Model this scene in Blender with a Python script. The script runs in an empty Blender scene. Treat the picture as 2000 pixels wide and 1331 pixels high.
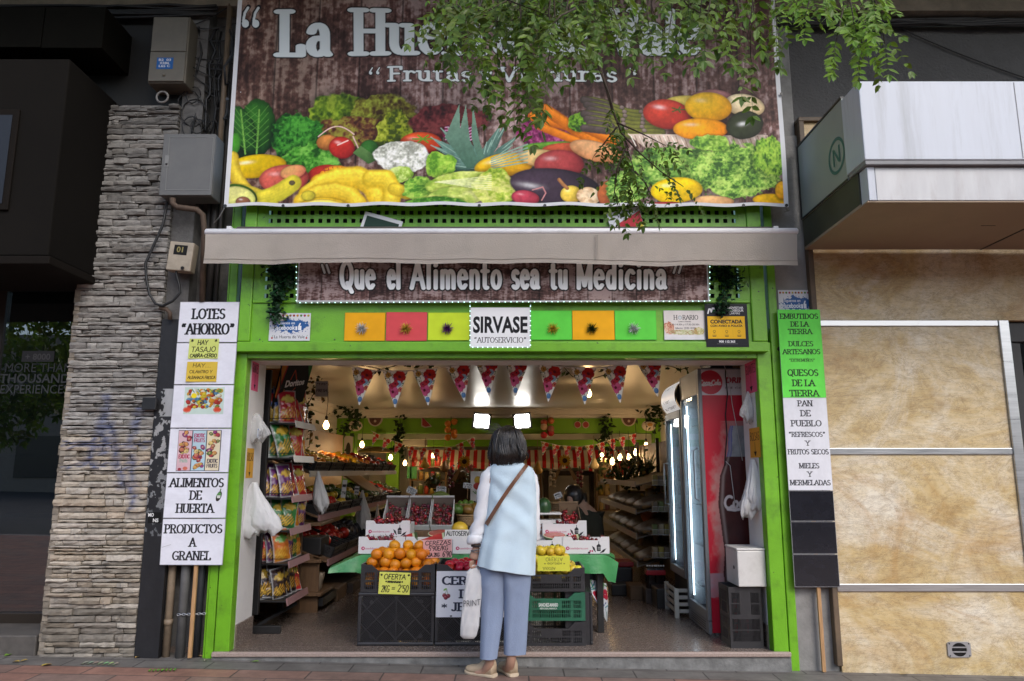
import bpy,bmesh,math,random
import numpy as np
from math import radians,sin,cos,pi
from mathutils import Vector,Matrix
C=bpy.context
SC=C.scene
COL=SC.collection
# camera
FPX=1450.0
PITCH=radians(9.94)
CAM=(0.0,-5.5,1.34)
cam_data=bpy.data.cameras.new("camera")
cam=bpy.data.objects.new("camera",cam_data)
COL.objects.link(cam)
cam_data.sensor_width=36.0
cam_data.lens=36.0*FPX/2000.0
cam_data.clip_start=0.05
cam_data.clip_end=400.0
cam.location=CAM
cam.rotation_euler=(radians(90)+PITCH,0,0)
SC.camera=cam
# sky, sun, exposure
SUN_EL,SUN_AZ=radians(40),radians(152)
w=bpy.data.worlds.new("World")
SC.world=w
w.use_nodes=True
nt=w.node_tree
bg=nt.nodes["Background"]
sky=nt.nodes.new("ShaderNodeTexSky")
sky.sky_type='NISHITA'
sky.sun_disc=False
sky.sun_elevation=SUN_EL
sky.sun_rotation=SUN_AZ
sky.air_density=1.0
sky.dust_density=2.0
sky.ozone_density=1.0
nt.links.new(sky.outputs[0],bg.inputs[0])
bg.inputs[1].default_value=0.15
sl=bpy.data.lights.new("sun",'SUN')
sl.energy=0.9
sl.angle=radians(25)
sl.color=(1.0,0.97,0.94)
sun=bpy.data.objects.new("sun",sl)
COL.objects.link(sun)
sd=Vector((sin(SUN_AZ)*cos(SUN_EL),cos(SUN_AZ)*cos(SUN_EL),sin(SUN_EL)))
sun.rotation_euler=sd.to_track_quat('Z','Y').to_euler()
vs=SC.view_settings
vs.view_transform='Standard'
vs.look='None'
vs.gamma=1.0
vs.use_curve_mapping=False
vs.exposure=0.88
SC.cycles.max_bounces=8
SC.cycles.transparent_max_bounces=24
SC.cycles.caustics_reflective=False
SC.cycles.caustics_refractive=False
SC.cycles.sample_clamp_indirect=4.0
try:
 SC.cycles.use_denoising=True
except Exception:
 pass
 # photo geometry: where a sight line of the photograph meets a real plane
def ray(px,py):
 yu=(665.5-py)/FPX
 return Vector(((px-1000)/FPX,cos(PITCH)-yu*sin(PITCH),sin(PITCH)+yu*cos(PITCH)))
def P(px,py,Y=0.0):
 r=ray(px,py);t=(Y-CAM[1])/r.y
 return Vector((CAM[0]+r.x*t,Y,CAM[2]+r.z*t))
def PX(px,py,X):
 r=ray(px,py);t=(X-CAM[0])/r.x
 return Vector((X,CAM[1]+r.y*t,CAM[2]+r.z*t))
def GZ(px,py,Z):
 r=ray(px,py);t=(Z-CAM[2])/r.z
 return Vector((CAM[0]+r.x*t,CAM[1]+r.y*t,Z))
def ppm(py,Y=0.0):
 return(Y-CAM[1])/ray(1000,py).y/FPX
def S(r,g,b):
 def f(c):
  c=c/255.0
  return c/12.92 if c<=0.04045 else((c+0.055)/1.055)**2.4
 return(f(r),f(g),f(b))
 # materials
MATS={}
def M(name,col=(.5,.5,.5),rough=.6,metal=0.0,var=0.0,vscale=6.0,bump=0.0,bscale=40.0,spec=.5,emit=None,estr=0.0,coat=0.0,col2=None,detail=6.0,stretch=(1,1,1),trans=0.0,alpha=1.0,sheen=0.0,dirt=0.0,dirtcol=(.05,.045,.04),dscale=2.0,ov=0.0):
 if name in MATS:return MATS[name]
 m=bpy.data.materials.new(name);MATS[name]=m
 m.use_nodes=True
 n,l=m.node_tree.nodes,m.node_tree.links
 b=n["Principled BSDF"]
 b.inputs["Base Color"].default_value=(*col,1)
 b.inputs["Roughness"].default_value=rough
 b.inputs["Metallic"].default_value=metal
 b.inputs["Specular IOR Level"].default_value=spec
 if coat:b.inputs["Coat Weight"].default_value=coat
 if sheen:b.inputs["Sheen Weight"].default_value=sheen
 if trans:b.inputs["Transmission Weight"].default_value=trans
 if alpha<1:b.inputs["Alpha"].default_value=alpha
 if emit:
  b.inputs["Emission Color"].default_value=(*emit,1)
  b.inputs["Emission Strength"].default_value=estr
 if var or bump or col2 or dirt:
  tc=n.new("ShaderNodeTexCoord");mp=n.new("ShaderNodeMapping")
  mp.inputs["Scale"].default_value=stretch
  l.new(tc.outputs["Object"],mp.inputs["Vector"])
 if var or col2:
  nz=n.new("ShaderNodeTexNoise");nz.inputs["Scale"].default_value=vscale;nz.inputs["Detail"].default_value=detail
  nz.inputs["Roughness"].default_value=.65
  l.new(mp.outputs[0],nz.inputs["Vector"])
  rp=n.new("ShaderNodeValToRGB")
  rp.color_ramp.elements[0].position=.32;rp.color_ramp.elements[1].position=.68
  c1=col if col2 else tuple(min(1,c*(1-var))for c in col)
  c2=col2 if col2 else tuple(min(1,c*(1+var))for c in col)
  rp.color_ramp.elements[0].color=(*c1,1);rp.color_ramp.elements[1].color=(*c2,1)
  l.new(nz.outputs["Fac"],rp.inputs[0])
  out=rp.outputs[0]
  if dirt:
   n2=n.new("ShaderNodeTexNoise");n2.inputs["Scale"].default_value=dscale;n2.inputs["Detail"].default_value=10
   n2.inputs["Roughness"].default_value=.7
   l.new(mp.outputs[0],n2.inputs["Vector"])
   r2=n.new("ShaderNodeValToRGB");r2.color_ramp.elements[0].position=.5;r2.color_ramp.elements[1].position=.72
   r2.color_ramp.elements[0].color=(0,0,0,1);r2.color_ramp.elements[1].color=(dirt,dirt,dirt,1)
   l.new(n2.outputs["Fac"],r2.inputs[0])
   mx=n.new("ShaderNodeMix");mx.data_type='RGBA'
   l.new(r2.outputs[0],mx.inputs[0]);l.new(out,mx.inputs[6]);mx.inputs[7].default_value=(*dirtcol,1)
   out=mx.outputs[2]
  if ov:
   oi=n.new("ShaderNodeObjectInfo");hs=n.new("ShaderNodeHueSaturation")
   for k_,(lo,hi)in(("Hue",(.5-.035*ov,.5+.03*ov)),("Value",(1-.35*ov,1+.2*ov))):
    q=n.new("ShaderNodeMapRange");q.inputs[3].default_value=lo;q.inputs[4].default_value=hi
    if k_=="Value":
     f_=n.new("ShaderNodeMath");f_.operation='MULTIPLY';f_.inputs[1].default_value=7.31;l.new(oi.outputs["Random"],f_.inputs[0]);g_=n.new("ShaderNodeMath");g_.operation='FRACT';l.new(f_.outputs[0],g_.inputs[0]);l.new(g_.outputs[0],q.inputs[0])
    else:l.new(oi.outputs["Random"],q.inputs[0])
    l.new(q.outputs[0],hs.inputs[k_])
   l.new(out,hs.inputs["Color"]);out=hs.outputs[0]
  l.new(out,b.inputs["Base Color"])
  mr=n.new("ShaderNodeMapRange");mr.inputs[3].default_value=max(.03,rough-.1);mr.inputs[4].default_value=min(1,rough+.12)
  l.new(nz.outputs["Fac"],mr.inputs[0]);l.new(mr.outputs[0],b.inputs["Roughness"])
 if bump:
  nb=n.new("ShaderNodeTexNoise");nb.inputs["Scale"].default_value=bscale;nb.inputs["Detail"].default_value=6
  l.new(mp.outputs[0],nb.inputs["Vector"])
  bp=n.new("ShaderNodeBump");bp.inputs["Strength"].default_value=bump;bp.inputs["Distance"].default_value=.01
  l.new(nb.outputs["Fac"],bp.inputs["Height"]);l.new(bp.outputs[0],b.inputs["Normal"])
 return m
def col_mat(name,rough=.5,spec=.4,bump=0.0,bscale=60.0,coat=0.0,transl=0.0,alpha=1.0,var=0.0,vscale=8.0,metal=0.0):
 """Surface whose colour is the mesh's own colour attribute (prints, mixed stone, leaves)."""
 if name in MATS:return MATS[name]
 m=bpy.data.materials.new(name);MATS[name]=m
 m.use_nodes=True
 n,l=m.node_tree.nodes,m.node_tree.links
 b=n["Principled BSDF"]
 at=n.new("ShaderNodeAttribute");at.attribute_name="Col"
 out=at.outputs["Color"]
 tc=n.new("ShaderNodeTexCoord")
 if var:
  nz=n.new("ShaderNodeTexNoise");nz.inputs["Scale"].default_value=vscale;nz.inputs["Detail"].default_value=9
  nz.inputs["Roughness"].default_value=.7
  l.new(tc.outputs["Object"],nz.inputs["Vector"])
  mr=n.new("ShaderNodeMapRange");mr.inputs[1].default_value=.25;mr.inputs[2].default_value=.75
  mr.inputs[3].default_value=1-var;mr.inputs[4].default_value=1+var
  l.new(nz.outputs["Fac"],mr.inputs[0])
  mx=n.new("ShaderNodeVectorMath");mx.operation='SCALE'
  l.new(out,mx.inputs[0]);l.new(mr.outputs[0],mx.inputs["Scale"])
  out=mx.outputs[0]
 l.new(out,b.inputs["Base Color"])
 b.inputs["Roughness"].default_value=rough
 b.inputs["Metallic"].default_value=metal
 b.inputs["Specular IOR Level"].default_value=spec
 b.inputs["Coat Weight"].default_value=coat
 if alpha<1:b.inputs["Alpha"].default_value=alpha
 if bump:
  nb=n.new("ShaderNodeTexNoise");nb.inputs["Scale"].default_value=bscale;nb.inputs["Detail"].default_value=8
  l.new(tc.outputs["Object"],nb.inputs["Vector"])
  bp=n.new("ShaderNodeBump");bp.inputs["Strength"].default_value=bump;bp.inputs["Distance"].default_value=.01
  l.new(nb.outputs["Fac"],bp.inputs["Height"]);l.new(bp.outputs[0],b.inputs["Normal"])
 if transl:
  tr=n.new("ShaderNodeBsdfTranslucent");l.new(out,tr.inputs[0])
  ms=n.new("ShaderNodeMixShader");ms.inputs[0].default_value=transl
  l.new(b.outputs[0],ms.inputs[1]);l.new(tr.outputs[0],ms.inputs[2])
  l.new(ms.outputs[0],n["Material Output"].inputs[0])
 return m
def glass_mat(name,tint=(1,1,1),ior=1.6,rough=0.0):
 if name in MATS:return MATS[name]
 m=bpy.data.materials.new(name);MATS[name]=m
 m.use_nodes=True
 n,l=m.node_tree.nodes,m.node_tree.links
 n.remove(n["Principled BSDF"])
 t=n.new("ShaderNodeBsdfTransparent");t.inputs[0].default_value=(*tint,1)
 g=n.new("ShaderNodeBsdfGlossy");g.inputs["Roughness"].default_value=rough
 f=n.new("ShaderNodeFresnel");f.inputs[0].default_value=ior
 x=n.new("ShaderNodeMixShader")
 ge=n.new("ShaderNodeNewGeometry");iv=n.new("ShaderNodeMath");iv.operation='SUBTRACT';iv.inputs[0].default_value=1;l.new(ge.outputs["Backfacing"],iv.inputs[1])
 mu=n.new("ShaderNodeMath");mu.operation='MULTIPLY';l.new(f.outputs[0],mu.inputs[0]);l.new(iv.outputs[0],mu.inputs[1])
 l.new(mu.outputs[0],x.inputs[0]);l.new(t.outputs[0],x.inputs[1]);l.new(g.outputs[0],x.inputs[2])
 l.new(x.outputs[0],n["Material Output"].inputs[0])
 return m
def cloudy_mat(name,col,transp,rough=.25):
 """Thin crinkled clear plastic: mostly see-through with bright highlights."""
 if name in MATS:return MATS[name]
 m=M(name,col,rough,spec=.8,bump=1.0,bscale=35,var=.05)
 n,l=m.node_tree.nodes,m.node_tree.links
 t=n.new("ShaderNodeBsdfTransparent");x=n.new("ShaderNodeMixShader");x.inputs[0].default_value=transp
 l.new(n["Principled BSDF"].outputs[0],x.inputs[1]);l.new(t.outputs[0],x.inputs[2])
 l.new(x.outputs[0],n["Material Output"].inputs[0])
 return m
 # mesh building
ORIG={}
class MB:
 def __init__(s):s.v=[];s.f=[];s.c=[];s.cur=None
 def add(s,vs,fs,col=None):
  k=len(s.v);s.v+=[tuple(q)for q in vs];s.f+=[tuple(i+k for i in f)for f in fs]
  c=col or s.cur
  if c is not None:
   s.c+=[(0,0,0)]*(k-len(s.c));s.c+=c if isinstance(c,list)else[c]*len(vs)
  return s
 def box(s,x0,x1,y0,y1,z0,z1,col=None):
  return s.add([(x0,y0,z0),(x1,y0,z0),(x1,y1,z0),(x0,y1,z0),(x0,y0,z1),(x1,y0,z1),(x1,y1,z1),(x0,y1,z1)],[(0,3,2,1),(4,5,6,7),(0,1,5,4),(1,2,6,5),(2,3,7,6),(3,0,4,7)],col)
 def cbox(s,x0,x1,y0,y1,z0,z1,b=.01,col=None):
  """Box with chamfered edges."""
  bm=bmesh.new();bmesh.ops.create_cube(bm,size=1)
  for v in bm.verts:v.co=Vector(((x0+x1)/2+v.co.x*(x1-x0),(y0+y1)/2+v.co.y*(y1-y0),(z0+z1)/2+v.co.z*(z1-z0)))
  bmesh.ops.bevel(bm,geom=list(bm.edges),offset=b,segments=2,profile=.5,affect='EDGES')
  return s.bm(bm,col)
 def bm(s,bm,col=None,mat=None):
  bm.verts.index_update()
  vs=[(mat@v.co)if mat else v.co.copy()for v in bm.verts]
  fs=[[v.index for v in f.verts]for f in bm.faces]
  bm.free()
  return s.add(vs,fs,col)
 def obox(s,mat,sx,sy,sz,col=None):
  pts=[mat@Vector((x*sx/2,y*sy/2,z*sz/2))for z in(-1,1)for x,y in((-1,-1),(1,-1),(1,1),(-1,1))]
  return s.add(pts,[(0,3,2,1),(4,5,6,7),(0,1,5,4),(1,2,6,5),(2,3,7,6),(3,0,4,7)],col)
 def quad(s,a,b,c,d,col=None):return s.add([a,b,c,d],[(0,1,2,3)],col)
 def prism(s,poly,y0,y1,col=None):
  """Outline in (x, z) given depth along y."""
  n=len(poly)
  vs=[(x,y0,z)for x,z in poly]+[(x,y1,z)for x,z in poly]
  fs=[tuple(range(n)),tuple(range(2*n-1,n-1,-1))]+[(i,i+n,(i+1)%n+n,(i+1)%n)for i in range(n)]
  return s.add(vs,fs,col)
 def tube(s,pts,r,n=8,col=None,caps=True):
  pts=[Vector(p)for p in pts];m=len(pts)
  rs=r if isinstance(r,(list,tuple))else[r]*m
  up=None;vs=[]
  for i,p in enumerate(pts):
   d=(pts[min(i+1,m-1)]-pts[max(i-1,0)])
   if d.length<1e-9:d=Vector((0,0,1))
   d.normalize()
   if up is None:
    up=d.orthogonal().normalized()
   else:
    up=(up-d*up.dot(d))
    up=up.normalized()if up.length>1e-6 else d.orthogonal().normalized()
   w2=d.cross(up)
   for k in range(n):
    a=2*pi*k/n
    vs.append(p+(up*cos(a)+w2*sin(a))*rs[i])
  fs=[(i*n+k,i*n+(k+1)%n,(i+1)*n+(k+1)%n,(i+1)*n+k)for i in range(m-1)for k in range(n)]
  if caps:fs+=[tuple(range(n-1,-1,-1)),tuple(range((m-1)*n,m*n))]
  return s.add(vs,fs,col)
 def lathe(s,prof,n=16,mat=None,col=None,close=False):
  vs=[];mat=mat or Matrix()
  for r,z in prof:
   for k in range(n):
    a=2*pi*k/n;vs.append(mat@Vector((r*cos(a),r*sin(a),z)))
  m=len(prof)
  fs=[(i*n+k,i*n+(k+1)%n,(i+1)*n+(k+1)%n,(i+1)*n+k)for i in range(m-1)for k in range(n)]
  fs+=[tuple(range(n-1,-1,-1)),tuple(range((m-1)*n,m*n))]
  return s.add(vs,fs,col)
 def ball(s,c,r,n=10,sc=(1,1,1),col=None,rot=None):
  m2=max(4,n*2//3);vs=[(0,0,1)];fs=[]
  for i in range(1,m2):
   t=pi*i/m2
   for k in range(n):
    a=2*pi*k/n;vs.append((sin(t)*cos(a),sin(t)*sin(a),cos(t)))
  vs.append((0,0,-1));L=len(vs)-1
  for k in range(n):fs.append((0,1+k,1+(k+1)%n))
  for i in range(m2-2):
   for k in range(n):
    a=1+i*n;fs.append((a+k,a+n+k,a+n+(k+1)%n,a+(k+1)%n))
  a=1+(m2-2)*n
  for k in range(n):fs.append((L,a+(k+1)%n,a+k))
  c=Vector(c);R=rot or Matrix.Identity(3)
  return s.add([c+R@Vector((v[0]*r*sc[0],v[1]*r*sc[1],v[2]*r*sc[2]))for v in vs],fs,col)
 def loft(s,rings,caps=True,col=None):
  n=len(rings[0]);vs=[p for r in rings for p in r];m=len(rings)
  fs=[(i*n+k,i*n+(k+1)%n,(i+1)*n+(k+1)%n,(i+1)*n+k)for i in range(m-1)for k in range(n)]
  if caps:fs+=[tuple(range(n-1,-1,-1)),tuple(range((m-1)*n,m*n))]
  return s.add(vs,fs,col)
 def build(s,name,mat,parent=None,loc=None,smooth=False,rot=None):
  me=bpy.data.meshes.new(name)
  o=bpy.data.objects.new(name,me);COL.objects.link(o)
  og=ORIG.get(parent.name,(0,0,0))if parent else(loc or(0,0,0))
  me.from_pydata([(x-og[0],y-og[1],z-og[2])for x,y,z in s.v],[],s.f)
  if s.c:
   s.c+=[(0.5,.5,.5)]*(len(s.v)-len(s.c))
   a=me.color_attributes.new("Col",'FLOAT_COLOR','POINT')
   a.data.foreach_set("color",np.hstack([np.array(s.c,'f'),np.ones((len(s.c),1),'f')]).ravel())
  me.materials.append(mat)
  if smooth:me.polygons.foreach_set("use_smooth",[True]*len(me.polygons))
  me.update()
  ORIG[o.name]=og
  if parent:o.parent=parent
  else:o.location=og
  return o
def tag(o,label,cat,group=None,kind=None):
 if label:o["label"]=label
 if cat:o["category"]=cat
 if group:o["group"]=group
 if kind:o["kind"]=kind
 return o
def thing(name,label,cat,loc=(0,0,0),group=None):
 o=bpy.data.objects.new(name,None);COL.objects.link(o)
 o.empty_display_size=.1
 o.location=loc;ORIG[o.name]=tuple(loc)
 return tag(o,label,cat,group)
def single(mb,name,mat,label,cat,loc=None,group=None,smooth=False):
 return tag(mb.build(name,mat,None,loc,smooth),label,cat,group)
def dup(o,loc=None,rot=None,label=None,group=None,scale=None,parent=None):
 c=o.copy();COL.objects.link(c)
 if parent:c.parent=parent
 if loc is not None:c.location=loc
 if rot is not None:c.rotation_euler=rot
 if scale is not None:c.scale=scale
 if label:c["label"]=label
 if group:c["group"]=group
 for ch in list(o.children):dup(ch,parent=c)
 return c
 # noise
def vnoise(h,w_,cy,cx,seed):
 r=np.random.RandomState(seed)
 g=r.rand(cy+2,cx+2)
 y=np.linspace(0,cy,h,endpoint=False);x=np.linspace(0,cx,w_,endpoint=False)
 yi,xi=y.astype(int),x.astype(int);fy,fx=y-yi,x-xi
 fy=fy*fy*(3-2*fy);fx=fx*fx*(3-2*fx)
 a=g[np.ix_(yi,xi)];b=g[np.ix_(yi,xi+1)];c=g[np.ix_(yi+1,xi)];d=g[np.ix_(yi+1,xi+1)]
 fx=fx[None];fy=fy[:,None]
 return a*(1-fx)*(1-fy)+b*fx*(1-fy)+c*(1-fx)*fy+d*fx*fy
def fbm(h,w_,cy,cx,seed,o=4):
 t=np.zeros((h,w_));a=1.0;s=0
 for k in range(o):
  t+=a*vnoise(h,w_,max(1,int(cy*2**k)),max(1,int(cx*2**k)),seed+k);s+=a;a*=.55
 return t/s
 # letters drawn as pen strokes
def arc(cx,cy,rx,ry,a0,a1,n=10):
 return[(cx+rx*cos(radians(a0+(a1-a0)*i/n)),cy+ry*sin(radians(a0+(a1-a0)*i/n)))for i in range(n+1)]
GL={'A':(.8,[[(0,0),(.4,1)],[(.4,1),(.8,0)],[(.15,.35),(.65,.35)]]),'B':(.64,[[(.08,0),(.08,1)],[(.08,1)]+arc(.3,.77,.24,.23,90,-90)+[(.08,.54)],[(.08,.54)]+arc(.32,.27,.28,.27,90,-90)+[(.08,0)]]),'C':(.72,[arc(.42,.5,.38,.5,48,312)]),'D':(.74,[[(.08,0),(.08,1)],[(.08,1)]+arc(.28,.5,.42,.5,90,-90)+[(.08,0)]]),'E':(.62,[[(.08,0),(.08,1)],[(.08,1),(.56,1)],[(.08,.52),(.44,.52)],[(.08,0),(.58,0)]]),'F':(.58,[[(.08,0),(.08,1)],[(.08,1),(.56,1)],[(.08,.52),(.44,.52)]]),'G':(.78,[arc(.42,.5,.38,.5,48,300)+[(.72,.14),(.72,.45)],[(.46,.45),(.74,.45)]]),'H':(.76,[[(.08,0),(.08,1)],[(.68,0),(.68,1)],[(.08,.52),(.68,.52)]]),'I':(.26,[[(.13,0),(.13,1)]]),'J':(.5,[[(.38,1),(.38,.3)],[(.38,.3)]+arc(.2,.22,.18,.22,0,-150)]),'K':(.7,[[(.08,0),(.08,1)],[(.08,.42),(.62,1)],[(.25,.58),(.66,0)]]),'L':(.58,[[(.08,0),(.08,1)],[(.08,0),(.56,0)]]),'M':(.94,[[(.08,0),(.08,1)],[(.08,1),(.47,.1)],[(.47,.1),(.86,1)],[(.86,1),(.86,0)]]),'N':(.78,[[(.08,0),(.08,1)],[(.08,1),(.7,0)],[(.7,0),(.7,1)]]),'O':(.84,[arc(.42,.5,.38,.5,0,360,20)]),'P':(.62,[[(.08,0),(.08,1)],[(.08,1)]+arc(.32,.74,.26,.26,90,-90)+[(.08,.48)]]),'Q':(.84,[arc(.42,.5,.38,.5,0,360,20),[(.48,.2),(.8,-.15)]]),'R':(.7,[[(.08,0),(.08,1)],[(.08,1)]+arc(.32,.75,.26,.25,90,-90)+[(.08,.5)],[(.34,.5),(.66,0)]]),'S':(.6,[arc(.3,.75,.24,.25,35,270,9)+arc(.3,.25,.25,.25,90,-145,9)]),'T':(.66,[[(.33,0),(.33,1)],[(0,1),(.66,1)]]),'U':(.76,[[(.08,1),(.08,.3)]+arc(.38,.3,.3,.3,180,360)+[(.68,1)]]),'V':(.76,[[(0,1),(.38,0)],[(.38,0),(.76,1)]]),'W':(1.04,[[(0,1),(.26,0)],[(.26,0),(.52,.9)],[(.52,.9),(.78,0)],[(.78,0),(1.04,1)]]),'X':(.7,[[(.04,1),(.66,0)],[(.66,1),(.04,0)]]),'Y':(.72,[[(0,1),(.36,.48)],[(.72,1),(.36,.48)],[(.36,.48),(.36,0)]]),'Z':(.62,[[(.04,1),(.58,1)],[(.58,1),(.04,0)],[(.04,0),(.6,0)]]),'a':(.56,[arc(.28,.46,.2,.22,165,0)+[(.48,.1),(.56,.02)],arc(.27,.2,.2,.19,60,330,12)]),'c':(.54,[arc(.31,.34,.26,.34,48,315)]),'d':(.62,[[(.52,0),(.52,1)],arc(.3,.33,.22,.33,40,330,12)]),'e':(.58,[[(.07,.38),(.53,.38)],arc(.3,.34,.25,.34,8,318)]),'f':(.4,[[(.16,0),(.16,.75)]+arc(.3,.78,.14,.2,180,60),[(0,.66),(.36,.66)]]),'g':(.58,[arc(.28,.38,.22,.28,0,360,14),[(.52,.66),(.52,-.08)]+arc(.3,-.1,.22,.2,0,-160)]),'h':(.62,[[(.1,0),(.1,1)],[(.1,.42)]+arc(.31,.42,.21,.26,160,0)+[(.52,0)]]),'i':(.26,[[(.13,0),(.13,.66)],[(.12,.88),(.14,.9)]]),'l':(.26,[[(.13,0),(.13,1)]]),'m':(.96,[[(.1,0),(.1,.66)],[(.1,.42)]+arc(.29,.44,.19,.23,160,0)+[(.48,0)],[(.48,.42)]+arc(.67,.44,.19,.23,160,0)+[(.86,0)]]),'n':(.62,[[(.1,0),(.1,.66)],[(.1,.42)]+arc(.31,.42,.21,.25,160,0)+[(.52,0)]]),'o':(.6,[arc(.3,.33,.25,.33,0,360,16)]),'r':(.44,[[(.1,0),(.1,.66)],[(.1,.4)]+arc(.3,.42,.2,.24,160,40)]),'s':(.48,[arc(.24,.5,.18,.17,30,270,8)+arc(.24,.165,.19,.165,90,-145,8)]),'t':(.42,[[(.16,.9),(.16,.14)]+arc(.27,.14,.11,.14,180,300),[(0,.66),(.36,.66)]]),'u':(.62,[[(.1,.66),(.1,.26)]+arc(.3,.24,.2,.23,180,340),[(.52,.66),(.52,0)]]),'v':(.58,[[(.02,.66),(.29,0)],[(.29,0),(.56,.66)]]),'y':(.58,[[(.04,.66),(.3,.05)],[(.56,.66),(.2,-.25)]]),'0':(.62,[arc(.31,.5,.26,.5,0,360,18)]),'1':(.4,[[(.22,0),(.22,1)],[(.22,1),(.06,.84)]]),'2':(.6,[arc(.29,.73,.24,.27,160,-30)+[(.05,0)],[(.05,0),(.57,0)]]),'3':(.58,[arc(.27,.75,.22,.25,150,-90)+arc(.27,.25,.25,.25,90,-150)]),'4':(.62,[[(.44,0),(.44,1)],[(.44,1),(.04,.3)],[(.04,.3),(.6,.3)]]),'5':(.58,[[(.5,1),(.12,1)],[(.12,1),(.08,.55)]+arc(.28,.32,.26,.32,110,-140)]),'6':(.6,[arc(.5,.5,.43,.5,95,185,6)+arc(.3,.28,.23,.28,180,520,12)]),'7':(.56,[[(.04,1),(.54,1)],[(.54,1),(.2,0)]]),'8':(.6,[arc(.3,.75,.21,.25,0,360,14),arc(.3,.26,.25,.26,0,360,14)]),'9':(.6,[arc(.3,.7,.23,.3,0,360,14),[(.53,.7),(.46,.2),(.25,0)]]),'.':(.2,[[(.09,.02),(.11,.04)]]),',':(.2,[[(.12,.04),(.06,-.14)]]),"'":(.2,[[(.12,1),(.08,.76)]]),'"':(.42,[[(.14,1),(.1,.74)],[(.32,1),(.28,.74)]]),'-':(.4,[[(.05,.42),(.35,.42)]]),'=':(.5,[[(.05,.32),(.45,.32)],[(.05,.56),(.45,.56)]]),'_':(.5,[[(.05,.45),(.45,.45)]]),'/':(.4,[[(.02,0),(.38,1)]]),'+':(.6,[[(.05,.45),(.55,.45)],[(.3,.2),(.3,.7)]]),':':(.2,[[(.09,.1),(.11,.12)],[(.09,.55),(.11,.57)]]),'*':(.5,[[(.25,.35),(.25,.95)],[(.02,.5),(.48,.8)],[(.48,.5),(.02,.8)]]),'(':(.3,[arc(.35,.45,.25,.6,130,230)]),')':(.3,[arc(-.05,.45,.25,.6,50,-50)]),}
GL['{']=(.52,[[(.2,1),(.1,.86),(.13,.74)],[(.42,1),(.32,.86),(.35,.74)]])
GL['}']=(.52,[[(.13,1),(.2,.9),(.1,.72)],[(.35,1),(.42,.9),(.32,.72)]])
GL['Ñ']=(.78,GL['N'][1]+[[(.2,1.15),(.34,1.22),(.46,1.14),(.6,1.22)]])
GL['Í']=(.26,GL['I'][1]+[[(.1,1.12),(.24,1.28)]])
for _c in 'bjkpqwxz':
 GL[_c]=(GL[_c.upper()][0]*.7,[[(x*.7,y*.68)for x,y in q]for q in GL[_c.upper()][1]])
def layout(text,size,x,y,align='c',serif=0.0,slant=0.0,sp=.12,wx=1.0,jit=0.0,seed=0):
 """Pen segments (x0, y0, x1, y1) of a line of text, y down, baseline at y."""
 rnd=random.Random(seed);adv=0;out=[]
 for ch in text:
  if ch==' ':adv+=.42*wx;continue
  w_,st=GL[ch]
  jy=rnd.uniform(-jit,jit);js=1+rnd.uniform(-jit,jit)
  xh=.66 if ch.islower()else 1.0
  for q in st:
   pts=[((adv+px*wx*js),py*js+jy)for px,py in q]
   out+=[(a[0],a[1],b[0],b[1])for a,b in zip(pts,pts[1:])]
   if serif:
    for e,o in((0,1),(len(q)-1,len(q)-2)):
     ey=q[e][1];dx,dy=q[e][0]-q[o][0],q[e][1]-q[o][1]
     if len(q)==2 or(len(q)>2 and abs(dx)<.02 and abs(dy)>.15):
      if abs(dy)>abs(dx)and(ey in(0,1,.66))and not(ch in 'AMNVv' and((ch in 'AM' and ey==1 and abs(dx)>.05)or(ch=='N' and ey==0 and abs(dx)>0)or(ch in 'Vv' and ey==0))):
       l_,r_=serif,serif
       if ch.islower()and ey in(1,.66):r_=0
       out.append((adv+(q[e][0]-l_)*wx,ey+jy,adv+(q[e][0]+r_)*wx,ey+jy))
      elif abs(dx)>abs(dy)and ey in(0,1)and ch in 'ELFTZ' and not(e==0 and q[e][0]<.1 and ch!='T' and ch!='Z'):
       out.append((adv+q[e][0]*wx,ey,adv+q[e][0]*wx,ey+(.2 if ey==0 else-.17)))
  adv+=(w_*js+sp)*wx
 adv-=sp*wx
 off={'c':-adv/2,'l':0,'r':-adv}[align]
 return[((a+off)*size+x+slant*b*size,y-b*size,(c+off)*size+x+slant*d*size,y-d*size)for a,b,c,d in out],adv*size
_TXT={}
def sans_tris(text,bold=0.0,font=None):
 """Triangles of a line set in Blender's own sans-serif letters, cap height 1, centred on x."""
 k=(text,bold)
 if k in _TXT:return _TXT[k]
 cu=bpy.data.curves.new("t",'FONT');cu.body=text;cu.offset=bold;cu.align_x='CENTER';cu.resolution_u=3;cu.fill_mode='FRONT'
 ob=bpy.data.objects.new("t",cu);COL.objects.link(ob)
 dg=C.evaluated_depsgraph_get();me=bpy.data.meshes.new_from_object(ob.evaluated_get(dg))
 me.calc_loop_triangles()
 v=np.array([x.co[:2]for x in me.vertices]);t=np.array([q.vertices[:]for q in me.loop_triangles])
 tri=v[t]/.729 if len(t)else np.zeros((0,3,2))
 bpy.data.objects.remove(ob);bpy.data.curves.remove(cu);bpy.data.meshes.remove(me)
 _TXT[k]=tri
 return tri
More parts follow.
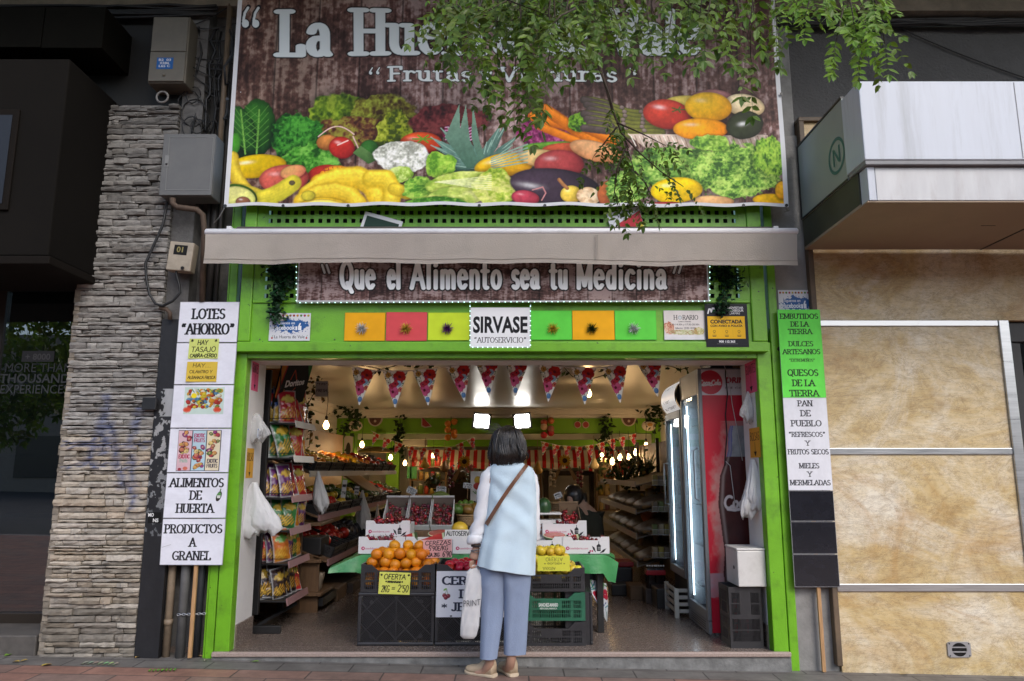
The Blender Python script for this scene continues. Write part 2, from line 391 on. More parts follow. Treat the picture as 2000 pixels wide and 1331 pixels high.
 # printed flat surfaces: a fine sheet that carries its print as vertex colours
class Print:
 def __init__(s,O,U,V,res,col=(.8,.8,.8),photo=False,Y=None):
  """O = top left corner, U = full vector to the right, V = full vector down."""
  s.O,s.U,s.V=Vector(O),Vector(U),Vector(V)
  s.W,s.H=s.U.length,s.V.length
  s.nx=max(2,int(s.W*res)+1);s.ny=max(2,int(s.H*res)+1)
  u=np.linspace(0,1,s.nx);v=np.linspace(0,1,s.ny)
  uu,vv=np.meshgrid(u,v)
  s.uu,s.vv=uu,vv
  s.pos=np.array(s.O)[None,None]+uu[...,None]*np.array(s.U)+vv[...,None]*np.array(s.V)
  if photo:
   d=s.pos-np.array(CAM)
   f=d[...,1]*cos(PITCH)+d[...,2]*sin(PITCH);up=-d[...,1]*sin(PITCH)+d[...,2]*cos(PITCH)
   s.x=1000+FPX*d[...,0]/f;s.y=665.5-FPX*up/f
  else:
   s.x=uu*s.W*1000;s.y=vv*s.H*1000
  s.c=np.empty((s.ny,s.nx,3));s.c[:]=col
  s.px=abs(s.x[0,-1]-s.x[0,0])/(s.nx-1)
  s.py=abs(s.y[-1,0]-s.y[0,0])/(s.ny-1)
 def win(s,x0,x1,y0,y1):
  j=s.y[:,0];i=s.x[s.ny//2]
  pad=4*s.px+.02*abs(x1-x0)+(30 if s.x[0,0]!=s.x[-1,0]else 0)
  a,b=np.searchsorted(j,[y0-pad,y1+pad]);c,d=np.searchsorted(i,[x0-pad,x1+pad])
  return slice(a,max(a,b)),slice(c,max(c,d))
 def mix(s,w_,m,col):
  m=m[...,None];s.c[w_]=s.c[w_]*(1-m)+np.asarray(col)*m
 def rect(s,x0,y0,x1,y1,col):
  w_=s.win(x0,x1,y0,y1);X,Y=s.x[w_],s.y[w_]
  s.mix(w_,((X>=x0)&(X<=x1)&(Y>=y0)&(Y<=y1)).astype(float),col)
 def poly(s,pts,col,col2=None):
  p=np.array(pts);w_=s.win(p[:,0].min(),p[:,0].max(),p[:,1].min(),p[:,1].max());X,Y=s.x[w_],s.y[w_]
  ins=np.zeros(X.shape,bool)
  for(x0,y0),(x1,y1)in zip(pts,list(pts[1:])+[pts[0]]):
   if y0==y1:continue
   ins^=((Y>=min(y0,y1))&(Y<max(y0,y1)))&(X<x0+(Y-y0)*(x1-x0)/(y1-y0))
  if col2 is not None:
   t=np.clip((Y-p[:,1].min())/(p[:,1].max()-p[:,1].min()+1e-9),0,1)[...,None]
   s.mix(w_,ins.astype(float),np.asarray(col)*(1-t)+np.asarray(col2)*t)
  else:s.mix(w_,ins.astype(float),col)
 def seg(s,segs,rx,ry,col,soft=None,rag=None):
  if not segs:return
  a=np.array(segs);w_=s.win(min(a[:,0].min(),a[:,2].min())-rx,max(a[:,0].max(),a[:,2].max())+rx,min(a[:,1].min(),a[:,3].min())-ry,max(a[:,1].max(),a[:,3].max())+ry)
  X,Y=s.x[w_],s.y[w_]
  if not X.size:return
  D=np.full(X.shape,9.0)
  for x0,y0,x1,y1 in segs:
   j=s.y[w_][:,0];i=s.x[w_][X.shape[0]//2];pad=(30 if s.x[0,0]!=s.x[-1,0]else 0)+2*s.px
   b=np.searchsorted(j,[min(y0,y1)-ry*1.6-2*s.py,max(y0,y1)+ry*1.6+2*s.py]);d=np.searchsorted(i,[min(x0,x1)-rx*1.6-pad,max(x0,x1)+rx*1.6+pad])
   q=(slice(b[0],b[1]),slice(d[0],d[1]))
   xs,ys=(X[q]-x0)/rx,(Y[q]-y0)/ry;dx,dy=(x1-x0)/rx,(y1-y0)/ry
   L=dx*dx+dy*dy+1e-12;t=np.clip((xs*dx+ys*dy)/L,0,1)
   np.minimum(D[q],np.hypot(xs-t*dx,ys-t*dy),out=D[q])
  sw=soft or max(.15,.6*s.px/min(rx,ry))
  s.mix(w_,np.clip((1+sw/2-D)/sw,0,1),col)
 def text(s,t,x,y,size,rx,ry,col,outline=0,ocol=(.004,.004,.004),**k):
  sg,w_=layout(t,size,x,y,**k)
  if outline:s.seg(sg,rx+outline,ry+outline,ocol)
  s.seg(sg,rx,ry,col)
 def fit(s,t,x0,x1,y,size,rx,ry,col,**k):
  """A line of text stretched to lie between x0 and x1."""
  k.pop('align',None)
  _,w1=layout(t,size,0,0,wx=1.0,**{a:b for a,b in k.items()if a not in('outline','ocol')})
  s.text(t,(x0+x1)/2,y,size,rx,ry,col,wx=(x1-x0-rx)/w1,**k)
 def sans(s,t,x,y,size,col,bold=0.0,wx=1.0,width=None,shear=0.0):
  tri=sans_tris(t,bold)
  if not len(tri):return
  if width:wx=width/(np.ptp(tri[...,0])*size)
  T=np.empty_like(tri);T[...,0]=x+tri[...,0]*size*wx+shear*tri[...,1]*size;T[...,1]=y-tri[...,1]*size
  w_=s.win(T[...,0].min(),T[...,0].max(),T[...,1].min(),T[...,1].max())
  X,Y=s.x[w_],s.y[w_]
  if not X.size:return
  cov=np.zeros(X.shape);offs=[(-.3,-.3),(.3,-.3),(-.3,.3),(.3,.3)]
  j=Y[:,0];i=X[X.shape[0]//2]
  acc=[np.zeros(X.shape,bool)for _ in offs]
  for a,b,c in T:
   b0=np.searchsorted(j,[min(a[1],b[1],c[1])-s.py,max(a[1],b[1],c[1])+s.py]);d0=np.searchsorted(i,[min(a[0],b[0],c[0])-s.px,max(a[0],b[0],c[0])+s.px])
   q=(slice(b0[0],b0[1]),slice(d0[0],d0[1]))
   ar=(b[0]-a[0])*(c[1]-a[1])-(b[1]-a[1])*(c[0]-a[0])
   if abs(ar)<1e-12:continue
   for k,(ox,oy)in enumerate(offs):
    xx,yy=X[q]+ox*s.px,Y[q]+oy*s.py
    w0=((b[0]-a[0])*(yy-a[1])-(b[1]-a[1])*(xx-a[0]))/ar
    w1=((c[0]-b[0])*(yy-b[1])-(c[1]-b[1])*(xx-b[0]))/ar
    w2=((a[0]-c[0])*(yy-c[1])-(a[1]-c[1])*(xx-c[0]))/ar
    acc[k][q]|=(w0>=0)&(w1>=0)&(w2>=0)
  for a in acc:cov+=a*.25
  s.mix(w_,cov,col)
 def ell(s,cx,cy,rx,ry,c1,c2=None,rot=0,hi=0.0,lx=-.35,ly=-.4,rag=0.0,seed=0,edge=.045,freq=9):
  R=max(rx,ry)*(1.1+rag);w_=s.win(cx-R,cx+R,cy-R,cy+R);X,Y=s.x[w_]-cx,s.y[w_]-cy
  if not X.size:return
  a=radians(rot);xr=(X*cos(a)+Y*sin(a))/rx;yr=(-X*sin(a)+Y*cos(a))/ry
  d=np.hypot(xr,yr)
  if rag:d=d+rag*(fbm(X.shape[0],X.shape[1],freq,freq,seed,3)-.5)*2
  m=np.clip((1-d)/edge,0,1)
  if getattr(s,'shadow',0):s.c[w_]*=(1-s.shadow*np.clip((1.22-np.hypot(xr-.04,yr-.12))/.3,0,1))[...,None]
  if c2 is None:c2=c1
  sh=np.clip(np.hypot(xr-lx,yr-ly)/1.5,0,1)[...,None]**1.3
  col=np.asarray(c1)*(1-sh)+np.asarray(c2)*sh
  if getattr(s,'shadow',0)and X.size>60:
   tx=fbm(X.shape[0],X.shape[1],5,5,int(cx*7+cy)%997,5)[...,None];rim_=np.clip((d-.8)/.2,0,1)[...,None]
   col=col*(.62+.76*tx)*(1-.45*rim_)
  if hi:
   g=np.exp(-(((xr-lx)/.22)**2+((yr-ly)/.13)**2))[...,None]*hi
   col=col+g*(1-col)
  s.mix(w_,m,col)
 def leafy(s,cx,cy,rx,ry,cols,seed=0,freq=8,rag=.35,rot=0):
  """Crinkled leaves: light frills over dark creases."""
  R=max(rx,ry)*1.3;w_=s.win(cx-R,cx+R,cy-R,cy+R);X,Y=s.x[w_]-cx,s.y[w_]-cy
  if not X.size:return
  a=radians(rot);xr=(X*cos(a)+Y*sin(a))/rx;yr=(-X*sin(a)+Y*cos(a))/ry
  h,w2=X.shape
  n1=fbm(h,w2,freq,freq,seed,4);n2=fbm(h,w2,freq*2,freq*2,seed+50,4)
  d=np.hypot(xr,yr)+rag*(n1-.5)*2
  m=np.clip((1-d)/.06,0,1)
  if getattr(s,'shadow',0):s.c[w_]*=(1-s.shadow*np.clip((1.25-d)/.3,0,1))[...,None]
  rid=1-np.abs(n2-.5)*6
  n3=fbm(h,w2,freq*4,freq*4,seed+90,2);t=np.clip(n1*1.9-.6+.45*np.clip(rid,0,1)*(n2>.3)+1.1*(n3-.5),0,1)[...,None]
  dk,md,lt=[np.asarray(c)for c in cols]
  col=np.where(t<.5,dk+(md-dk)*t*2,md+(lt-md)*(t-.5)*2)
  s.mix(w_,m,col)
 def band(s,pts,r,c1,c2,taper=None):
  """A rounded solid such as a banana: light along its upper edge."""
  n=len(pts)
  for k in range(5):
   f=1-k*.2;sh=[(x,y-r*.28*k*.5)for x,y in pts]
   t=k/4
   col=np.asarray(c2)*(1-t)+np.asarray(c1)*t
   for i,(a,b)in enumerate(zip(sh,sh[1:])):
    rr=r*f*(taper[i]if taper else 1)
    s.seg([(a[0],a[1],b[0],b[1])],rr,rr,col,soft=.25)
 def build(s,name,mat,parent=None,thick=.004,back=None,sub=None,sag=None):
  V=s.pos.reshape(-1,3).copy()
  if sag is not None:V+=sag(s.uu,s.vv).reshape(-1,3)
  nx,ny=s.nx,s.ny
  i=np.arange(ny*nx).reshape(ny,nx)
  q=np.stack([i[1:,:-1],i[1:,1:],i[:-1,1:],i[:-1,:-1]],-1).reshape(-1,4)
  col=s.c.reshape(-1,3)
  if thick:
   nrm=np.array(s.V.cross(s.U).normalized())
   k=len(V)
   ring=np.concatenate([i[0,:],i[1:,-1],i[-1,-2::-1],i[-2:0:-1,0]])
   Bk=V[ring]-(-nrm)*(-thick)if False else V[ring]+nrm*(-thick)
   V=np.vstack([V,V[ring],Bk]);n=len(ring)
   bc=np.asarray(back if back is not None else s.c.reshape(-1,3).mean(0))
   col=np.vstack([col,np.tile(bc,(2*n,1))])
   r=np.arange(n);r2=(r+1)%n
   q=np.vstack([q,np.stack([k+r,k+r2,k+n+r2,k+n+r],-1)])
  og=ORIG.get(parent.name,(0,0,0))if parent else tuple(s.O)
  me=bpy.data.meshes.new(name);o=bpy.data.objects.new(name,me);COL.objects.link(o)
  nl=len(q)*4
  me.vertices.add(len(V));me.vertices.foreach_set("co",(V-np.array(og)).astype('f').ravel())
  me.loops.add(nl);me.loops.foreach_set("vertex_index",q.astype('i').ravel())
  me.polygons.add(len(q));me.polygons.foreach_set("loop_start",np.arange(0,nl,4,dtype='i'))
  me.update(calc_edges=True)
  if thick:
   pass
  a=me.color_attributes.new("Col",'FLOAT_COLOR','POINT')
  a.data.foreach_set("color",np.hstack([np.clip(col,0,1),np.ones((len(col),1))]).astype('f').ravel())
  me.materials.append(mat)
  ORIG[o.name]=og
  if parent:o.parent=parent
  else:o.location=og
  return o
def sheet(px0,py0,px1,py1,Y,res=300,col=(.8,.8,.8),photo=False):
 """A print standing upright in the plane at depth Y, from its photo rectangle."""
 m=(py0+py1)/2
 a,b=P(px0,m,Y),P(px1,m,Y);t,d=P(1000,py0,Y).z,P(1000,py1,Y).z
 return Print((a.x,Y,t),(b.x-a.x,0,0),(0,0,d-t),res,col,photo)
PAPER=col_mat("printed_paper",.6,.15)
CARD=col_mat("printed_card",.5,.2)
VINYL=col_mat("printed_vinyl",.5,.18,bump=.08,bscale=6)
GLOSS=col_mat("printed_gloss",.35,.22)
# THE SETTING
R=random.Random(7)
XL,XR=-1.985,1.837
ZF=0.09
ZLIN=P(1000,700).z
CEIL,YB=2.40,7.5
GREEN=M("green_paint",(.15,.40,.014),.38,var=.12,vscale=3.0,bump=.12,bscale=90,dirt=.6,dirtcol=(.045,.09,.012),dscale=5)
_n=GREEN.node_tree;_b=_n.nodes["Principled BSDF"];_src=_b.inputs["Base Color"].links[0].from_socket
_z=_n.nodes.new("ShaderNodeTexNoise");_z.inputs["Scale"].default_value=26;_z.inputs["Detail"].default_value=5;_tc=_n.nodes.new("ShaderNodeTexCoord");_n.links.new(_tc.outputs["Object"],_z.inputs[0])
_r=_n.nodes.new("ShaderNodeValToRGB");_r.color_ramp.elements[0].position=.70;_r.color_ramp.elements[1].position=.73;_n.links.new(_z.outputs[0],_r.inputs[0])
_m=_n.nodes.new("ShaderNodeMix");_m.data_type='RGBA';_n.links.new(_r.outputs[0],_m.inputs[0]);_n.links.new(_src,_m.inputs[6]);_m.inputs[7].default_value=(.035,.04,.02,1);_n.links.new(_m.outputs[2],_b.inputs["Base Color"])
GREEN_IN=M("green_wall_paint",(.15,.36,.012),.6,var=.08,vscale=4)
WHITE_WALL=M("white_plaster",(.68,.66,.64),.8,var=.06,vscale=5,bump=.25,bscale=60,dirt=.25,dirtcol=(.35,.32,.3),dscale=2.5)
CEIL_M=M("satin_ceiling_paint",(.41,.40,.39),.32,var=.04,vscale=3,bump=.05,bscale=25)
CORNICE_M=M("cornice_paint",(.6,.57,.54),.6,var=.05)
GRANITE=M("brown_granite",(.13,.10,.085),.25,col2=(.21,.165,.14),vscale=70,detail=10,dirt=.5,dirtcol=(.1,.085,.075),dscale=1.2)
GRANITE_NOSE=M("pink_granite",(.26,.19,.16),.5,col2=(.42,.33,.29),vscale=120,detail=8)
RISER=M("concrete_riser",(.17,.17,.165),.85,var=.35,vscale=12,bump=.5,bscale=40)
CONCRETE=M("weathered_concrete",(.24,.235,.225),.85,var=.18,vscale=5,bump=.4,bscale=50,dirt=.6,dirtcol=(.09,.085,.08),dscale=2.2)
DARK=M("dark_paint",(.012,.012,.013),.45,var=.3,vscale=5,bump=.1,bscale=30)
BLACK=M("black_plastic",(.013,.013,.014),.42,var=.2,vscale=9,bump=.1,bscale=60)
STEEL=M("brushed_steel",(.55,.56,.57),.3,metal=1,var=.1,vscale=3,stretch=(1,1,25))
WHITE_METAL=M("white_enamel",(.72,.72,.74),.35,var=.05,vscale=3,dirt=.25,dirtcol=(.3,.28,.26),dscale=4)
RUBBER=M("cable_rubber",(.01,.01,.011),.5,var=.2,vscale=20)
WOOD=M("pine_stick",(.42,.24,.11),.6,var=.25,vscale=8,stretch=(8,8,1))
# pavement, road
def slope(x):return-.02*x
def pavement_mat():
 m=bpy.data.materials.new("pavement_tiles");m.use_nodes=True
 n,l=m.node_tree.nodes,m.node_tree.links;b=n["Principled BSDF"]
 tc=n.new("ShaderNodeTexCoord");mp=n.new("ShaderNodeMapping");mp.inputs["Rotation"].default_value=(0,0,radians(0))
 mp.inputs["Location"].default_value=(.13,.07,0)
 l.new(tc.outputs["Object"],mp.inputs[0])
 br=n.new("ShaderNodeTexBrick");br.inputs["Scale"].default_value=1
 br.inputs["Brick Width"].default_value=.48;br.inputs["Row Height"].default_value=.19;br.inputs["Mortar Size"].default_value=.006
 br.inputs["Mortar Smooth"].default_value=.3
 br.inputs["Color1"].default_value=(.27,.145,.11,1);br.inputs["Color2"].default_value=(.19,.15,.13,1);br.inputs["Mortar"].default_value=(.065,.052,.046,1)
 br.inputs["Bias"].default_value=-.35
 l.new(mp.outputs[0],br.inputs[0])
 sp=n.new("ShaderNodeSeparateXYZ");l.new(tc.outputs["Object"],sp.inputs[0])
 g=n.new("ShaderNodeMath");g.operation='GREATER_THAN';g.inputs[1].default_value=-.26;l.new(sp.outputs[1],g.inputs[0])
 mx=n.new("ShaderNodeMix");mx.data_type='RGBA';l.new(g.outputs[0],mx.inputs[0]);l.new(br.outputs[0],mx.inputs[6])
 ff=n.new("ShaderNodeMix");ff.data_type='RGBA';l.new(br.outputs[1],ff.inputs[0]);ff.inputs[6].default_value=(.15,.14,.13,1);ff.inputs[7].default_value=(.05,.045,.042,1)
 l.new(ff.outputs[2],mx.inputs[7])
 nz=n.new("ShaderNodeTexNoise");nz.inputs["Scale"].default_value=5;nz.inputs["Detail"].default_value=12;nz.inputs["Roughness"].default_value=.75
 l.new(tc.outputs["Object"],nz.inputs[0])
 mr=n.new("ShaderNodeMapRange");mr.inputs[1].default_value=.3;mr.inputs[2].default_value=.7;mr.inputs[3].default_value=.55;mr.inputs[4].default_value=1.35
 l.new(nz.outputs[0],mr.inputs[0])
 sc=n.new("ShaderNodeVectorMath");sc.operation='SCALE';l.new(mx.outputs[2],sc.inputs[0]);l.new(mr.outputs[0],sc.inputs["Scale"])
 l.new(sc.outputs[0],b.inputs["Base Color"])
 b.inputs["Roughness"].default_value=.62
 bp=n.new("ShaderNodeBump");bp.inputs["Strength"].default_value=.5;bp.inputs["Distance"].default_value=.004;bp.invert=True
 ad=n.new("ShaderNodeMath");ad.operation='MULTIPLY_ADD';l.new(nz.outputs[0],ad.inputs[0]);ad.inputs[1].default_value=.5;l.new(br.outputs[1],ad.inputs[2])
 l.new(ad.outputs[0],bp.inputs["Height"]);l.new(bp.outputs[0],b.inputs["Normal"])
 return m
g=MB();g.add([(-40,-7.6,slope(-40)),(40,-7.6,slope(40)),(40,.8,slope(40)),(-40,.8,slope(-40))],[(0,1,2,3)])
tag(g.build("pavement",pavement_mat()),None,None,kind="structure")
g=MB();g.add([(-40,-7.78,slope(-40)),(40,-7.78,slope(40)),(40,-7.604,slope(40)),(-40,-7.604,slope(-40)),(-40,-7.78,slope(-40)-.13),(40,-7.78,slope(40)-.13)],[(0,1,2,3),(4,5,1,0)])
tag(g.build("kerb",CONCRETE),None,None,kind="structure")
g=MB();g.add([(-150,-160,-.13+3),(150,-160,-.13-3),(150,-7.776,-3.13),(-150,-7.776,2.87)],[(0,1,2,3)])
tag(g.build("road",M("asphalt",(.05,.05,.052),.85,var=.3,vscale=3,bump=.5,bscale=80)),None,None,kind="structure")
# shop floor with its stepped edge
g=MB()
g.box(XL-.11,XR+.11,.0,.055,.02,ZF)
for k,(a,b)in enumerate(((.059,.10),(.106,.15))):g.box(XL,XR,a,b,.02,ZF)
g.box(-3.4,3.0,.156,13.0,.02,ZF)
tag(g.build("floor",GRANITE),None,None,kind="structure")
g=MB()
g.cbox(XL-.11,XR+.11,-.035,-.002,ZF-.03,ZF+.004,.008)
single(g,"threshold_step",GRANITE_NOSE,"speckled pinkish granite nosing of the shop's entrance step","step")
g=MB();g.box(XL-.11,XR+.11,-.02,.02,-.12,ZF-.032)
single(g,"step_riser",RISER,"rough grey concrete riser below the granite entrance step","step riser")
# the green shop front
front=thing("green_storefront","bright green painted metal shop front with square-holed upper panels","shop front",(0,0,0))
ztop=3.62
b=MB();b.cbox(XL-.105,XL,.0,.10,0.06,ZLIN+.12,.006);b.build("post",GREEN,front)
b=MB();b.cbox(XR,XR+.105,.0,.10,0.06,ZLIN+.12,.006);b.build("post",GREEN,front)
b=MB();b.cbox(XL-.175,XL-.115,.012,.08,0.0,ztop,.006);b.cbox(XL-.19,XL-.178,.02,.08,.0,ztop,.003);b.build("side_trim",GREEN,front)
b=MB();b.cbox(XR+.115,XR+.178,.012,.08,-.05,ztop,.006);b.build("side_trim",GREEN,front)
zh0=P(1000,687,-.06).z;zr0=P(1000,668,-.05).z;zr1=P(1000,592,-.05).z
b=MB();b.cbox(XL+.0,XR,.004,.36,ZLIN,ZLIN+.10,.005);b.build("lintel",GREEN,front)
b=MB()
b.cbox(XL-.06,XR+.07,-.06,.30,zh0,zr0,.006)
b.box(XL+.02,XR-.0,-.035,.28,zr0+.001,zr1)
b.cbox(XL-.06,XL+.03,-.058,.28,zr0+.002,ztop,.008)
b.cbox(XR-.04,XR+.07,-.058,.28,zr0+.002,ztop,.008)
zp0,zp1=P(1000,586,-.05).z,ztop-.03
xh0,xh1=P(513,550,-.05).x,P(1448,550,-.05).x
b.cbox(XL+.032,XR-.042,-.05,.0,zr1+.001,zp0,.004)
b.box(XL+.032,xh0,-.045,.0,zp0+.001,zp1);b.box(xh1,XR-.042,-.045,.0,zp0+.001,zp1)
b.box(XL+.032,XR-.042,-.045,.0,zp1+.001,ztop)
b.build("shutter_box",GREEN,front)
b=MB();pitch=P(1000+16,430,-.05).x-P(1000,430,-.05).x;hole=pitch*.5
nx=int((xh1-xh0)/pitch);px=(xh1-xh0)/nx;nz=int((zp1-zp0)/pitch);pz=(zp1-zp0)/nz
for j in range(nz+1):
 z0=zp0+j*pz-(px-hole)/2;b.box(xh0,xh1,-.043,-.040,max(zp0,z0),min(zp1,z0+px-hole))
 if j<nz:
  for i in range(nx+1):
   x0=xh0+i*px-(px-hole)/2;b.box(max(xh0,x0),min(xh1,x0+px-hole),-.043,-.040,z0+px-hole,z0+pz)
b.build("perforated_panel",GREEN,front)
b=MB();b.box(xh0,xh1,.05,.07,zp0,zp1);b.build("cavity_shade",DARK,front)  # dark sheet standing in for the shade of the cavity behind the holes
b=MB()
for x in(XL+.2,XR-.2):b.box(x-.002,x+.002,-.0372,-.0352,zr0+.01,zr1-.01)
for i in range(14):b.ball((XL+.1+i*.28,-.0365,zr0+.02),.006,6)
b.build("screw",M("dull_screw",(.12,.13,.1),.5,metal=.6),front)
b=MB()
for k in range(4):b.tube([P(1522,682,.012),P(1522,682,.012)+Vector((0,-.006,0))],.011+.002*k,10)
b.build("old_lock",M("rusty_lock",(.06,.055,.05),.6,var=.4,vscale=40),front)
# shop interior walls: soffit, jambs, side walls, ceiling, beam
room=thing("shop_interior","white and green walls, ceiling and beams inside the greengrocer's shop","shop interior",(0,2,0))
b=MB();b.box(XL,XR,.101,.36,ZLIN-.004,ZLIN-.001);b.build("soffit",WHITE_WALL,room)
b=MB();b.box(XL-.09,XL,.101,.36,ZF,ZLIN-.005);b.box(-3.4,XL-.0,.361,.44,ZF,CEIL);b.build("jamb",WHITE_WALL,room)
b=MB();b.box(XR,XR+.09,.101,.42,ZF,ZLIN-.005);b.box(2.25,3.0,.421,.5,ZF,CEIL);b.build("jamb",WHITE_WALL,room)
b=MB();b.box(XL,XL+.012,.10,.445,ZF,ZF+.16);b.build("skirting",GRANITE,room);b=MB();b.box(XR-.012,XR,.10,.425,ZF,ZF+.16);b.build("skirting",GRANITE,room)
b=MB();b.box(-3.4,3.0,.30,YB+.3,CEIL,CEIL+.05);b.build("ceiling",CEIL_M,room)
b=MB();b.box(-3.4,3.0,YB+.3,13,CEIL+.2,CEIL+.25);b.box(-3.4,3.0,YB+.29,YB+.3,CEIL,CEIL+.25);b.build("ceiling",CEIL_M,room)
b=MB();b.box(-3.45,3.0,.34,.36,ZLIN+.0,CEIL+.05);b.build("front_wall",WHITE_WALL,room)
xl,xr=P(655,900,YB).x,P(1292,900,YB).x
b=MB();b.box(-3.5,xl,.45,12.5,ZF,CEIL+.25);b.build("side_wall",WHITE_WALL,room)
b=MB();b.box(xr,xr+.4,.51,12.5,ZF,CEIL+.25);b.build("side_wall",WHITE_WALL,room)
zb0=P(1000,846,YB).z
b=MB();b.box(xl,P(690,900,YB).x,YB,YB+.3,ZF,CEIL);b.box(P(1280,900,YB).x,xr,YB,YB+.3,ZF,CEIL)
b.box(P(690,900,YB).x,P(1280,900,YB).x,YB,YB+.3,zb0,CEIL);b.build("green_beam",GREEN_IN,room)
b=MB()
prof=[(0,0),(.16,0),(.16,-.03),(.12,-.05),(.10,-.09),(.06,-.11),(.05,-.15),(0,-.16)]
b.add([(xl,YB-q[0],CEIL+q[1])for q in prof]+[(xr,YB-q[0],CEIL+q[1])for q in prof],[tuple(range(7,-1,-1)),tuple(range(8,16))]+[(i,(i+1)%8,(i+1)%8+8,i+8)for i in range(8)])
b.add([(xl+q[0],.5,CEIL+q[1])for q in prof]+[(xl+q[0],YB-.16,CEIL+q[1])for q in prof],[tuple(range(8)),tuple(range(15,7,-1))]+[((i+1)%8,i,i+8,(i+1)%8+8)for i in range(8)])
b.add([(xr-q[0],.6,CEIL+q[1])for q in prof]+[(xr-q[0],YB-.16,CEIL+q[1])for q in prof],[tuple(range(7,-1,-1)),tuple(range(8,16))]+[(i,(i+1)%8,(i+1)%8+8,i+8)for i in range(8)])
b.build("cornice",CORNICE_M,room)
YK=10.6
b=MB();b.box(-3.4,xr,YK,YK+.1,ZF,CEIL+.25);b.build("back_wall",WHITE_WALL,room)
zk=P(1000,880,YK-.5).z
b=MB();b.box(-3.4,xr,YK-1.6,YK-1.3,P(1000,872,YK-1.6).z,CEIL+.2);b.build("rear_beam",GREEN_IN,room)
b=MB();b.box(P(690,900,YB).x,P(1280,900,YB).x,YB+.3,YB+.42,zb0-.10,zb0-.002);b.build("rear_cornice",CORNICE_M,room)
b=MB();b.box(P(755,900,YK-1.2).x,P(780,900,YK-1.2).x,YK-1.25,YK-1.1,ZF,CEIL);b.build("green_pillar",GREEN_IN,room)
DOORW=M("dark_brown_door",(.035,.018,.012),.5,var=.3,vscale=4)
d0,d1=P(878,950,YK-.05),P(928,950,YK-.05)
b=MB();b.box(d0.x,d1.x,YK-.06,YK-.001,ZF,P(900,925,YK).z);b.build("door",DOORW,room)
d0,d1=P(1062,950,YK-.05),P(1160,950,YK-.05);zt=P(1000,920,YK-.05).z
b=MB();b.box(d0.x,d0.x+.1,YK-.09,YK-.001,ZF,zt);b.box(d1.x-.1,d1.x,YK-.09,YK-.001,ZF,zt);b.box(d0.x+.101,d1.x-.101,YK-.09,YK-.001,zt-.1,zt);b.build("door_frame",DOORW,room)
# unseen storey with an overhang added to shade the street front
up=thing("shading_storey","unseen storey above the shop fronts with an overhang added for shade","building",(0,0,5.3))
b=MB();b.box(-9,9,-1.45,.5,5.45,5.75);b.box(-9,9,.3,.6,5.2,5.45);b.build("ledge",CONCRETE,up)
b=MB();b.box(-9,9,-.2,.6,5.751,12);b.build("wall",M("upper_render",(.3,.27,.24),.9,var=.15,vscale=2),up)
# concrete pilaster right of the shop
b=MB();b.box(XR+.18,2.30,.03,.6,-.1,P(1560,262).z,);b.cbox(XR+.18,2.26,.05,.6,P(1560,262).z+.002,5.2,.01)
single(b,"concrete_pilaster",CONCRETE,"narrow weathered concrete pilaster between green shop front and ochre wall","pilaster",(2.15,0,0))
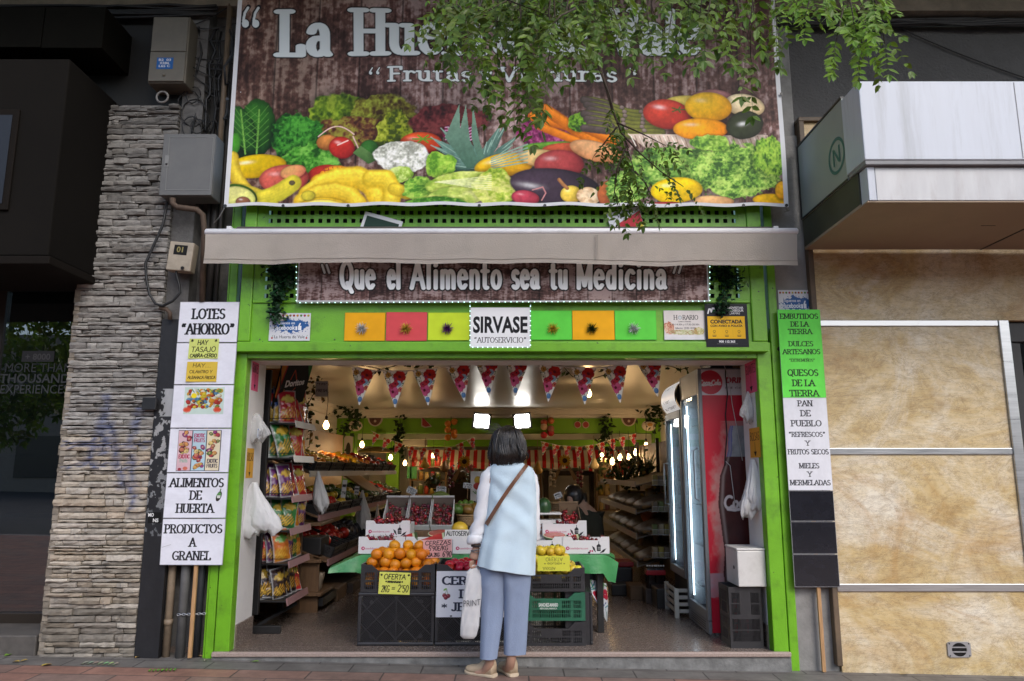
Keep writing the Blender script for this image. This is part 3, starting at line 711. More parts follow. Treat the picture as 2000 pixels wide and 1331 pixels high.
# ochre marble wall
def marble_mat():
 m=bpy.data.materials.new("ochre_marble");m.use_nodes=True
 n,l=m.node_tree.nodes,m.node_tree.links;b=n["Principled BSDF"]
 tc=n.new("ShaderNodeTexCoord")
 def noise(sc,det,rough,stretch,dist=0,loc=(0,0,0)):
  mp=n.new("ShaderNodeMapping");mp.inputs["Scale"].default_value=stretch;mp.inputs["Location"].default_value=loc;l.new(tc.outputs["Object"],mp.inputs[0])
  z=n.new("ShaderNodeTexNoise");z.inputs["Scale"].default_value=sc;z.inputs["Detail"].default_value=det;z.inputs["Roughness"].default_value=rough
  z.inputs["Distortion"].default_value=dist;l.new(mp.outputs[0],z.inputs[0]);return z.outputs[0]
 def ramp(src,a,c):
  r=n.new("ShaderNodeValToRGB");e=r.color_ramp.elements
  e[0].position,e[1].position=a[0],a[-1];e[0].color=(*c[0],1);e[1].color=(*c[-1],1)
  for p,q in list(zip(a,c))[1:-1]:k=e.new(p);k.color=(*q,1)
  l.new(src,r.inputs[0]);return r.outputs[0]
 def mix(f,a,c,mode='MIX'):
  x=n.new("ShaderNodeMix");x.data_type='RGBA';x.blend_type=mode
  (l.new(f,x.inputs[0])if not isinstance(f,float)else setattr(x.inputs[0],'default_value',f))
  l.new(a,x.inputs[6]);(l.new(c,x.inputs[7])if not isinstance(c,tuple)else setattr(x.inputs[7],'default_value',(*c,1)));return x.outputs[2]
 base=ramp(noise(1.1,13,.72,(1,1,1.25),.9),[.3,.45,.56,.7],[(.42,.265,.09),(.55,.42,.21),(.64,.54,.36),(.73,.67,.55)])
 pale=ramp(noise(1.0,13,.68,(1,1,1.1),.7,(3,0,1.7)),[.5,.64],[(0,0,0),(.8,.8,.8)])
 c=mix(pale,base,(.74,.70,.60))
 rust=ramp(noise(1.0,13,.68,(.9,1,1.2),1.4,(7,2,5)),[.52,.69],[(0,0,0),(.85,.85,.85)])
 c=mix(rust,c,(.42,.24,.075))
 streak=ramp(noise(1.4,10,.7,(.7,1,2),1.4,(1,3,2)),[.47,.5,.53],[(0,0,0),(.16,.16,.16),(0,0,0)])
 c=mix(streak,c,(.12,.075,.04))
 blotch=ramp(noise(3,12,.75,(1,1,1),.2,(9,1,4)),[.62,.74],[(0,0,0),(.22,.22,.22)])
 c=mix(blotch,c,(.26,.22,.18))
 crack=ramp(noise(1.6,14,.85,(.5,1,3),2.0,(4,4,9)),[.492,.5,.508],[(0,0,0),(.75,.75,.75),(0,0,0)])
 c=mix(crack,c,(.07,.045,.028))
 fine=ramp(noise(11,14,.75,(.9,1,1.1),.8,(2,6,1)),[.3,.5,.7],[(.80,.74,.66),(1,1,1),(1.08,1.07,1.04)]);c=mix(1.0,c,fine,'MULTIPLY')
 vein=ramp(noise(2.6,14,.7,(.8,1,1.7),2.2,(8,1,3)),[.485,.5,.515],[(0,0,0),(.5,.5,.5),(0,0,0)]);c=mix(vein,c,(.20,.12,.055))
 sp_=ramp(noise(38,4,.6,(.7,1,1.6),0,(5,5,5)),[.70,.76],[(0,0,0),(.7,.7,.7)]);c=mix(sp_,c,(.10,.065,.04))
 l.new(c,b.inputs["Base Color"]);b.inputs["Roughness"].default_value=.45
 bp=n.new("ShaderNodeBump");bp.inputs["Strength"].default_value=.25;bp.inputs["Distance"].default_value=.01
 l.new(noise(9,10,.7,(.6,1,2)),bp.inputs["Height"]);l.new(bp.outputs[0],b.inputs["Normal"])
 return m
MARBLE=marble_mat()
owall=thing("ochre_wall","stained ochre marble wall with three bright steel strips","wall",(3.2,0,0))
zs=[P(1000,a).z for a in(632,882,1148)]
xe=PX(1946,626,1).x
def wall_right(z):return P(1946,625).x+(z-zs[0])*0.0
xw=P(1947,625).x
b=MB();b.box(2.305,xw,0,.3,-.2,zs[2]-.027);b.build("lower_panel",MARBLE,owall)
b=MB();b.box(2.305,xw,0,.3,zs[2]+.027,zs[1]-.024);b.build("middle_panel",MARBLE,owall)
b=MB();b.box(2.305,xw,0,.3,zs[1]+.024,zs[0]-.024);b.build("upper_panel",MARBLE,owall)
zt=P(1570,238).z
b=MB();b.box(2.305,xw-.045,0,.3,zs[0]+.024,zt);b.box(xw-.042,6,0.004,.3,zs[0]+.024,zt);b.build("top_panel",MARBLE,owall)
for z,h in zip(zs,(.022,.023,.026)):
 b=MB();b.cbox(2.31,xw-.002,-.012,.12,z-h,z+h,.003);b.build("steel_strip",STEEL,owall)
b=MB();b.cbox(xw,xw+.075,-.02,.12,-.2,zs[0]+.022,.004);b.build("corner_strip",STEEL,owall)
b=MB();b.cbox(2.262,2.303,-.03,.1,.0,P(1570,240).z,.006);b.build("edge_trim",M("brown_trim",(.11,.075,.045),.6,var=.3,vscale=6,dirt=.5),owall)
b=MB();b.cbox(2.262,3.0,-.03,.1,P(1570,240).z+.001,P(1570,232).z,.004);b.build("cap_trim",M("brown_trim",(.11,.075,.045)),owall)
vc=P(1873,1269,-.004);vent=thing("wall_vent","small square metal vent plate with round barred opening low in ochre wall","vent",vc)
q=.083;b=MB();n_=28;ring=[(.053*cos(2*pi*k/n_),.053*sin(2*pi*k/n_))for k in range(n_)]
sq=[]
for k in range(n_):
 a=2*pi*k/n_;m_=max(abs(cos(a)),abs(sin(a)));sq.append((q*.98*cos(a)/m_,q*.62*sin(a)/m_))
for y in(-.006,):
 b.add([(vc.x+x,vc.y+y,vc.z+z*.85)for x,z in ring]+[(vc.x+x,vc.y+y,vc.z+z)for x,z in sq],[(k,(k+1)%n_,(k+1)%n_+n_,k+n_)for k in range(n_)])
 b.add([(vc.x+x,vc.y+y,vc.z+z)for x,z in sq]+[(vc.x+x,vc.y+.004,vc.z+z)for x,z in sq],[(k,(k+1)%n_,(k+1)%n_+n_,k+n_)for k in range(n_)])
b.build("plate",STEEL if False else M("dull_plate",(.36,.36,.37),.45,metal=.6,var=.1),vent)
b=MB();b.lathe([(.052,0),(.0,0.0)],24,Matrix.Translation((vc.x,vc.y-.001,vc.z))@Matrix.Rotation(pi/2,4,'X'));b.build("opening",DARK,vent)
for dz in(-.015,.015):
 b=MB();b.box(vc.x-.05,vc.x+.05,vc.y-.005,vc.y-.002,vc.z+dz-.004,vc.z+dz+.004);b.build("bar",M("dull_plate"),vent)
for dx in(-1,1):
 for dz in(-1,1):b=MB();b.ball((vc.x+dx*.068,vc.y-.007,vc.z+dz*.04),.005,8,(1,.5,1));b.build("screw",DARK,vent)
b=MB();b.box(2.264,7,.1,.5,zt+.02,P(1700,46).z)
single(b,"rendered_wall",M("grey_rough_render",(.085,.083,.082),.9,var=.12,vscale=4,bump=1.0,bscale=55),"dark grey rough rendered wall above the white canopy","wall",(4,0,4))
b=MB();b.box(XR+.1,7,-.02,.5,P(1700,24).z,5.19)
single(b,"concrete_beam",M("beam_render",(.2,.17,.13),.9,var=.3,vscale=4,bump=.6),"pale brown concrete beam along the top above the cables","beam",(4,0,5))
b=MB();zc=P(1700,36).z
for k in range(9):
 z=zc-.035+.01*(k%5)+R.uniform(-.006,.006);y=.02+.018*(k//5)
 b.tube([(XR+.1+i*.3,y+R.uniform(-.006,.006),z+.010*sin(i*1.7+k)+R.uniform(-.006,.006))for i in range(18)],.011+.004*(k%3),7)
single(b,"cable_bundle",RUBBER,"bundle of black cables running under the concrete beam","cables",(4,0,4.9),smooth=True)
b=MB();a,c_=P(1715,36,.08),P(2040,165,.08)
b.tube([a.lerp(c_,t/14)+Vector((0,0,-.03*sin(pi*t/14)))for t in range(15)],.006,6)
single(b,"loose_cable",RUBBER,"single thin black cable sloping down across the dark grey wall","cable",tuple(a),smooth=True)
# white box canopy at the right
YC=-1.05
cz0=P(1697,395,YC).z;cz1=P(1690,326,YC).z;cz2=P(1675,165,YC).z
cxf=P(1692,360,YC).x
can=thing("shop_canopy","projecting white metal box canopy with brown underside and round emblem on its side","canopy",(3.4,-.5,cz0))
CANW=M("canopy_enamel",(.50,.535,.60),.4,var=.03,vscale=3,dirt=.55,dirtcol=(.28,.29,.30),dscale=1.6,stretch=(6,6,.5))
b=MB();b.cbox(cxf-.015,6.2,YC-.04,YC+.22,cz1+.03,cz2,.006);b.build("fascia",CANW,can)
b=MB();b.cbox(cxf-.012,6.2,YC-.035,YC+.2,cz1,cz1+.028,.004);b.build("drip_rail",M("grey_rail",(.2,.2,.21),.5,var=.2),can)
for x_ in(cxf+.98,cxf+1.02+.98):b=MB();b.box(x_,x_+.004,YC-.0425,YC-.0395,cz1+.04,cz2-.01);b.build("panel_seam",M("grey_rail"),can)
b=MB();b.cbox(cxf+.06,6.2,YC,YC+.1,cz0+.01,cz1-.001,.004);b.build("lower_fascia",M("zinc_sheet",(.34,.345,.36),.38,metal=.25,var=.15,vscale=2.5,stretch=(3,3,.6),dirt=.6,dirtcol=(.2,.18,.17),dscale=3),can)
b=MB();b.cbox(cxf+.01,cxf+.058,YC-.004,YC+.1,cz0+.01,cz1-.001,.004);b.build("corner_post",CANW,can)
b=MB();b.box(cxf,6.2,YC+.1,-.03,cz0,cz0+.02);b.box(cxf,6.2,YC+.004,YC+.1,cz0,cz0+.009);b.build("soffit",M("brown_soffit",(.30,.225,.16),.7,var=.1,vscale=3,dirt=.3,dirtcol=(.13,.09,.06),dscale=1.5),can)
b=MB();xs_=P(1915,490,-.03).x;b.box(xs_-.006,xs_+.006,YC+.1,-.032,cz0-.004,cz0-.001);b.build("seam",DARK,can)
b=MB();b.box(cxf,cxf+.02,YC+.1,-.03,cz0+.021,cz1-.002);b.build("dark_side",M("olive_side",(.045,.045,.03),.6,var=.3,vscale=4),can)
zn1=P(1679,190,YC+.2).z
b=MB();b.box(cxf-.008,cxf+.012,YC+.222,-.035,cz1,zn1-.0);b.build("side_panel",M("side_enamel",(.30,.33,.31),.5,var=.06,vscale=3),can)
b=MB();b.box(cxf-.014,cxf+.0121,YC+.221,-.033,zn1+.001,zn1+.016);b.box(cxf-.014,cxf-.0085,-.05,-.033,cz1,zn1);b.box(cxf-.014,cxf-.0085,YC+.223,-.051,cz1,cz1+.012);b.build("edge_strip",DARK,can)
b=MB();q0=PX(1634,305,cxf-.009)
def emblem_pt(u,v):return(cxf-.0105,q0.y-u,q0.z+v)
ri,ro=.105,.128
pts=[]
for k in range(33):
 a=2*pi*k/32
 pts.append((emblem_pt(ri*cos(a),ri*sin(a)),emblem_pt(ro*cos(a),ro*sin(a))))
for(a,b2),(c2,d2)in zip(pts,pts[1:]):b.quad(a,b2,d2,c2)
def bar(u0,v0,u1,v1,t):
 d=Vector((u1-u0,v1-v0)).normalized();n2=Vector((-d.y,d.x))*t
 b.quad(*[emblem_pt(*p)for p in((u0+n2.x,v0+n2.y),(u0-n2.x,v0-n2.y),(u1-n2.x,v1-n2.y),(u1+n2.x,v1+n2.y))])
bar(-.045,-.062,-.045,.062,.011);bar(.045,-.062,.045,.062,.011);bar(.034,-.05,-.034,.05,.0105)
b.build("emblem",M("teal_emblem",(.035,.13,.13),.5),can)
b=MB();b.box(xs_-.35,xs_-.25,-.6,-.598,cz0-.003,cz0-.001);b.tube([P(1815,437,-.5),P(1835,427,-.5),P(1852,429,-.5)],.004,5);b.build("soffit_wire",DARK,can)
win=thing("shop_window","dark shop window with steel edge at the far end of the ochre wall","window",(xw+.5,.1,1))
b=MB();b.box(xw+.2,6,.10,.112,-.1,zs[0]-.14);b.build("pane",glass_mat("window_glass",(.35,.36,.36),1.7),win)
b=MB();b.cbox(xw+.08,6,.05,.16,zs[0]-.135,zs[0]+.02,.006);b.cbox(xw+.08,xw+.19,.05,.16,-.1,zs[0]-.14,.006);b.build("frame",DARK,win)
b=MB();b.box(xw+.08,6,1.6,1.7,-.1,3.2);b.box(xw-.1,xw-.02,.31,1.6,-.1,3.2);b.build("room_back",M("dim_room",(.03,.03,.03),.8),win)
# LEFT OF THE SHOP
# split-face stone pillar
zpt=P(200,205).z
STONE=col_mat("split_stone",.85,.3,bump=.9,bscale=28,var=.35,vscale=14)
pil=MB()
x0p,x1p=-3.30,-2.64
pil.box(x0p+.03,x1p-.005,.03,.5,-.05,zpt-.02,(.05,.045,.04))
rz=random.Random(3);z=slope(-3)-.04
while z<zpt-.01:
 h=rz.choice([.020,.026,.032,.036,.042,.05]);x=x0p+rz.uniform(-.014,.008)
 while x<x1p-.02:
  wd=rz.choice([.07,.11,.16,.2,.26,.33])*rz.uniform(.8,1.2);x2=min(x+wd,x1p)
  if x1p-x2<.05:x2=x1p
  y=rz.uniform(-.034,.0)
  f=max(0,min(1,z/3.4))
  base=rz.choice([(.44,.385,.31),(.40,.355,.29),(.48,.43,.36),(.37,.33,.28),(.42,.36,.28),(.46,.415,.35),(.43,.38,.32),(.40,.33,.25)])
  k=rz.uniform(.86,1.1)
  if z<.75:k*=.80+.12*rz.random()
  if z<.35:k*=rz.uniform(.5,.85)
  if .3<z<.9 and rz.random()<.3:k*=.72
  if z>1.6:g_=sum(base)/3;base=tuple((g_*.6+c*.4)*.86 for c in base)  # upper stones greyed and darkened: shade from above put into the colour
  g_=sum(base)/3;base=tuple(g_*.08+c*.92 for c in base);k*=rz.choice((.8,1,1,1.06))*.98-.11*max(0,z-.9)  # tone also falls with height, painting the same shade
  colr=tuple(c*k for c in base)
  nxs=max(2,int((x2-x)/.035));gap=.0025
  top=rz.uniform(0,.004);vs_=[]
  for row,(zz,yy)in enumerate(((z+gap,.03),(z+gap,0),(z+h*.5,-.006),(z+h-gap-top,-.002),(z+h-gap-top,.03))):
   for i in range(nxs+1):
    xx=x+gap+(x2-x-2*gap)*i/nxs
    jag=0 if row in(0,4)else rz.uniform(-.005,.005)
    zj=0 if row in(0,4)else rz.uniform(-.0025,.0025)
    edge=(.006 if i in(0,nxs)and row in(1,2,3)else 0)
    vs_.append((xx,(yy if row in(0,4)else y+yy+jag+edge),zz+zj))
  fs_=[(r_*(nxs+1)+i,r_*(nxs+1)+i+1,(r_+1)*(nxs+1)+i+1,(r_+1)*(nxs+1)+i)for r_ in range(4)for i in range(nxs)]
  L0=[r_*(nxs+1)for r_ in range(5)];L1=[q_+nxs for q_ in L0]
  fs_+=[tuple(reversed(L0)),tuple(L1)]
  cl=[]
  for q in vs_:
   u,zq,m=q[0],q[2],0
   for cx,sl_,za,zb2 in((-3.06,.22,1.38,1.75),(-2.98,-.05,1.45,1.9),(-2.90,-.28,1.2,1.7),(-2.80,.2,1.5,1.8),(-2.78,-.1,1.05,1.45)):
    if za<zq<zb2:m=max(m,1-abs(u-cx-(zq-1.5)*sl_)/.035)
   if 1.50<zq<1.55 or 1.36<zq<1.40:m=max(m,.6*(rz.random()<.6))
   m=max(0,min(1,m*1.6))*rz.uniform(.45,1.0)
   cl.append(tuple(a*(1-m)+b_*m for a,b_ in zip(colr,(.09,.11,.2))))
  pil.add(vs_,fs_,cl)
  x=x2
 z+=h
z=-.02
while z<zpt-.05:
 h=rz.choice([.03,.045,.06]);y=-.02
 while y<.5:
  l_=rz.uniform(.12,.3);k=rz.uniform(.5,.9)
  pil.box(x0p-.012*rz.random()-.004,x0p+.03,y+.002,min(.5,y+l_)-.002,z+.002,z+h-.002,(.3*k,.26*k,.21*k));y+=l_
 z+=h
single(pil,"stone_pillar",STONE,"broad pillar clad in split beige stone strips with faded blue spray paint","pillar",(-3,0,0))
# black panel beside it, with torn posters
zb=P(330,625).z
S_=Print((-2.636,-.02,zb),(.168,0,0),(0,0,-zb+slope(-2.5)-.01),260,(.014,.014,.016))
h_,w_=S_.uu.shape
n1=fbm(h_,w_,60,6,11,5);n2=fbm(h_,w_,24,3,5,4)
vv=S_.vv
zz=zb*(1-vv)
mask=((n1>.56)&(zz>1.05)&(zz<1.72)).astype(float)*.9
S_.mix((slice(None),slice(None)),mask,(.33,.33,.33))
m2=((zz>1.72)&(zz<1.93)&(S_.uu>.25+.25*(n1-.5))&(n2>.3)).astype(float)
S_.mix((slice(None),slice(None)),m2*.9,(.36,.37,.38))
m3=((n1>.58)&(zz>.85)&(zz<1.3)).astype(float)*.8
S_.mix((slice(None),slice(None)),m3,(.16,.17,.18))
S_.c*=(.7+.6*n2)[...,None]
pan=S_.build("poster_board",col_mat("worn_panel",.5,.4,bump=.2,bscale=25),None,.05,(.012,.012,.013))
tag(pan,"tall black board with scraps of torn white posters beside the stone pillar","panel")
a,c_=P(288,1010,-.023),P(316,1010,-.023)
S_=sheet(289,1001,315,1022,-.024,700,(.01,.01,.01));S_.sans("MO",20,30,25,(.75,.75,.75),.03,width=40);S_.sans("NS",56,68,25,(.75,.75,.75),.03,width=40)
tag(S_.build("sticker",PAPER,None,.001),"small black sticker with chunky white letters MO NS on the black board","sticker")
b=MB();b.cbox(P(279,790,-.06).x,P(306,790,-.06).x,-.075,-.045,P(290,801,-.06).z,P(290,777,-.06).z,.004)
single(b,"black_box",BLACK,"little black box fixed on the stone pillar beside the black board","box",tuple(P(292,790,-.06)))
# service niche with pipes between board and green post
nic=MB();nic.box(-2.47,-2.16,.16,.5,0,5.2);nic.box(-2.64,-2.47,.02,.5,zb+.002,5.2)
single(nic,"service_niche",M("grubby_concrete",(.12,.115,.11),.9,var=.3,vscale=7,bump=.5,dirt=.7,dirtcol=(.02,.02,.02)),"grubby concrete strip of wall behind pipes and cables","wall",(-2.3,.2,0))
def pipe(name,x,y,r,z0,z1,mat,label,cat="pipe",joints=()):
 t=thing(name,label,cat,(x,y,z0))
 b=MB();b.tube([(x,y,z0),(x,y,(z0+z1)/2),(x,y,z1)],r,14);b.build("tube",mat,t,smooth=True)
 for zj in joints:b=MB();b.tube([(x,y,zj-.02),(x,y,zj+.02)],r*1.18,14);b.build("collar",mat,t,smooth=True)
 return t
def gx(px,py,y):return P(px,py,y).x
pipe("drain_pipe",gx(330,1200,.04),.04,.027,.01,1.2,M("beige_pipe",(.21,.16,.11),.6,var=.3,vscale=7,dirt=.5,dirtcol=(.05,.04,.03)),"thin beige waste pipe below the left sign","pipe",(.28,))
pipe("drain_pipe",gx(357,1200,.02),.02,.032,.0,1.2,M("grey_pipe",(.10,.10,.10),.6,var=.3,vscale=6),"dull grey waste pipe behind the pine stick of the left sign")
pipe("drain_pipe",gx(387,1200,.05),.05,.030,.0,1.2,M("dark_pipe",(.022,.025,.03),.5,var=.3,vscale=8),"black waste pipe beside the green post below the left sign")
b=MB();a,c_=P(349,1201,-.02),P(398,1199,-.02)
for k in range(11):
 p=a.lerp(c_,k/10);m_=Matrix.Translation(p)@Matrix.Rotation((pi/2)*(k%2),4,'X')
 b.tube([m_@Vector((.013*cos(t*pi/5),0,.007*sin(t*pi/5)))for t in range(11)],.0028,6)
single(b,"chain",STEEL,"short steel chain round the pipes and the pine stick","chain",tuple(a),smooth=True)
for i,(px,lab)in enumerate(((398,"first dark conduit left of the green trim above the left sign"),(412,"thicker dark conduit in the middle of the pipes above the left sign"),(427,"dark conduit nearest the green trim above the left sign"))):
 pipe("conduit",gx(px,560,.1),.1-.02*i,(.020,.028,.018)[i],2.2,4.6,M("brown_black_pipe",(.025,.022,.02),.6,var=.4,vscale=6),lab,"conduit")
pipe("brown_conduit",gx(436,200,.02),.02,.022,3.4,5.1,M("beige_brown_pipe",(.13,.09,.055),.6,var=.3),"leaning brown pipe beside the left edge of the banner")
b=MB()
for i in range(9):
 x=R.uniform(-2.6,-2.2);y0=R.uniform(-.02,.1);pts=[]
 for k in range(9):pts.append((x+R.uniform(-.03,.03),y0+R.uniform(-.015,.02),4.9-k*.12*R.uniform(.8,1.1)))
 b.tube(pts,R.choice([.005,.007,.010]),6)
for i in range(12):
 c0=Vector((R.uniform(-2.62,-2.28),R.uniform(-.02,.06),R.uniform(3.95,4.4)));r_=R.uniform(.04,.10)
 b.tube([c0+Vector((r_*cos(t*.5),R.uniform(-.01,.01),r_*1.2*sin(t*.5)))for t in range(int(R.uniform(8,14)))],.005,5)
for i in range(10):
 a=Vector((R.uniform(-2.9,-2.7),R.uniform(-.05,.05),R.uniform(4.6,5.0)));c2=Vector((R.uniform(-2.4,-2.2),.03,R.uniform(4.2,5.1)))
 b.tube([a.lerp(c2,t/8)+Vector((0,0,-.06*sin(pi*t/8)))for t in range(9)],.005,5)
single(b,"cable_tangle",RUBBER,"tangle of black cables hanging between the meter boxes and the banner","cables",(-2.45,0,4.4),smooth=True)
b=MB()
for k in range(6):
 z=4.98+.018*k;b.tube([(-6+i*.4,-.02+R.uniform(-.01,.02),z+R.uniform(-.012,.012))for i in range(10)],.012,6)
single(b,"cable_run",RUBBER,"thick run of dark cables along the top above the stone pillar","cables",(-4,0,5),smooth=True)
b=MB();b.box(-6,-2.1,.0,.5,5.08,5.19);single(b,"concrete_beam",M("beam_render"),"dark weathered beam along the top above the upper meter box","beam",(-4,0,5.1))
# meter boxes
def cabinet(name,label,px0,py0,px1,py1,y0,y1,mat,door_mat=None,lid=None):
 m=(py0+py1)/2;xa,xb=P(px0,m,y0).x,P(px1,m,y0).x;za,zb_=P(px0,py1,y0).z,P(px0,py0,y0).z
 t=thing(name,label,"box",((xa+xb)/2,y0,za))
 b=MB();b.cbox(xa,xb,y0+.008,y1,za,zb_,.008);b.build("case",mat,t)
 return t,xa,xb,za,zb_
CREAM=M("cream_plastic",(.11,.098,.075),.55,var=.15,vscale=7,dirt=.4,dirtcol=(.1,.09,.07))
GREYBOX=M("grey_cabinet_paint",(.12,.12,.117),.5,var=.12,vscale=6,dirt=.6,dirtcol=(.13,.125,.12),dscale=3)
t,xa,xb,za,zb_=cabinet("meter_box","tall cream meter box with blue number sticker and cables around it",293,32,366,162,-.14,.06,CREAM)
b=MB();b.cbox(xa+.008,xb-.008,-.147,-.133,za+.01,za+.26,.004);b.cbox(xa+.008,xb-.008,-.145,-.133,za+.265,zb_-.01,.004);b.build("lid",CREAM,t)
S_=sheet(306,113,338,135,-.149,500,(.02,.10,.30));S_.sans("B2  03",62,28,20,(.6,.6,.62),.02,width=95);S_.sans("0386",62,55,20,(.6,.6,.62),.02,width=72);S_.sans("L65 C",62,80,20,(.6,.6,.62),.02,width=88)
S_.build("number_sticker",PAPER,t,.001)
b=MB();b.ball((xa+.13,-.148,za+.06),.012,8);b.build("knob",CREAM,t)
b=MB();c0=P(317,190,-.1);b.tube([c0+Vector((.045*cos(k*pi/10),0,.045*sin(k*pi/10)))for k in range(21)],.008,7)
single(b,"hook_ring",M("grey_ring",(.2,.19,.18),.5),"grey plastic ring hanging under the cream meter box","ring",tuple(c0),smooth=True)
t,xa,xb,za,zb_=cabinet("meter_cabinet","square grey metal cabinet with lock plate mounted on the stone pillar",318,262,418,384,-.15,.02,GREYBOX)
b=MB();b.cbox(xa-.006,xb+.0,-.162,-.144,za+.005,zb_-.005,.004);b.build("door",GREYBOX,t)
b=MB();w2,h2=xb-xa,zb_-za
for(u0,u1,v0,v1)in((.10,.97,.09,.098),(.10,.97,.93,.938),(.10,.108,.098,.93),(.962,.97,.098,.93)):b.box(xa+w2*u0,xa+w2*u1,-.1645,-.1618,za+h2*v0,za+h2*v1)
b.build("door_rim",M("grey_rim",(.2,.2,.195),.5),t)
b=MB();b.box(xa+.02,xa+.05,-.166,-.1618,za+h2*.46,za+h2*.64);b.build("lock_plate",M("grey_rim"),t)
b=MB();b.ball((xa+.035,-.166,za+h2*.5),.009,10);b.build("lock",DARK,t)
b=MB();b.tube([P(337,388,-.16),P(338,398,-.16),P(346,405,-.16),P(385,410,-.14),P(396,420,-.12),P(399,450,-.1),P(395,590,-.05)],.022,12)
single(b,"rusty_pipe",M("rust_pipe",(.07,.045,.03),.75,var=.4,vscale=10),"bent rust brown pipe leaving the bottom of the grey cabinet","pipe",tuple(P(340,395,-.16)),smooth=True)
t,xa,xb,za,zb_=cabinet("junction_box","small cream junction box numbered 01 tilted on the stone pillar",324,472,372,528,-.13,-.03,M("cream_box",(.36,.31,.24),.6,var=.2,vscale=9,dirt=.5,dirtcol=(.12,.1,.08)))
S_=sheet(336,479,362,498,-.1235,500,(.012,.012,.012));S_.sans("01",S_.W*500,S_.H*720,S_.H*560,(.28,.24,.1),.02);S_.build("number_plate",PAPER,t,.001)
b=MB();b.tube([P(356,523,-.125),P(356,523,-.14)],.013,10);b.build("lock",DARK,t)
t.rotation_euler=(0,radians(5),0)
b=MB();b.tube([P(327,395,-.08),P(318,440,-.08),P(300,480,-.08),P(284,515,-.08),P(286,545,-.08),P(292,575,-.08),P(304,594,-.08),P(318,598,-.08),P(338,588,-.08),P(352,572,-.08),P(350,556,-.08),P(344,535,-.09),P(346,525,-.09)],.010,9)
single(b,"cable_loop",RUBBER,"thick black cable looping on the stone pillar below the junction box","cable",tuple(P(290,540,-.08)),smooth=True)
b=MB();b.tube([P(312,602,-.06),P(325,604,-.06),P(332,612,-.06),P(332,625,-.05)],.016,10)
single(b,"pipe_elbow",M("rust_pipe"),"short brown pipe elbow on the stone above the black board","pipe",tuple(P(320,604,-.06)),smooth=True)
# dark restaurant front at far left
yg=.42
rest=thing("restaurant_window","dark glazed restaurant front with white lettering on the glass","shop window",(-4,yg,0))
zg0,zg1=P(50,1196,yg).z,P(50,568,yg).z
b=MB();b.box(-7,x0p-.02,yg,yg+.012,zg0,zg1);b.build("pane",glass_mat("shop_glass",(.5,.53,.53),2.8),rest)
b=MB();b.cbox(-7,x0p-.02,yg-.03,yg+.06,zg1,zg1+.09,.006);b.cbox(-7,x0p-.02,yg-.03,yg+.06,zg0-.16,zg0,.006);b.cbox(P(0,800,yg).x-.55,P(0,800,yg).x-.04,yg-.02,yg+.05,zg0,zg1,.005);b.build("frame",M("bronze_frame",(.03,.022,.016),.4,metal=.3),rest)
b=MB();b.box(-7,x0p-.02,3.0,3.1,0,4);b.box(-7,x0p-.02,yg+.07,3.0,.0,.05);b.box(-7,x0p-.02,yg+.07,3.0,3.6,3.7);b.build("dim_room",M("dim_room",(.03,.03,.03),.8),rest)
b=MB();b.cbox(-6.2,-3.9,1.0,1.6,.05,.95,.03);b.cbox(-5.2,-4.4,1.9,2.3,.05,1.5,.03);b.build("counter",M("dim_counter",(.05,.045,.04),.5),rest)
LETT=M("shaded_letters",(.045,.05,.05),.7)  # white letters coloured dark grey, the corner's shade put into them
def glass_text(t,px,py,hpx,width,bold=0.0,mat=LETT):
 tri=sans_tris(t,bold);s_=hpx*ppm(py,yg);c0=P(px,py,yg);k=width*ppm(py,yg)/np.ptp(tri[...,0])
 b=MB()
 for q in tri:b.add([(c0.x+x*k,yg-.003,c0.z+y*s_)for x,y in q],[(0,1,2)])
 return b.build("lettering",mat,rest)
glass_text("MORE THAN",75,727,18,130);glass_text("EIGHTHOUSAND",40,748,18,190,.02);glass_text("EXPERIENCES",66,769,18,132)
b=MB();c0,c1=P(42,707,yg-.002),P(107,686,yg-.002);b.box(c0.x,c1.x,yg-.0045,yg-.003,c0.z,c1.z);b.build("logo_plate",M("logo_dark",(.03,.025,.025),.5),rest)
tri=sans_tris("+ 8000",.02);b=MB();c0=P(74,703,yg)
for q in tri:b.add([(c0.x+x*.052,yg-.006,c0.z+y*.05)for x,y in q],[(0,1,2)])
b.build("lettering",M("logo_letters",(.10,.095,.09),.6),rest)
b=MB();b.cbox(-7,x0p-.03,-.02,yg+.05,slope(-4)-.05,P(50,1240,0).z,.01);single(b,"granite_plinth",M("plinth",(.08,.072,.065),.6,var=.3,vscale=8),"low dark granite plinth below the restaurant window","plinth",(-4,0,0))
BROWN=M("shaded_brown_cladding",(.0085,.0075,.0065),.9,spec=.08,var=.12,vscale=2)  # near-black brown holds the shade of this corner in its colour
sb=thing("signboard_box","big brown projecting box over the restaurant, coloured dark for shade, with a dark recess","sign box",(-4.2,-.5,2.9))
ys=-.58;z0,z1=P(100,500,ys).z,P(100,115,ys).z;x1_=P(116,300,ys).x
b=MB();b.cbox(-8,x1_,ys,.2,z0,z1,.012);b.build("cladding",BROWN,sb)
b=MB();b.cbox(-8,x1_+.02,ys-.012,.2,z0-.06,z0-.003,.006);b.build("bottom_rail",M("shaded_rail_brown",(.009,.007,.0055),.8,spec=.1),sb)
xq=P(32,300,ys).x;b=MB();b.cbox(-8,xq,ys-.02,ys-.003,P(0,412,ys).z,P(0,216,ys).z,.006);b.build("recess_frame",M("shaded_rail_brown"),sb)
b=MB();b.box(-8,P(20,300,ys).x,ys-.024,ys-.0205,P(0,400,ys).z,P(0,228,ys).z);b.build("dark_panel",M("blueblack",(.004,.005,.009),.5),sb)
du=thing("fascia_box","sheet metal fascia box high above the restaurant, coloured dark for shade","fascia",(-4.5,-.6,4.5))
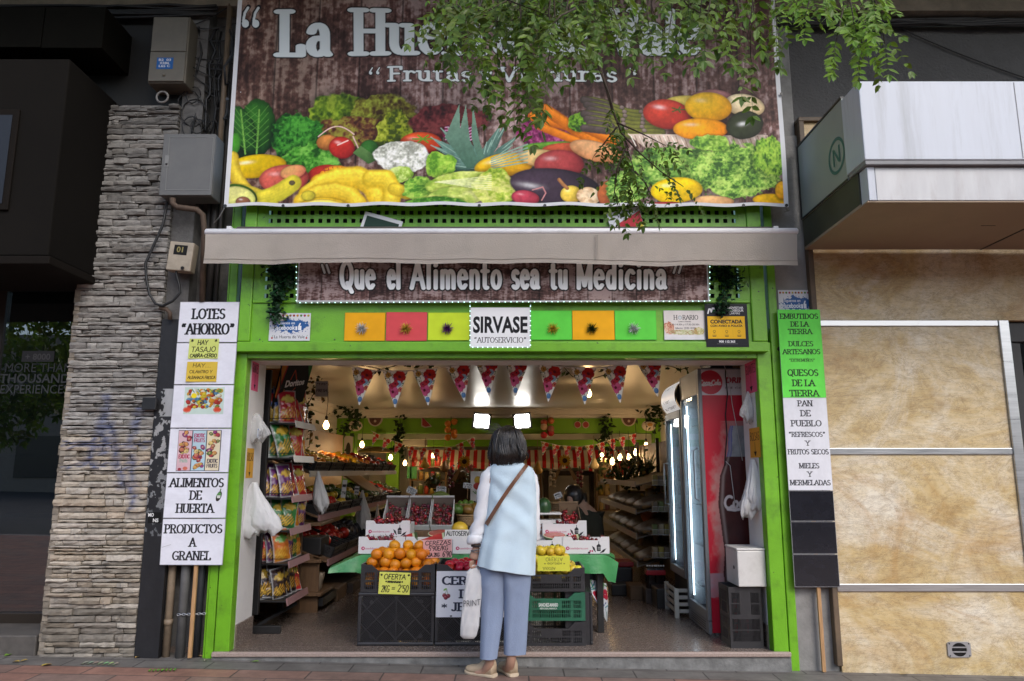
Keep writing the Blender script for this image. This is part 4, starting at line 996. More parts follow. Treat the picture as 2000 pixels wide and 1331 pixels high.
yd=-.34;z0,z1=P(100,94,yd).z,P(100,14,yd).z;xa,xb=P(84,50,yd).x,P(203,50,yd).x
b=MB();b.cbox(xa+.006,xb,yd,.1,z0,z1,.003);b.build("cladding",M("shaded_sheet",(.005,.0047,.0035),.85,spec=.06,var=.2),du)  # sheet metal darkened: the shade up here is put into its colour
b=MB();b.cbox(-8,xa,yd-.003,.1,z0+.005,z1,.003);b.build("cladding",M("shaded_sheet"),du)
b=MB();b.box(-8,x0p+.02,.06,.5,zg1+.09,5.07);b.box(x0p+.021,-2.641,.06,.5,zpt-.02,5.07);single(b,"entrance_header",M("shaded_entrance",(.004,.0036,.003),.7),"wall above the restaurant window, coloured dark for shade","wall",(-5,.2,3))  # wall colour darkened to carry its shade
# THE BIG BANNER
WHITE,INK=(.78,.78,.80),(.010,.010,.013)
YBAN=-.16
bl,br_=P(436,406,YBAN),P(1541,402,YBAN)
bz0=(bl.z+br_.z)/2;bz1=5.12
ban=thing("shop_banner","large printed vinyl banner of fruit and vegetables over the green shop front","banner",(0,YBAN,bz0))
def wood(S_,seed,planks,dark=(.030,.014,.012),light=(.30,.22,.21),mid=(.11,.055,.048),left_brown=False):
 h,w_=S_.uu.shape;u=S_.uu
 st=fbm(h,w_,4,150,seed,4);bl_=fbm(h,w_,5,12,seed+9,5);fine=fbm(h,w_,60,160,seed+20,3)
 pid=np.floor(u*planks+.15*(vnoise(1,w_,1,5,seed)[0][None]-.5)).astype(int)
 tone=np.random.RandomState(seed).uniform(.8,1.25,planks+3)[np.clip(pid,0,planks+2)]
 t=np.clip((st*.5+bl_*.75+fine*.45-.55)*2.2,0,1)**1.5
 a,m,b=[np.asarray(q)for q in(dark,mid,light)]
 t3=t[...,None]
 S_.c[:]=np.where(t3<.45,a+(m-a)*t3/.45,m+(b-m)*(t3-.45)/.55)*tone[...,None]
 fr=(u*planks)%1
 S_.c*=(1-.8*np.clip(1-np.minimum(fr,1-fr)/.035,0,1))[...,None]
 if left_brown:
  k=np.clip((.32-u)/.2,0,1)[...,None]
  S_.c[:]=S_.c*(1-k*.75)+k*.75*S_.c*np.array([.75,.68,.5])
S_=Print((bl.x,YBAN,bz1),(br_.x-bl.x,0,0),(0,0,bz0-bz1),250,WHITE,photo=True)
wood(S_,4,13,left_brown=True);S_.shadow=.5
GR,GD,GL_=(.028,.10,.010),(.006,.028,.004),(.22,.36,.035)
S_.leafy(650,250,60,40,((.02,.04,.004),(.14,.20,.012),(.30,.36,.04)),1,7)
S_.leafy(660,225,65,42,((.02,.05,.004),(.10,.18,.01),(.26,.36,.03)),2,8)
S_.leafy(745,235,68,50,((.04,.02,.006),(.13,.12,.015),(.28,.34,.04)),3,9)
S_.leafy(690,265,80,38,((.03,.008,.006),(.10,.035,.015),(.22,.2,.03)),4,10)
S_.leafy(770,260,40,40,((.03,.05,.004),(.17,.22,.012),(.36,.4,.05)),5,8)
S_.leafy(880,238,80,32,((.018,.004,.005),(.07,.012,.014),(.14,.03,.03)),6,9)
S_.ell(895,262,32,20,(.22,.02,.07),(.08,.008,.03),0,rag=.1,seed=3)
for k in range(5):S_.seg([(x,252+6*k+3*sin(x*.25),x+6,252+6*k+3*sin(x*.25+1.5))for x in range(870,920,6)],1.2,1.2,(.5,.25,.4))
S_.leafy(470,270,40,40,((.004,.018,.004),(.012,.06,.008),(.03,.12,.012)),7,4,.15)
S_.ell(500,250,38,56,(.025,.13,.012),(.004,.028,.004),8,rag=.12,seed=5)
S_.ell(476,252,22,50,(.02,.10,.012),(.004,.03,.004),-20,rag=.1,seed=6)
S_.ell(552,252,18,30,(.02,.11,.012),(.006,.035,.005),20,rag=.1,seed=7)
for cx,dx in((500,6),(478,-8)):
 S_.seg([(cx,300,cx+dx,215)],1.6,1.6,(.13,.3,.05))
 for k in range(6):S_.seg([(cx+dx*k/6,290-12*k,cx+24,272-13*k)],.7,.7,(.07,.2,.03));S_.seg([(cx+dx*k/6,290-12*k,cx-22,272-13*k)],.7,.7,(.07,.2,.03))
S_.ell(446,290,20,34,(.06,.28,.02),(.02,.10,.01),30,rag=.1,seed=8)
S_.leafy(585,275,52,55,((.004,.03,.004),(.018,.12,.012),(.06,.26,.03)),8,11)
S_.leafy(610,315,60,38,((.01,.06,.006),(.05,.22,.02),(.15,.38,.06)),9,9)
S_.ell(640,280,22,16,(.5,.2,.05),(.25,.07,.02),0);S_.ell(668,290,26,22,(.45,.03,.02),(.2,.01,.012),10,hi=.3)
S_.seg([(a,268-20*sin((a-622)/75*pi),a+5,268-20*sin((a+5-622)/75*pi))for a in range(622,692,5)],1.1,1.1,(.6,.42,.38))
S_.seg([(690,268,700,290),(660,285,680,276)],1.2,1.2,(.6,.42,.38))
S_.ell(822,280,42,22,(.55,.075,.02),(.28,.02,.01),0,hi=.25)
for a in range(6):S_.seg([(826,272,826+20*cos(a*1.05),272+8*sin(a*1.05))],1.5,1.5,(.1,.22,.02))
S_.ell(722,296,20,22,(.03,.14,.02),(.008,.04,.006),0);S_.poly([(690,300),(705,286),(740,312),(720,322)],(.10,.2,.06),(.03,.09,.02))
rp=random.Random(5)
for a,L_,w_ in sorted([(rp.uniform(-95,95),rp.uniform(45,105),rp.uniform(7,12))for _ in range(26)],key=lambda q:-q[1]):
 a=radians(a);bx,by=938,332;tx,ty=bx+L_*sin(a)*1.15,by-L_*cos(a)*.95-10
 nx_,ny_=cos(a)*w_,sin(a)*w_;mx_,my_=(bx*.5+tx*.5),(by*.5+ty*.5)
 k=rp.uniform(.6,1.2);c1=tuple(q*k for q in(.13,.24,.20));c2=tuple(q*k for q in(.03,.085,.065))
 S_.poly([(bx-nx_*.4,by-ny_*.4),(mx_-nx_,my_-ny_),(tx,ty),(mx_+nx_,my_+ny_),(bx+nx_*.4,by+ny_*.4)],c1,c2)
 S_.seg([(bx,by,tx,ty)],.9,.9,(.22,.34,.28))
for a in(-18,-5,8):S_.poly([(930+a,330),(905+a*2,270),(915+a,205),(925+a*1.4,275),(945+a,330)],(.16,.27,.2),(.05,.12,.08))
S_.leafy(1060,262,50,28,((.05,.006,.03),(.2,.02,.1),(.4,.1,.25)),12,9)
for(x0,y0,x1,y1,r_)in((1040,228,1165,262,9),(1065,215,1180,290,11),(1050,245,1150,285,8),(1120,240,1200,275,9)):S_.band([(x0+(x1-x0)*t/6,y0+(y1-y0)*t/6)for t in range(7)],r_,(.75,.22,.02),(.38,.09,.008))
S_.leafy(1135,238,26,18,((.02,.06,.01),(.12,.28,.02),(.25,.42,.05)),13,8)
for k in range(7):
 x0,y0=1140+6*(k%3),196+9*k;x1,y1=1290+4*(k%2),228+7*k
 S_.band([(x0+(x1-x0)*t/8,y0+(y1-y0)*t/8-4*sin(t))for t in range(9)],7,(.16,.17,.03),(.05,.05,.018))
 S_.band([(x0+(x1-x0)*t/10,y0+(y1-y0)*t/10)for t in range(4)],7,(.10,.075,.07),(.045,.035,.03))
 for t in(4,6):S_.ell(x0+(x1-x0)*t/8,y0+(y1-y0)*t/8-2,5,4,(.25,.19,.17),(.1,.07,.06),20)
S_.band([(1030+10*t,292-2*t+.3*t*t*.5)for t in range(9)],9,(.12,.30,.03),(.03,.11,.01))
S_.ell(1118,292,60,14,(.5,.09,.04),(.28,.03,.015));S_.ell(1165,296,55,20,(.62,.34,.16),(.4,.14,.05),15)
S_.ell(985,325,60,24,(.62,.40,.02),(.45,.2,.01),-8,hi=.3);S_.ell(1060,310,48,18,(.62,.46,.2),(.5,.25,.08),5)
S_.ell(1092,322,50,30,(.34,.05,.05),(.15,.012,.018),0,hi=.25)
for k in range(6):S_.seg([(960,332-4*k,1030,318-7*k)],1.5,1.2,(.2,.33,.26))
S_.ell(1390,195,45,20,(.32,.15,.15),(.18,.07,.08),0);S_.ell(1340,200,44,14,(.62,.5,.1),(.4,.3,.06))
S_.ell(1455,206,40,22,(.78,.66,.42),(.58,.42,.22),10)
S_.poly([(1225,262),(1500,264),(1496,298),(1260,290)],(.62,.5,.42),(.42,.3,.23))
for k in range(34):S_.seg([(1232+8*k,266,1242+8*k,286+(k%2)*6)],.9,.9,(.3,.2,.14)if k%2 else(.75,.66,.58))
S_.ell(1303,223,48,30,(.58,.06,.035),(.24,.012,.012),8,hi=.5)
for a in range(5):S_.seg([(1325,214,1325+14*cos(a*1.25),214+6*sin(a*1.25))],1.5,1.2,(.06,.1,.02))
S_.ell(1384,209,47,29,(.80,.50,.02),(.62,.25,.012),4,hi=.2);S_.ell(1369,252,55,22,(.78,.36,.02),(.62,.17,.012),0,hi=.3)
S_.ell(1455,244,37,28,(.035,.045,.02),(.006,.009,.006),-8,hi=.6,lx=-.1,ly=-.1,rag=.05,seed=2)
S_.leafy(1330,330,120,42,((.03,.09,.015),(.14,.30,.045),(.36,.52,.12)),21,15,.3)
S_.leafy(1440,335,95,56,((.03,.09,.015),(.15,.32,.045),(.38,.54,.12)),22,15,.3)
S_.leafy(1390,278,40,16,((.05,.14,.02),(.2,.38,.05),(.4,.55,.12)),24,8)
S_.leafy(1505,305,34,40,((.03,.09,.01),(.14,.3,.03),(.3,.46,.06)),23,9)
S_.leafy(785,308,58,32,((.28,.29,.24),(.55,.56,.5),(.78,.78,.73)),31,12,.18)
S_.leafy(860,325,32,28,((.08,.22,.02),(.2,.4,.04),(.36,.52,.08)),32,7)
S_.leafy(780,340,26,18,((.15,.28,.03),(.3,.45,.07),(.5,.6,.2)),33,7)
S_.ell(500,325,60,24,(.66,.47,.012),(.42,.24,.008),-6,hi=.4)
S_.band([(452+1.5*t*t*.35,308+9*t)for t in range(9)],13,(.66,.50,.05),(.4,.26,.02))
S_.ell(490,385,60,20,(.62,.48,.05),(.36,.27,.03),20)
S_.ell(640,345,40,22,(.42,.03,.02),(.2,.012,.012));S_.ell(655,342,32,17,(.72,.26,.03),(.5,.12,.02),-8)
for k in range(6):S_.seg([(632+9*k,328,640+9*k,358)],.9,.9,(.3,.02,.02))
for k in range(3):S_.seg([(628,335+8*k,688,332+8*k)],.9,.9,(.3,.02,.02))
S_.ell(554,350,50,29,(.50,.10,.07),(.26,.035,.03),-4,hi=.2);S_.ell(572,336,26,14,(.62,.33,.12),(.5,.13,.08),-10)
S_.band([(505,392),(525,386),(545,376),(560,366),(572,358)],16,(.62,.52,.05),(.4,.36,.03));S_.ell(570,357,6,5,(.08,.06,.03))
S_.band([(598,380),(625,362),(660,350),(700,348),(725,362),(738,392)],21,(.80,.60,.06),(.55,.34,.02),[.7,.9,1,1,.9])
S_.band([(590,395),(620,380),(655,374),(685,382),(700,400)],17,(.78,.58,.06),(.52,.32,.02))
S_.band([(725,352),(755,352),(766,372),(764,398)],18,(.78,.60,.06),(.5,.33,.02));S_.band([(770,372),(795,378)],13,(.72,.55,.05),(.45,.3,.02))
S_.ell(466,384,38,24,(.05,.12,.012),(.02,.05,.006),18);S_.ell(466,386,34,21,(.62,.60,.22),(.48,.5,.12),18);S_.ell(474,396,15,11,(.24,.10,.05),(.09,.03,.02),10,hi=.5)
S_.ell(632,402,48,15,(.62,.42,.03),(.5,.3,.02));S_.ell(632,404,43,12,(.82,.66,.14),(.72,.5,.06));S_.ell(602,384,14,10,(.6,.5,.05),(.3,.26,.03))
S_.leafy(820,372,34,26,((.06,.2,.02),(.2,.4,.05),(.4,.56,.1)),41,7)
S_.leafy(900,360,66,24,((.20,.33,.04),(.42,.52,.1),(.62,.68,.22)),42,5,.2,-8)
S_.leafy(895,385,62,17,((.24,.36,.06),(.46,.55,.12),(.66,.7,.25)),43,5,.2,-5)
S_.leafy(965,368,48,36,((.12,.24,.02),(.36,.46,.06),(.60,.62,.18)),44,6,.3)
S_.leafy(850,398,60,10,((.03,.12,.01),(.1,.28,.03),(.25,.42,.06)),45,10,.3)
for k in range(8):S_.seg([(850,358,960,345+4*k)],.6,.6,(.7,.74,.4))
S_.ell(1085,365,92,36,(.05,.03,.05),(.006,.003,.010),6,hi=.35,lx=-.55,ly=.1)
S_.ell(1026,388,28,15,(.42,.05,.08),(.2,.018,.03),4,hi=.2);S_.seg([(1040,372,1060,366),(1060,366,1066,378),(1066,378,1058,392)],1.2,1.2,(.45,.2,.2))
S_.ell(1116,382,22,18,(.62,.47,.07),(.4,.24,.03),0,hi=.2);S_.band([(1092,352),(1100,362),(1108,370)],3.5,(.35,.16,.06),(.2,.08,.03))
S_.leafy(1150,384,24,18,((.35,.2,.1),(.55,.38,.22),(.7,.56,.38)),51,4,.15)
S_.ell(1188,378,22,26,(.5,.14,.04),(.25,.05,.02),10)
S_.leafy(1225,370,40,34,((.03,.09,.015),(.14,.3,.045),(.36,.52,.12)),25,12,.3)
S_.ell(1322,372,52,26,(.82,.58,.012),(.58,.36,.008),-2,hi=.3)
S_.ell(1395,394,40,12,(.6,.36,.16),(.42,.2,.08));S_.ell(1300,402,34,9,(.3,.03,.03),(.15,.012,.012))
S_.ell(1510,392,40,13,(.8,.48,.02),(.55,.26,.01));S_.ell(1528,372,14,18,(.75,.4,.03),(.5,.2,.01))
S_.ell(470,180,1,1,WHITE)
S_.shadow=0;nf=fbm(S_.ny,S_.nx,90,240,77,3);ng=fbm(S_.ny,S_.nx,20,55,78,3);gt=np.clip((S_.y-190)/40,0,1)[...,None];gm=S_.c.mean(-1,keepdims=True);S_.c=np.clip(gm+(S_.c-gm)*(1+.04*gt),0,1)*(1+.35*gt)*((.78+.44*nf)*(.8+.4*ng))[...,None]
TXT=(.66,.72,.73)
def heading(t,x0,x1,y,size,rx,ry,out,serif):
 S_.fit(t,x0,x1,y,size,rx,ry,TXT,serif=serif,outline=out,sp=.2)
S_.ell(481,48,9,9,INK);S_.ell(500,48,9,9,INK)
for cx in(479,499):
 S_.ell(cx,46,9.5,10.5,INK);S_.seg([(cx-6,42,cx-2,24),(cx-2,24,cx+6,13)],4.6,4.6,INK)
 S_.ell(cx,46,7,8,TXT);S_.seg([(cx-4,40,cx-1,25),(cx-1,25,cx+5,15)],2.4,2.4,TXT)
heading("La",545,645,108,86,10,4.6,2.4,.17)
heading("Huerta",690,1010,105,84,9.5,4.4,2.4,.17)
heading("de",1062,1145,105,84,9.5,4.4,2.4,.17)
heading("Vale",1190,1370,105,84,9.5,4.4,2.4,.17)
heading("Frutas",760,922,159,27,3.3,1.7,1.5,.14)
heading("y",940,960,159,27,3.3,1.7,1.5,.14)
heading("Verduras",978,1206,159,27,3.3,1.7,1.5,.14)
for x in(724,738,1228,1240):
 S_.ell(x,143,4.8,4.8,INK);S_.seg([(x-2,141,x+3,133)],2.6,2.6,INK);S_.ell(x,143,3,3,TXT);S_.seg([(x-2,141,x+3,133)],1.1,1.1,TXT)
X_,Y_=S_.x,S_.y
e0=S_.uu*S_.W;ev=(1-S_.vv)*S_.H
hem=((e0<.035)|(e0>S_.W-.035)|(ev<.028)).astype(float)
S_.mix((slice(None),slice(None)),hem,(.66,.67,.69))
def ban_sag(u,v):
 d=np.zeros(u.shape+(3,));d[...,1]=.008*np.sin(u*23)*np.sin(v*9+1)+.010*np.sin(u*7+2)*v
 d[...,2]=.012*np.sin(u*9*pi)**2*(v>.0)*v**6
 return d
S_.build("printed_sheet",VINYL,ban,.003,(.7,.7,.7),sag=ban_sag)
GROM=M("grommet_metal",(.05,.05,.05),.4,metal=.8)
pos=[P(x,402.5-1.0*(x-440)/1100,YBAN-.008)for x in(440,553,680,806,936,1064,1192,1322,1452,1536)]+[P(444,194,YBAN-.008),P(1526,184,YBAN-.008)]
for p in pos:
 b=MB();b.lathe([(.004,.004),(.012,.004),(.012,-.001)],12,Matrix.Translation(p)@Matrix.Rotation(pi/2,4,'X'));b.build("grommet",GROM,ban)
b=MB();b.tube([P(438,407,YBAN),P(428,425,-.05),P(415,440,.1)],.004,6);b.tube([P(1537,404,YBAN),P(1540,411,-.1),P(1534,413,-.02)],.004,6);b.build("cord",M("white_cord",(.5,.5,.5),.7),ban)
# AWNING
YA=-.27
aw=thing("awning","rolled up beige awning with white front bar and hanging valance","awning",(0,YA,P(1000,460,YA).z))
zb=P(1000,454,YA).z;xa,xb=P(401,455,YA).x,P(1558,453,YA).x
b=MB();b.tube([(xa,YA,zb),(xa+.01,YA,zb),((xa+xb)/2,YA,zb+.004),(xb-.01,YA,zb+.006),(xb,YA,zb+.006)],[.018,.026,.026,.026,.018],14);b.build("front_bar",WHITE_METAL,aw,smooth=True)
CANVAS=M("awning_canvas",(.53,.47,.42),.9,var=.12,vscale=5,bump=.25,bscale=120,dirt=.3,dirtcol=(.25,.21,.185),dscale=2.5)
_n=CANVAS.node_tree;_t=_n.nodes.new("ShaderNodeBsdfTranslucent");_t.inputs[0].default_value=(.62,.56,.5,1);_x=_n.nodes.new("ShaderNodeMixShader");_x.inputs[0].default_value=.3
_n.links.new(_n.nodes["Principled BSDF"].outputs[0],_x.inputs[1]);_n.links.new(_t.outputs[0],_x.inputs[2]);_n.links.new(_x.outputs[0],_n.nodes["Material Output"].inputs[0])
def cloth_strip(x0,x1,nx_,zt,zbf,y0,wav,seed):
 r_=random.Random(seed);vs_,fs_=[],[]
 ph=[r_.uniform(0,6)for _ in range(4)];nz_=8
 for j in range(nz_+1):
  t=j/nz_
  for i in range(nx_+1):
   u=i/nx_;x=x0+(x1-x0)*u
   zb2=zbf(u)
   y=y0+t*wav*(.5*sin(u*31+ph[0])+.35*sin(u*67+ph[1]+t*2)+.5*sin(u*11+ph[2])+.3*sin(u*143+t*4)*t)+t*.012
   vs_.append((x+.004*sin(t*3+u*40),y,zt+(zb2-zt)*t))
 for j in range(nz_):
  for i in range(nx_):a=j*(nx_+1)+i;fs_.append((a,a+1,a+nx_+2,a+nx_+1))
 return vs_,fs_
zv0,zv1=P(405,516,YA).z,P(1553,517,YA).z
b=MB();v_,f_=cloth_strip(xa+.008,xb-.015,150,zb-.012,lambda u:zv0+(zv1-zv0)*u+.009*sin(u*5)-.005*sin(u*19)+.003*sin(u*47),YA-.016,.012,5);b.add(v_,f_)
v2,f2=[(x,y+.003,z)for x,y,z in v_],[tuple(reversed(f))for f in f_];b.build("valance",CANVAS,aw,smooth=True);b=MB();b.tube([(x,y-.003,z+.004)for x,y,z in v_[7*151:8*151]],.0016,4);b.build("hem_stitching",M("canvas_seam",(.30,.26,.23),.9),aw)
b=MB()
for px in(1163,1166):x=P(px,480,YA).x;b.box(x,x+.002,YA-.031,YA-.026,zv0+.02,zb-.03)
b.build("seam",M("canvas_seam",(.30,.26,.23),.9),aw)
yr=-.15;zr=P(1000,453,yr).z
b=MB();b.tube([(P(470,447,yr).x,yr,zr),(P(1500,447,yr).x,yr,zr+.004)],.034,18);b.build("roller",M("shaded_canvas",(.075,.066,.06),.9,var=.1,vscale=8,bump=.3),aw,smooth=True)  # same beige canvas coloured dark, the shade above the bar put into it
b=MB();v_,f_=[],[]
for i in range(41):
 x=P(470,447,yr).x+(P(1500,447,yr).x-P(470,447,yr).x)*i/40
 v_+=[(x,yr-.02,zr+.031),(x,(yr+YA)/2,zr+.020),(x,YA+.01,zb+.0265)]
f_=[(i*3+k,(i+1)*3+k,(i+1)*3+k+1,i*3+k+1)for i in range(40)for k in range(2)]
b.add(v_,f_);b.build("canopy_cloth",M("shaded_canvas"),aw,smooth=True)
for px in(448,1515):
 x=P(px,445,YA).x;b=MB();b.cbox(x-.03,x+.03,YA+.01,-.06,zb-.01,zb+.035,.006);b.cbox(x-.018,x+.018,YA-.012,YA+.02,zb+.015,zb+.045,.005);b.build("arm_bracket",WHITE_METAL,aw)
for px in(414,1553):
 x=P(px,440,YA).x;b=MB();b.tube([(x,YA+.02,zb+.02),(x+.012,.0,zb+.06)],.010,8);b.build("cord_holder",M("dull_cord",(.3,.3,.28),.6),aw)
 # LOWER BANNER
YL=-.095
lb=thing("slogan_banner","long printed sign with slogan in fat white letters on wood","sign",tuple(P(980,560,YL)))
a,c_=P(581,550,YL),P(1384,550,YL);zt,zl=P(1000,490,YL).z,P(1000,590,YL).z
S_=Print((a.x,YL,zt),(c_.x-a.x,0,0),(0,0,zl-zt),330,WHITE,photo=True);wood(S_,14,17)
for t,x0,x1 in(("Que",660,736),("el",752,786),("Alimento",798,983),("sea",995,1056),("tu",1070,1112),("Medicina",1122,1304)):
 S_.fit(t,x0+4,x1-3,563,50,4.3,3.7,(.90,.92,.93),outline=2.7,sp=.22,serif=0)
for cx,d in((632,1),(641,1),(1318,-1),(1328,-1)):
 S_.seg([(cx-3*d,518,cx+2*d,533)],4,4,INK);S_.seg([(cx-3*d,518,cx+2*d,533)],2.2,2.2,(.62,.65,.67))
e0=S_.uu*S_.W;ev=(1-S_.vv)*S_.H
S_.mix((slice(None),slice(None)),((e0<.01)|(e0>S_.W-.01)|(ev<.012)).astype(float),(.5,.5,.52))
S_.build("printed_board",CARD,lb,.006,(.5,.5,.5))
# LED STRINGS
LED_ON=M("led_glow",(.8,1,.95),.3,emit=(.55,1.0,.85),estr=1.3)
led0=MB();led0.ball((0,0,0),.0043,6)
def led_string(label,path,n):
 t=thing("led_string",label,"light string",tuple(path[0]))
 b=MB();b.tube(path,.0025,5);b.build("wire",M("led_wire",(.35,.4,.38),.5),t)
 L=[0]
 for p,q in zip(path,path[1:]):L.append(L[-1]+(q-p).length)
 first=None
 for i in range(n):
  s_=L[-1]*(i+.5)/n;k=max(j for j in range(len(L)-1)if L[j]<=s_);p=path[k].lerp(path[k+1],(s_-L[k])/(L[k+1]-L[k]))
  loc=p-path[0]+Vector((0,-.004,0))
  if first is None:
   first=MB();first.v,first.f=list(led0.v),list(led0.f)
   o=bpy.data.objects.new("bulb",bpy.data.meshes.new("bulb"));o.data.from_pydata(first.v,[],first.f);o.data.materials.append(LED_ON)
   first=o
  else:o=first.copy()
  COL.objects.link(o);o.parent=t;o.location=loc
yq=YL-.004
led_string("string of tiny white lights round the slogan banner",[P(579,505,yq),P(579,592,yq),P(1386,589,yq),P(1386,505,yq)],86)
led_string("string of tiny white lights round the SIRVASE sign",[P(918,594,yq),P(918,679,yq),P(1036,679,yq),P(1036,594,yq)],30)
# CARDS AND SIGNS ON THE LINTEL
YC2=-.045
def flat(name,label,cat,px0,py0,px1,py1,Y,mat,draw,col=WHITE,res=420,thick=.004,group=None,rot=0):
 S_=sheet(px0,py0,px1,py1,Y,res,col)
 draw(S_,S_.W*1000,S_.H*1000)
 o=S_.build(name,mat,None,thick);tag(o,label,cat,group)
 if rot:o.rotation_euler=(0,rot,0)
 return o
def d_sirvase(s,W,H):
 s.sans("SIRVASE",W/2,H*.62,H*.40,INK,.035,width=W*.92);s.fit("{AUTOSERVICIO}",W*.06,W*.94,H*.88,H*.13,2.9,1.6,INK,serif=.12)
flat("sirvase_sign","white sign reading SIRVASE AUTOSERVICIO with a rim of tiny lights","sign",919,601,1035,679,-.062,CARD,d_sirvase,res=600)
TINS={}
def tinsel(col):
 k=str(col)
 if k not in TINS:
  b=MB();r_=random.Random(2)
  for _ in range(170):
   a,e=r_.uniform(0,2*pi),r_.uniform(-.3,1.2);d=Vector((cos(a)*cos(e),-abs(sin(e))*.7-.1,sin(a)*cos(e)*.85)).normalized()*r_.uniform(.022,.056);p=d.orthogonal().normalized()*r_.uniform(.0012,.003)
   k2=r_.uniform(.4,1.3);c_=tuple(min(1,q*k2)for q in col)
   b.add([-p,p,d+p*.5,d-p*.5],[(0,1,2,3)],c_)
  TINS[k]=b
 return TINS[k]
FOIL=col_mat("tinsel_foil",.3,.6,metal=.45)
cards=[(673,611,752,666,(.80,.38,.006),(.75,.76,.78),"amber card with a silver tinsel bow",707),(754,610,834,666,(.66,.075,.085),(.75,.52,.08),"coral red card with a gold tinsel bow",793),(836,611,917,665,(.56,.72,.03),(.20,.035,.26),"lime yellow card with a purple tinsel bow",874),(1037,607,1117,664,(.11,.62,.06),(.75,.52,.06),"bright green card with a gold tinsel bow",1080),(1118,607,1200,664,(.82,.40,.006),(.035,.07,.015),"amber card with a dark green tinsel bow",1156),(1201,607,1282,664,(.11,.62,.06),(.75,.76,.78),"bright green card with a silver tinsel bow",1238)]
for x0,y0,x1,y1,cc,tc_,lab,cx in cards:
 def dr(s,W,H,cc=cc):
  n_=fbm(s.ny,s.nx,3,4,int(cc[0]*100)+3,3);s.c*=(.9+.2*n_)[...,None]
  e=np.minimum(np.minimum(s.uu,1-s.uu)*W,np.minimum(s.vv,1-s.vv)*H);s.mix((slice(None),slice(None)),np.clip(1-e/4,0,1)*.35,tuple(q*.3 for q in cc))
 o=flat("coloured_card",lab,"card",x0,y0,x1,y1,YC2,CARD,dr,cc,200,.005,"coloured cards with tinsel bows on the lintel")
 src=tinsel(tc_);b=MB();p0=P(cx,642,YC2-.004)
 b.v=[(p0.x+v[0],p0.y+v[1],p0.z+v[2])for v in src.v];b.f=list(src.f);b.c=list(src.c);b.build("tinsel_bow",FOIL,o)
FRUITCOL=[(.35,.03,.02),(.55,.25,.02),(.10,.25,.03),(.4,.03,.1),(.5,.4,.05),(.25,.12,.05)]
def d_fb(s,W,H,upside=False):
 s.rect(0,0,W,H,(.62,.63,.66))
 for k in range(11):s.ell(W*(.06+.088*k),H*.09,W*.03,W*.03,FRUITCOL[k%6],tuple(q*.5 for q in FRUITCOL[k%6]))
 B=(.025,.10,.29)
 s.ell(W*.5,H*.46,W*.40,H*.25,B,rag=.5,seed=4,freq=12);s.rect(W*.14,H*.3,W*.84,H*.62,B);rr=random.Random(8)
 for _ in range(46):a=rr.uniform(0,2*pi);d=rr.uniform(.95,1.3);r_=rr.uniform(1,4.5);s.ell(W*.5+W*.4*d*cos(a),H*.47+H*.28*d*sin(a),r_,r_,B)
 s.sans("Siguenos en",W*.39,H*.40,H*.10,(.7,.72,.76),.012,width=W*.46);s.sans("facebook",W*.38,H*.60,H*.17,(.8,.82,.84),.018,width=W*.50)
 s.rect(W*.70,H*.46,W*.78,H*.62,(.74,.76,.8));s.rect(W*.64,H*.48,W*.68,H*.62,(.74,.76,.8));s.seg([(W*.72,H*.48,W*.75,H*.38)],5,5,(.74,.76,.8))
 s.sans("La Huerta de Vale",W*.5,H*.91,H*.115,(.02,.02,.03),.005,width=W*.74)
 for x in(.08,.92):s.ell(W*x,H*.9,7,7,(.4,.02,.02));s.seg([(W*x,H*.86,W*(x+.02),H*.80)],1.4,1.4,(.05,.2,.02))
flat("facebook_sticker","white and blue facebook sticker on the green lintel, left of the coloured cards","sticker",526,612,606,666,YC2,GLOSS,d_fb,res=520)
def d_hor(s,W,H):
 s.rect(0,0,W,H,(.66,.62,.60));s.rect(0,H*.84,W,H,(.66,.66,.68));n_=fbm(s.ny,s.nx,4,5,6,3);s.c*=(.9+.2*n_)[...,None]
 s.leafy(W*.12,H*.6,W*.14,H*.2,((.4,.12,.08),(.6,.3,.2),(.7,.55,.4)),3,6);s.leafy(W*.5,H*.74,W*.4,H*.09,((.4,.2,.12),(.45,.5,.25),(.65,.6,.45)),5,16);s.leafy(W*.85,H*.7,W*.13,H*.14,((.45,.1,.05),(.4,.45,.15),(.7,.6,.4)),6,7)
 s.fit("H",W*.24,W*.33,H*.31,H*.15,2.6,1.5,INK,serif=.12);s.fit("RARIO",W*.46,W*.84,H*.31,H*.15,2.6,1.5,INK,serif=.12)
 s.ell(W*.395,H*.24,W*.05,W*.05,(.2,.24,.28));s.ell(W*.395,H*.24,W*.038,W*.038,(.6,.62,.64));s.seg([(W*.395,H*.24,W*.395,H*.19)],.8,.8,INK)
 s.fit("Lunes a Viernes",W*.35,W*.66,H*.40,H*.05,.9,.7,INK);s.sans("9:30-14:30h y 17:30-20:30h",W*.5,H*.51,H*.065,INK,.01,width=W*.72);s.sans("Sábados: 10:00-14:00h",W*.52,H*.63,H*.065,INK,.01,width=W*.5)
flat("hours_sign","pale HORARIO opening hours sign with faint vegetables printed on it","sign",1297,607,1377,664,YC2-.002,GLOSS,d_hor,res=650)
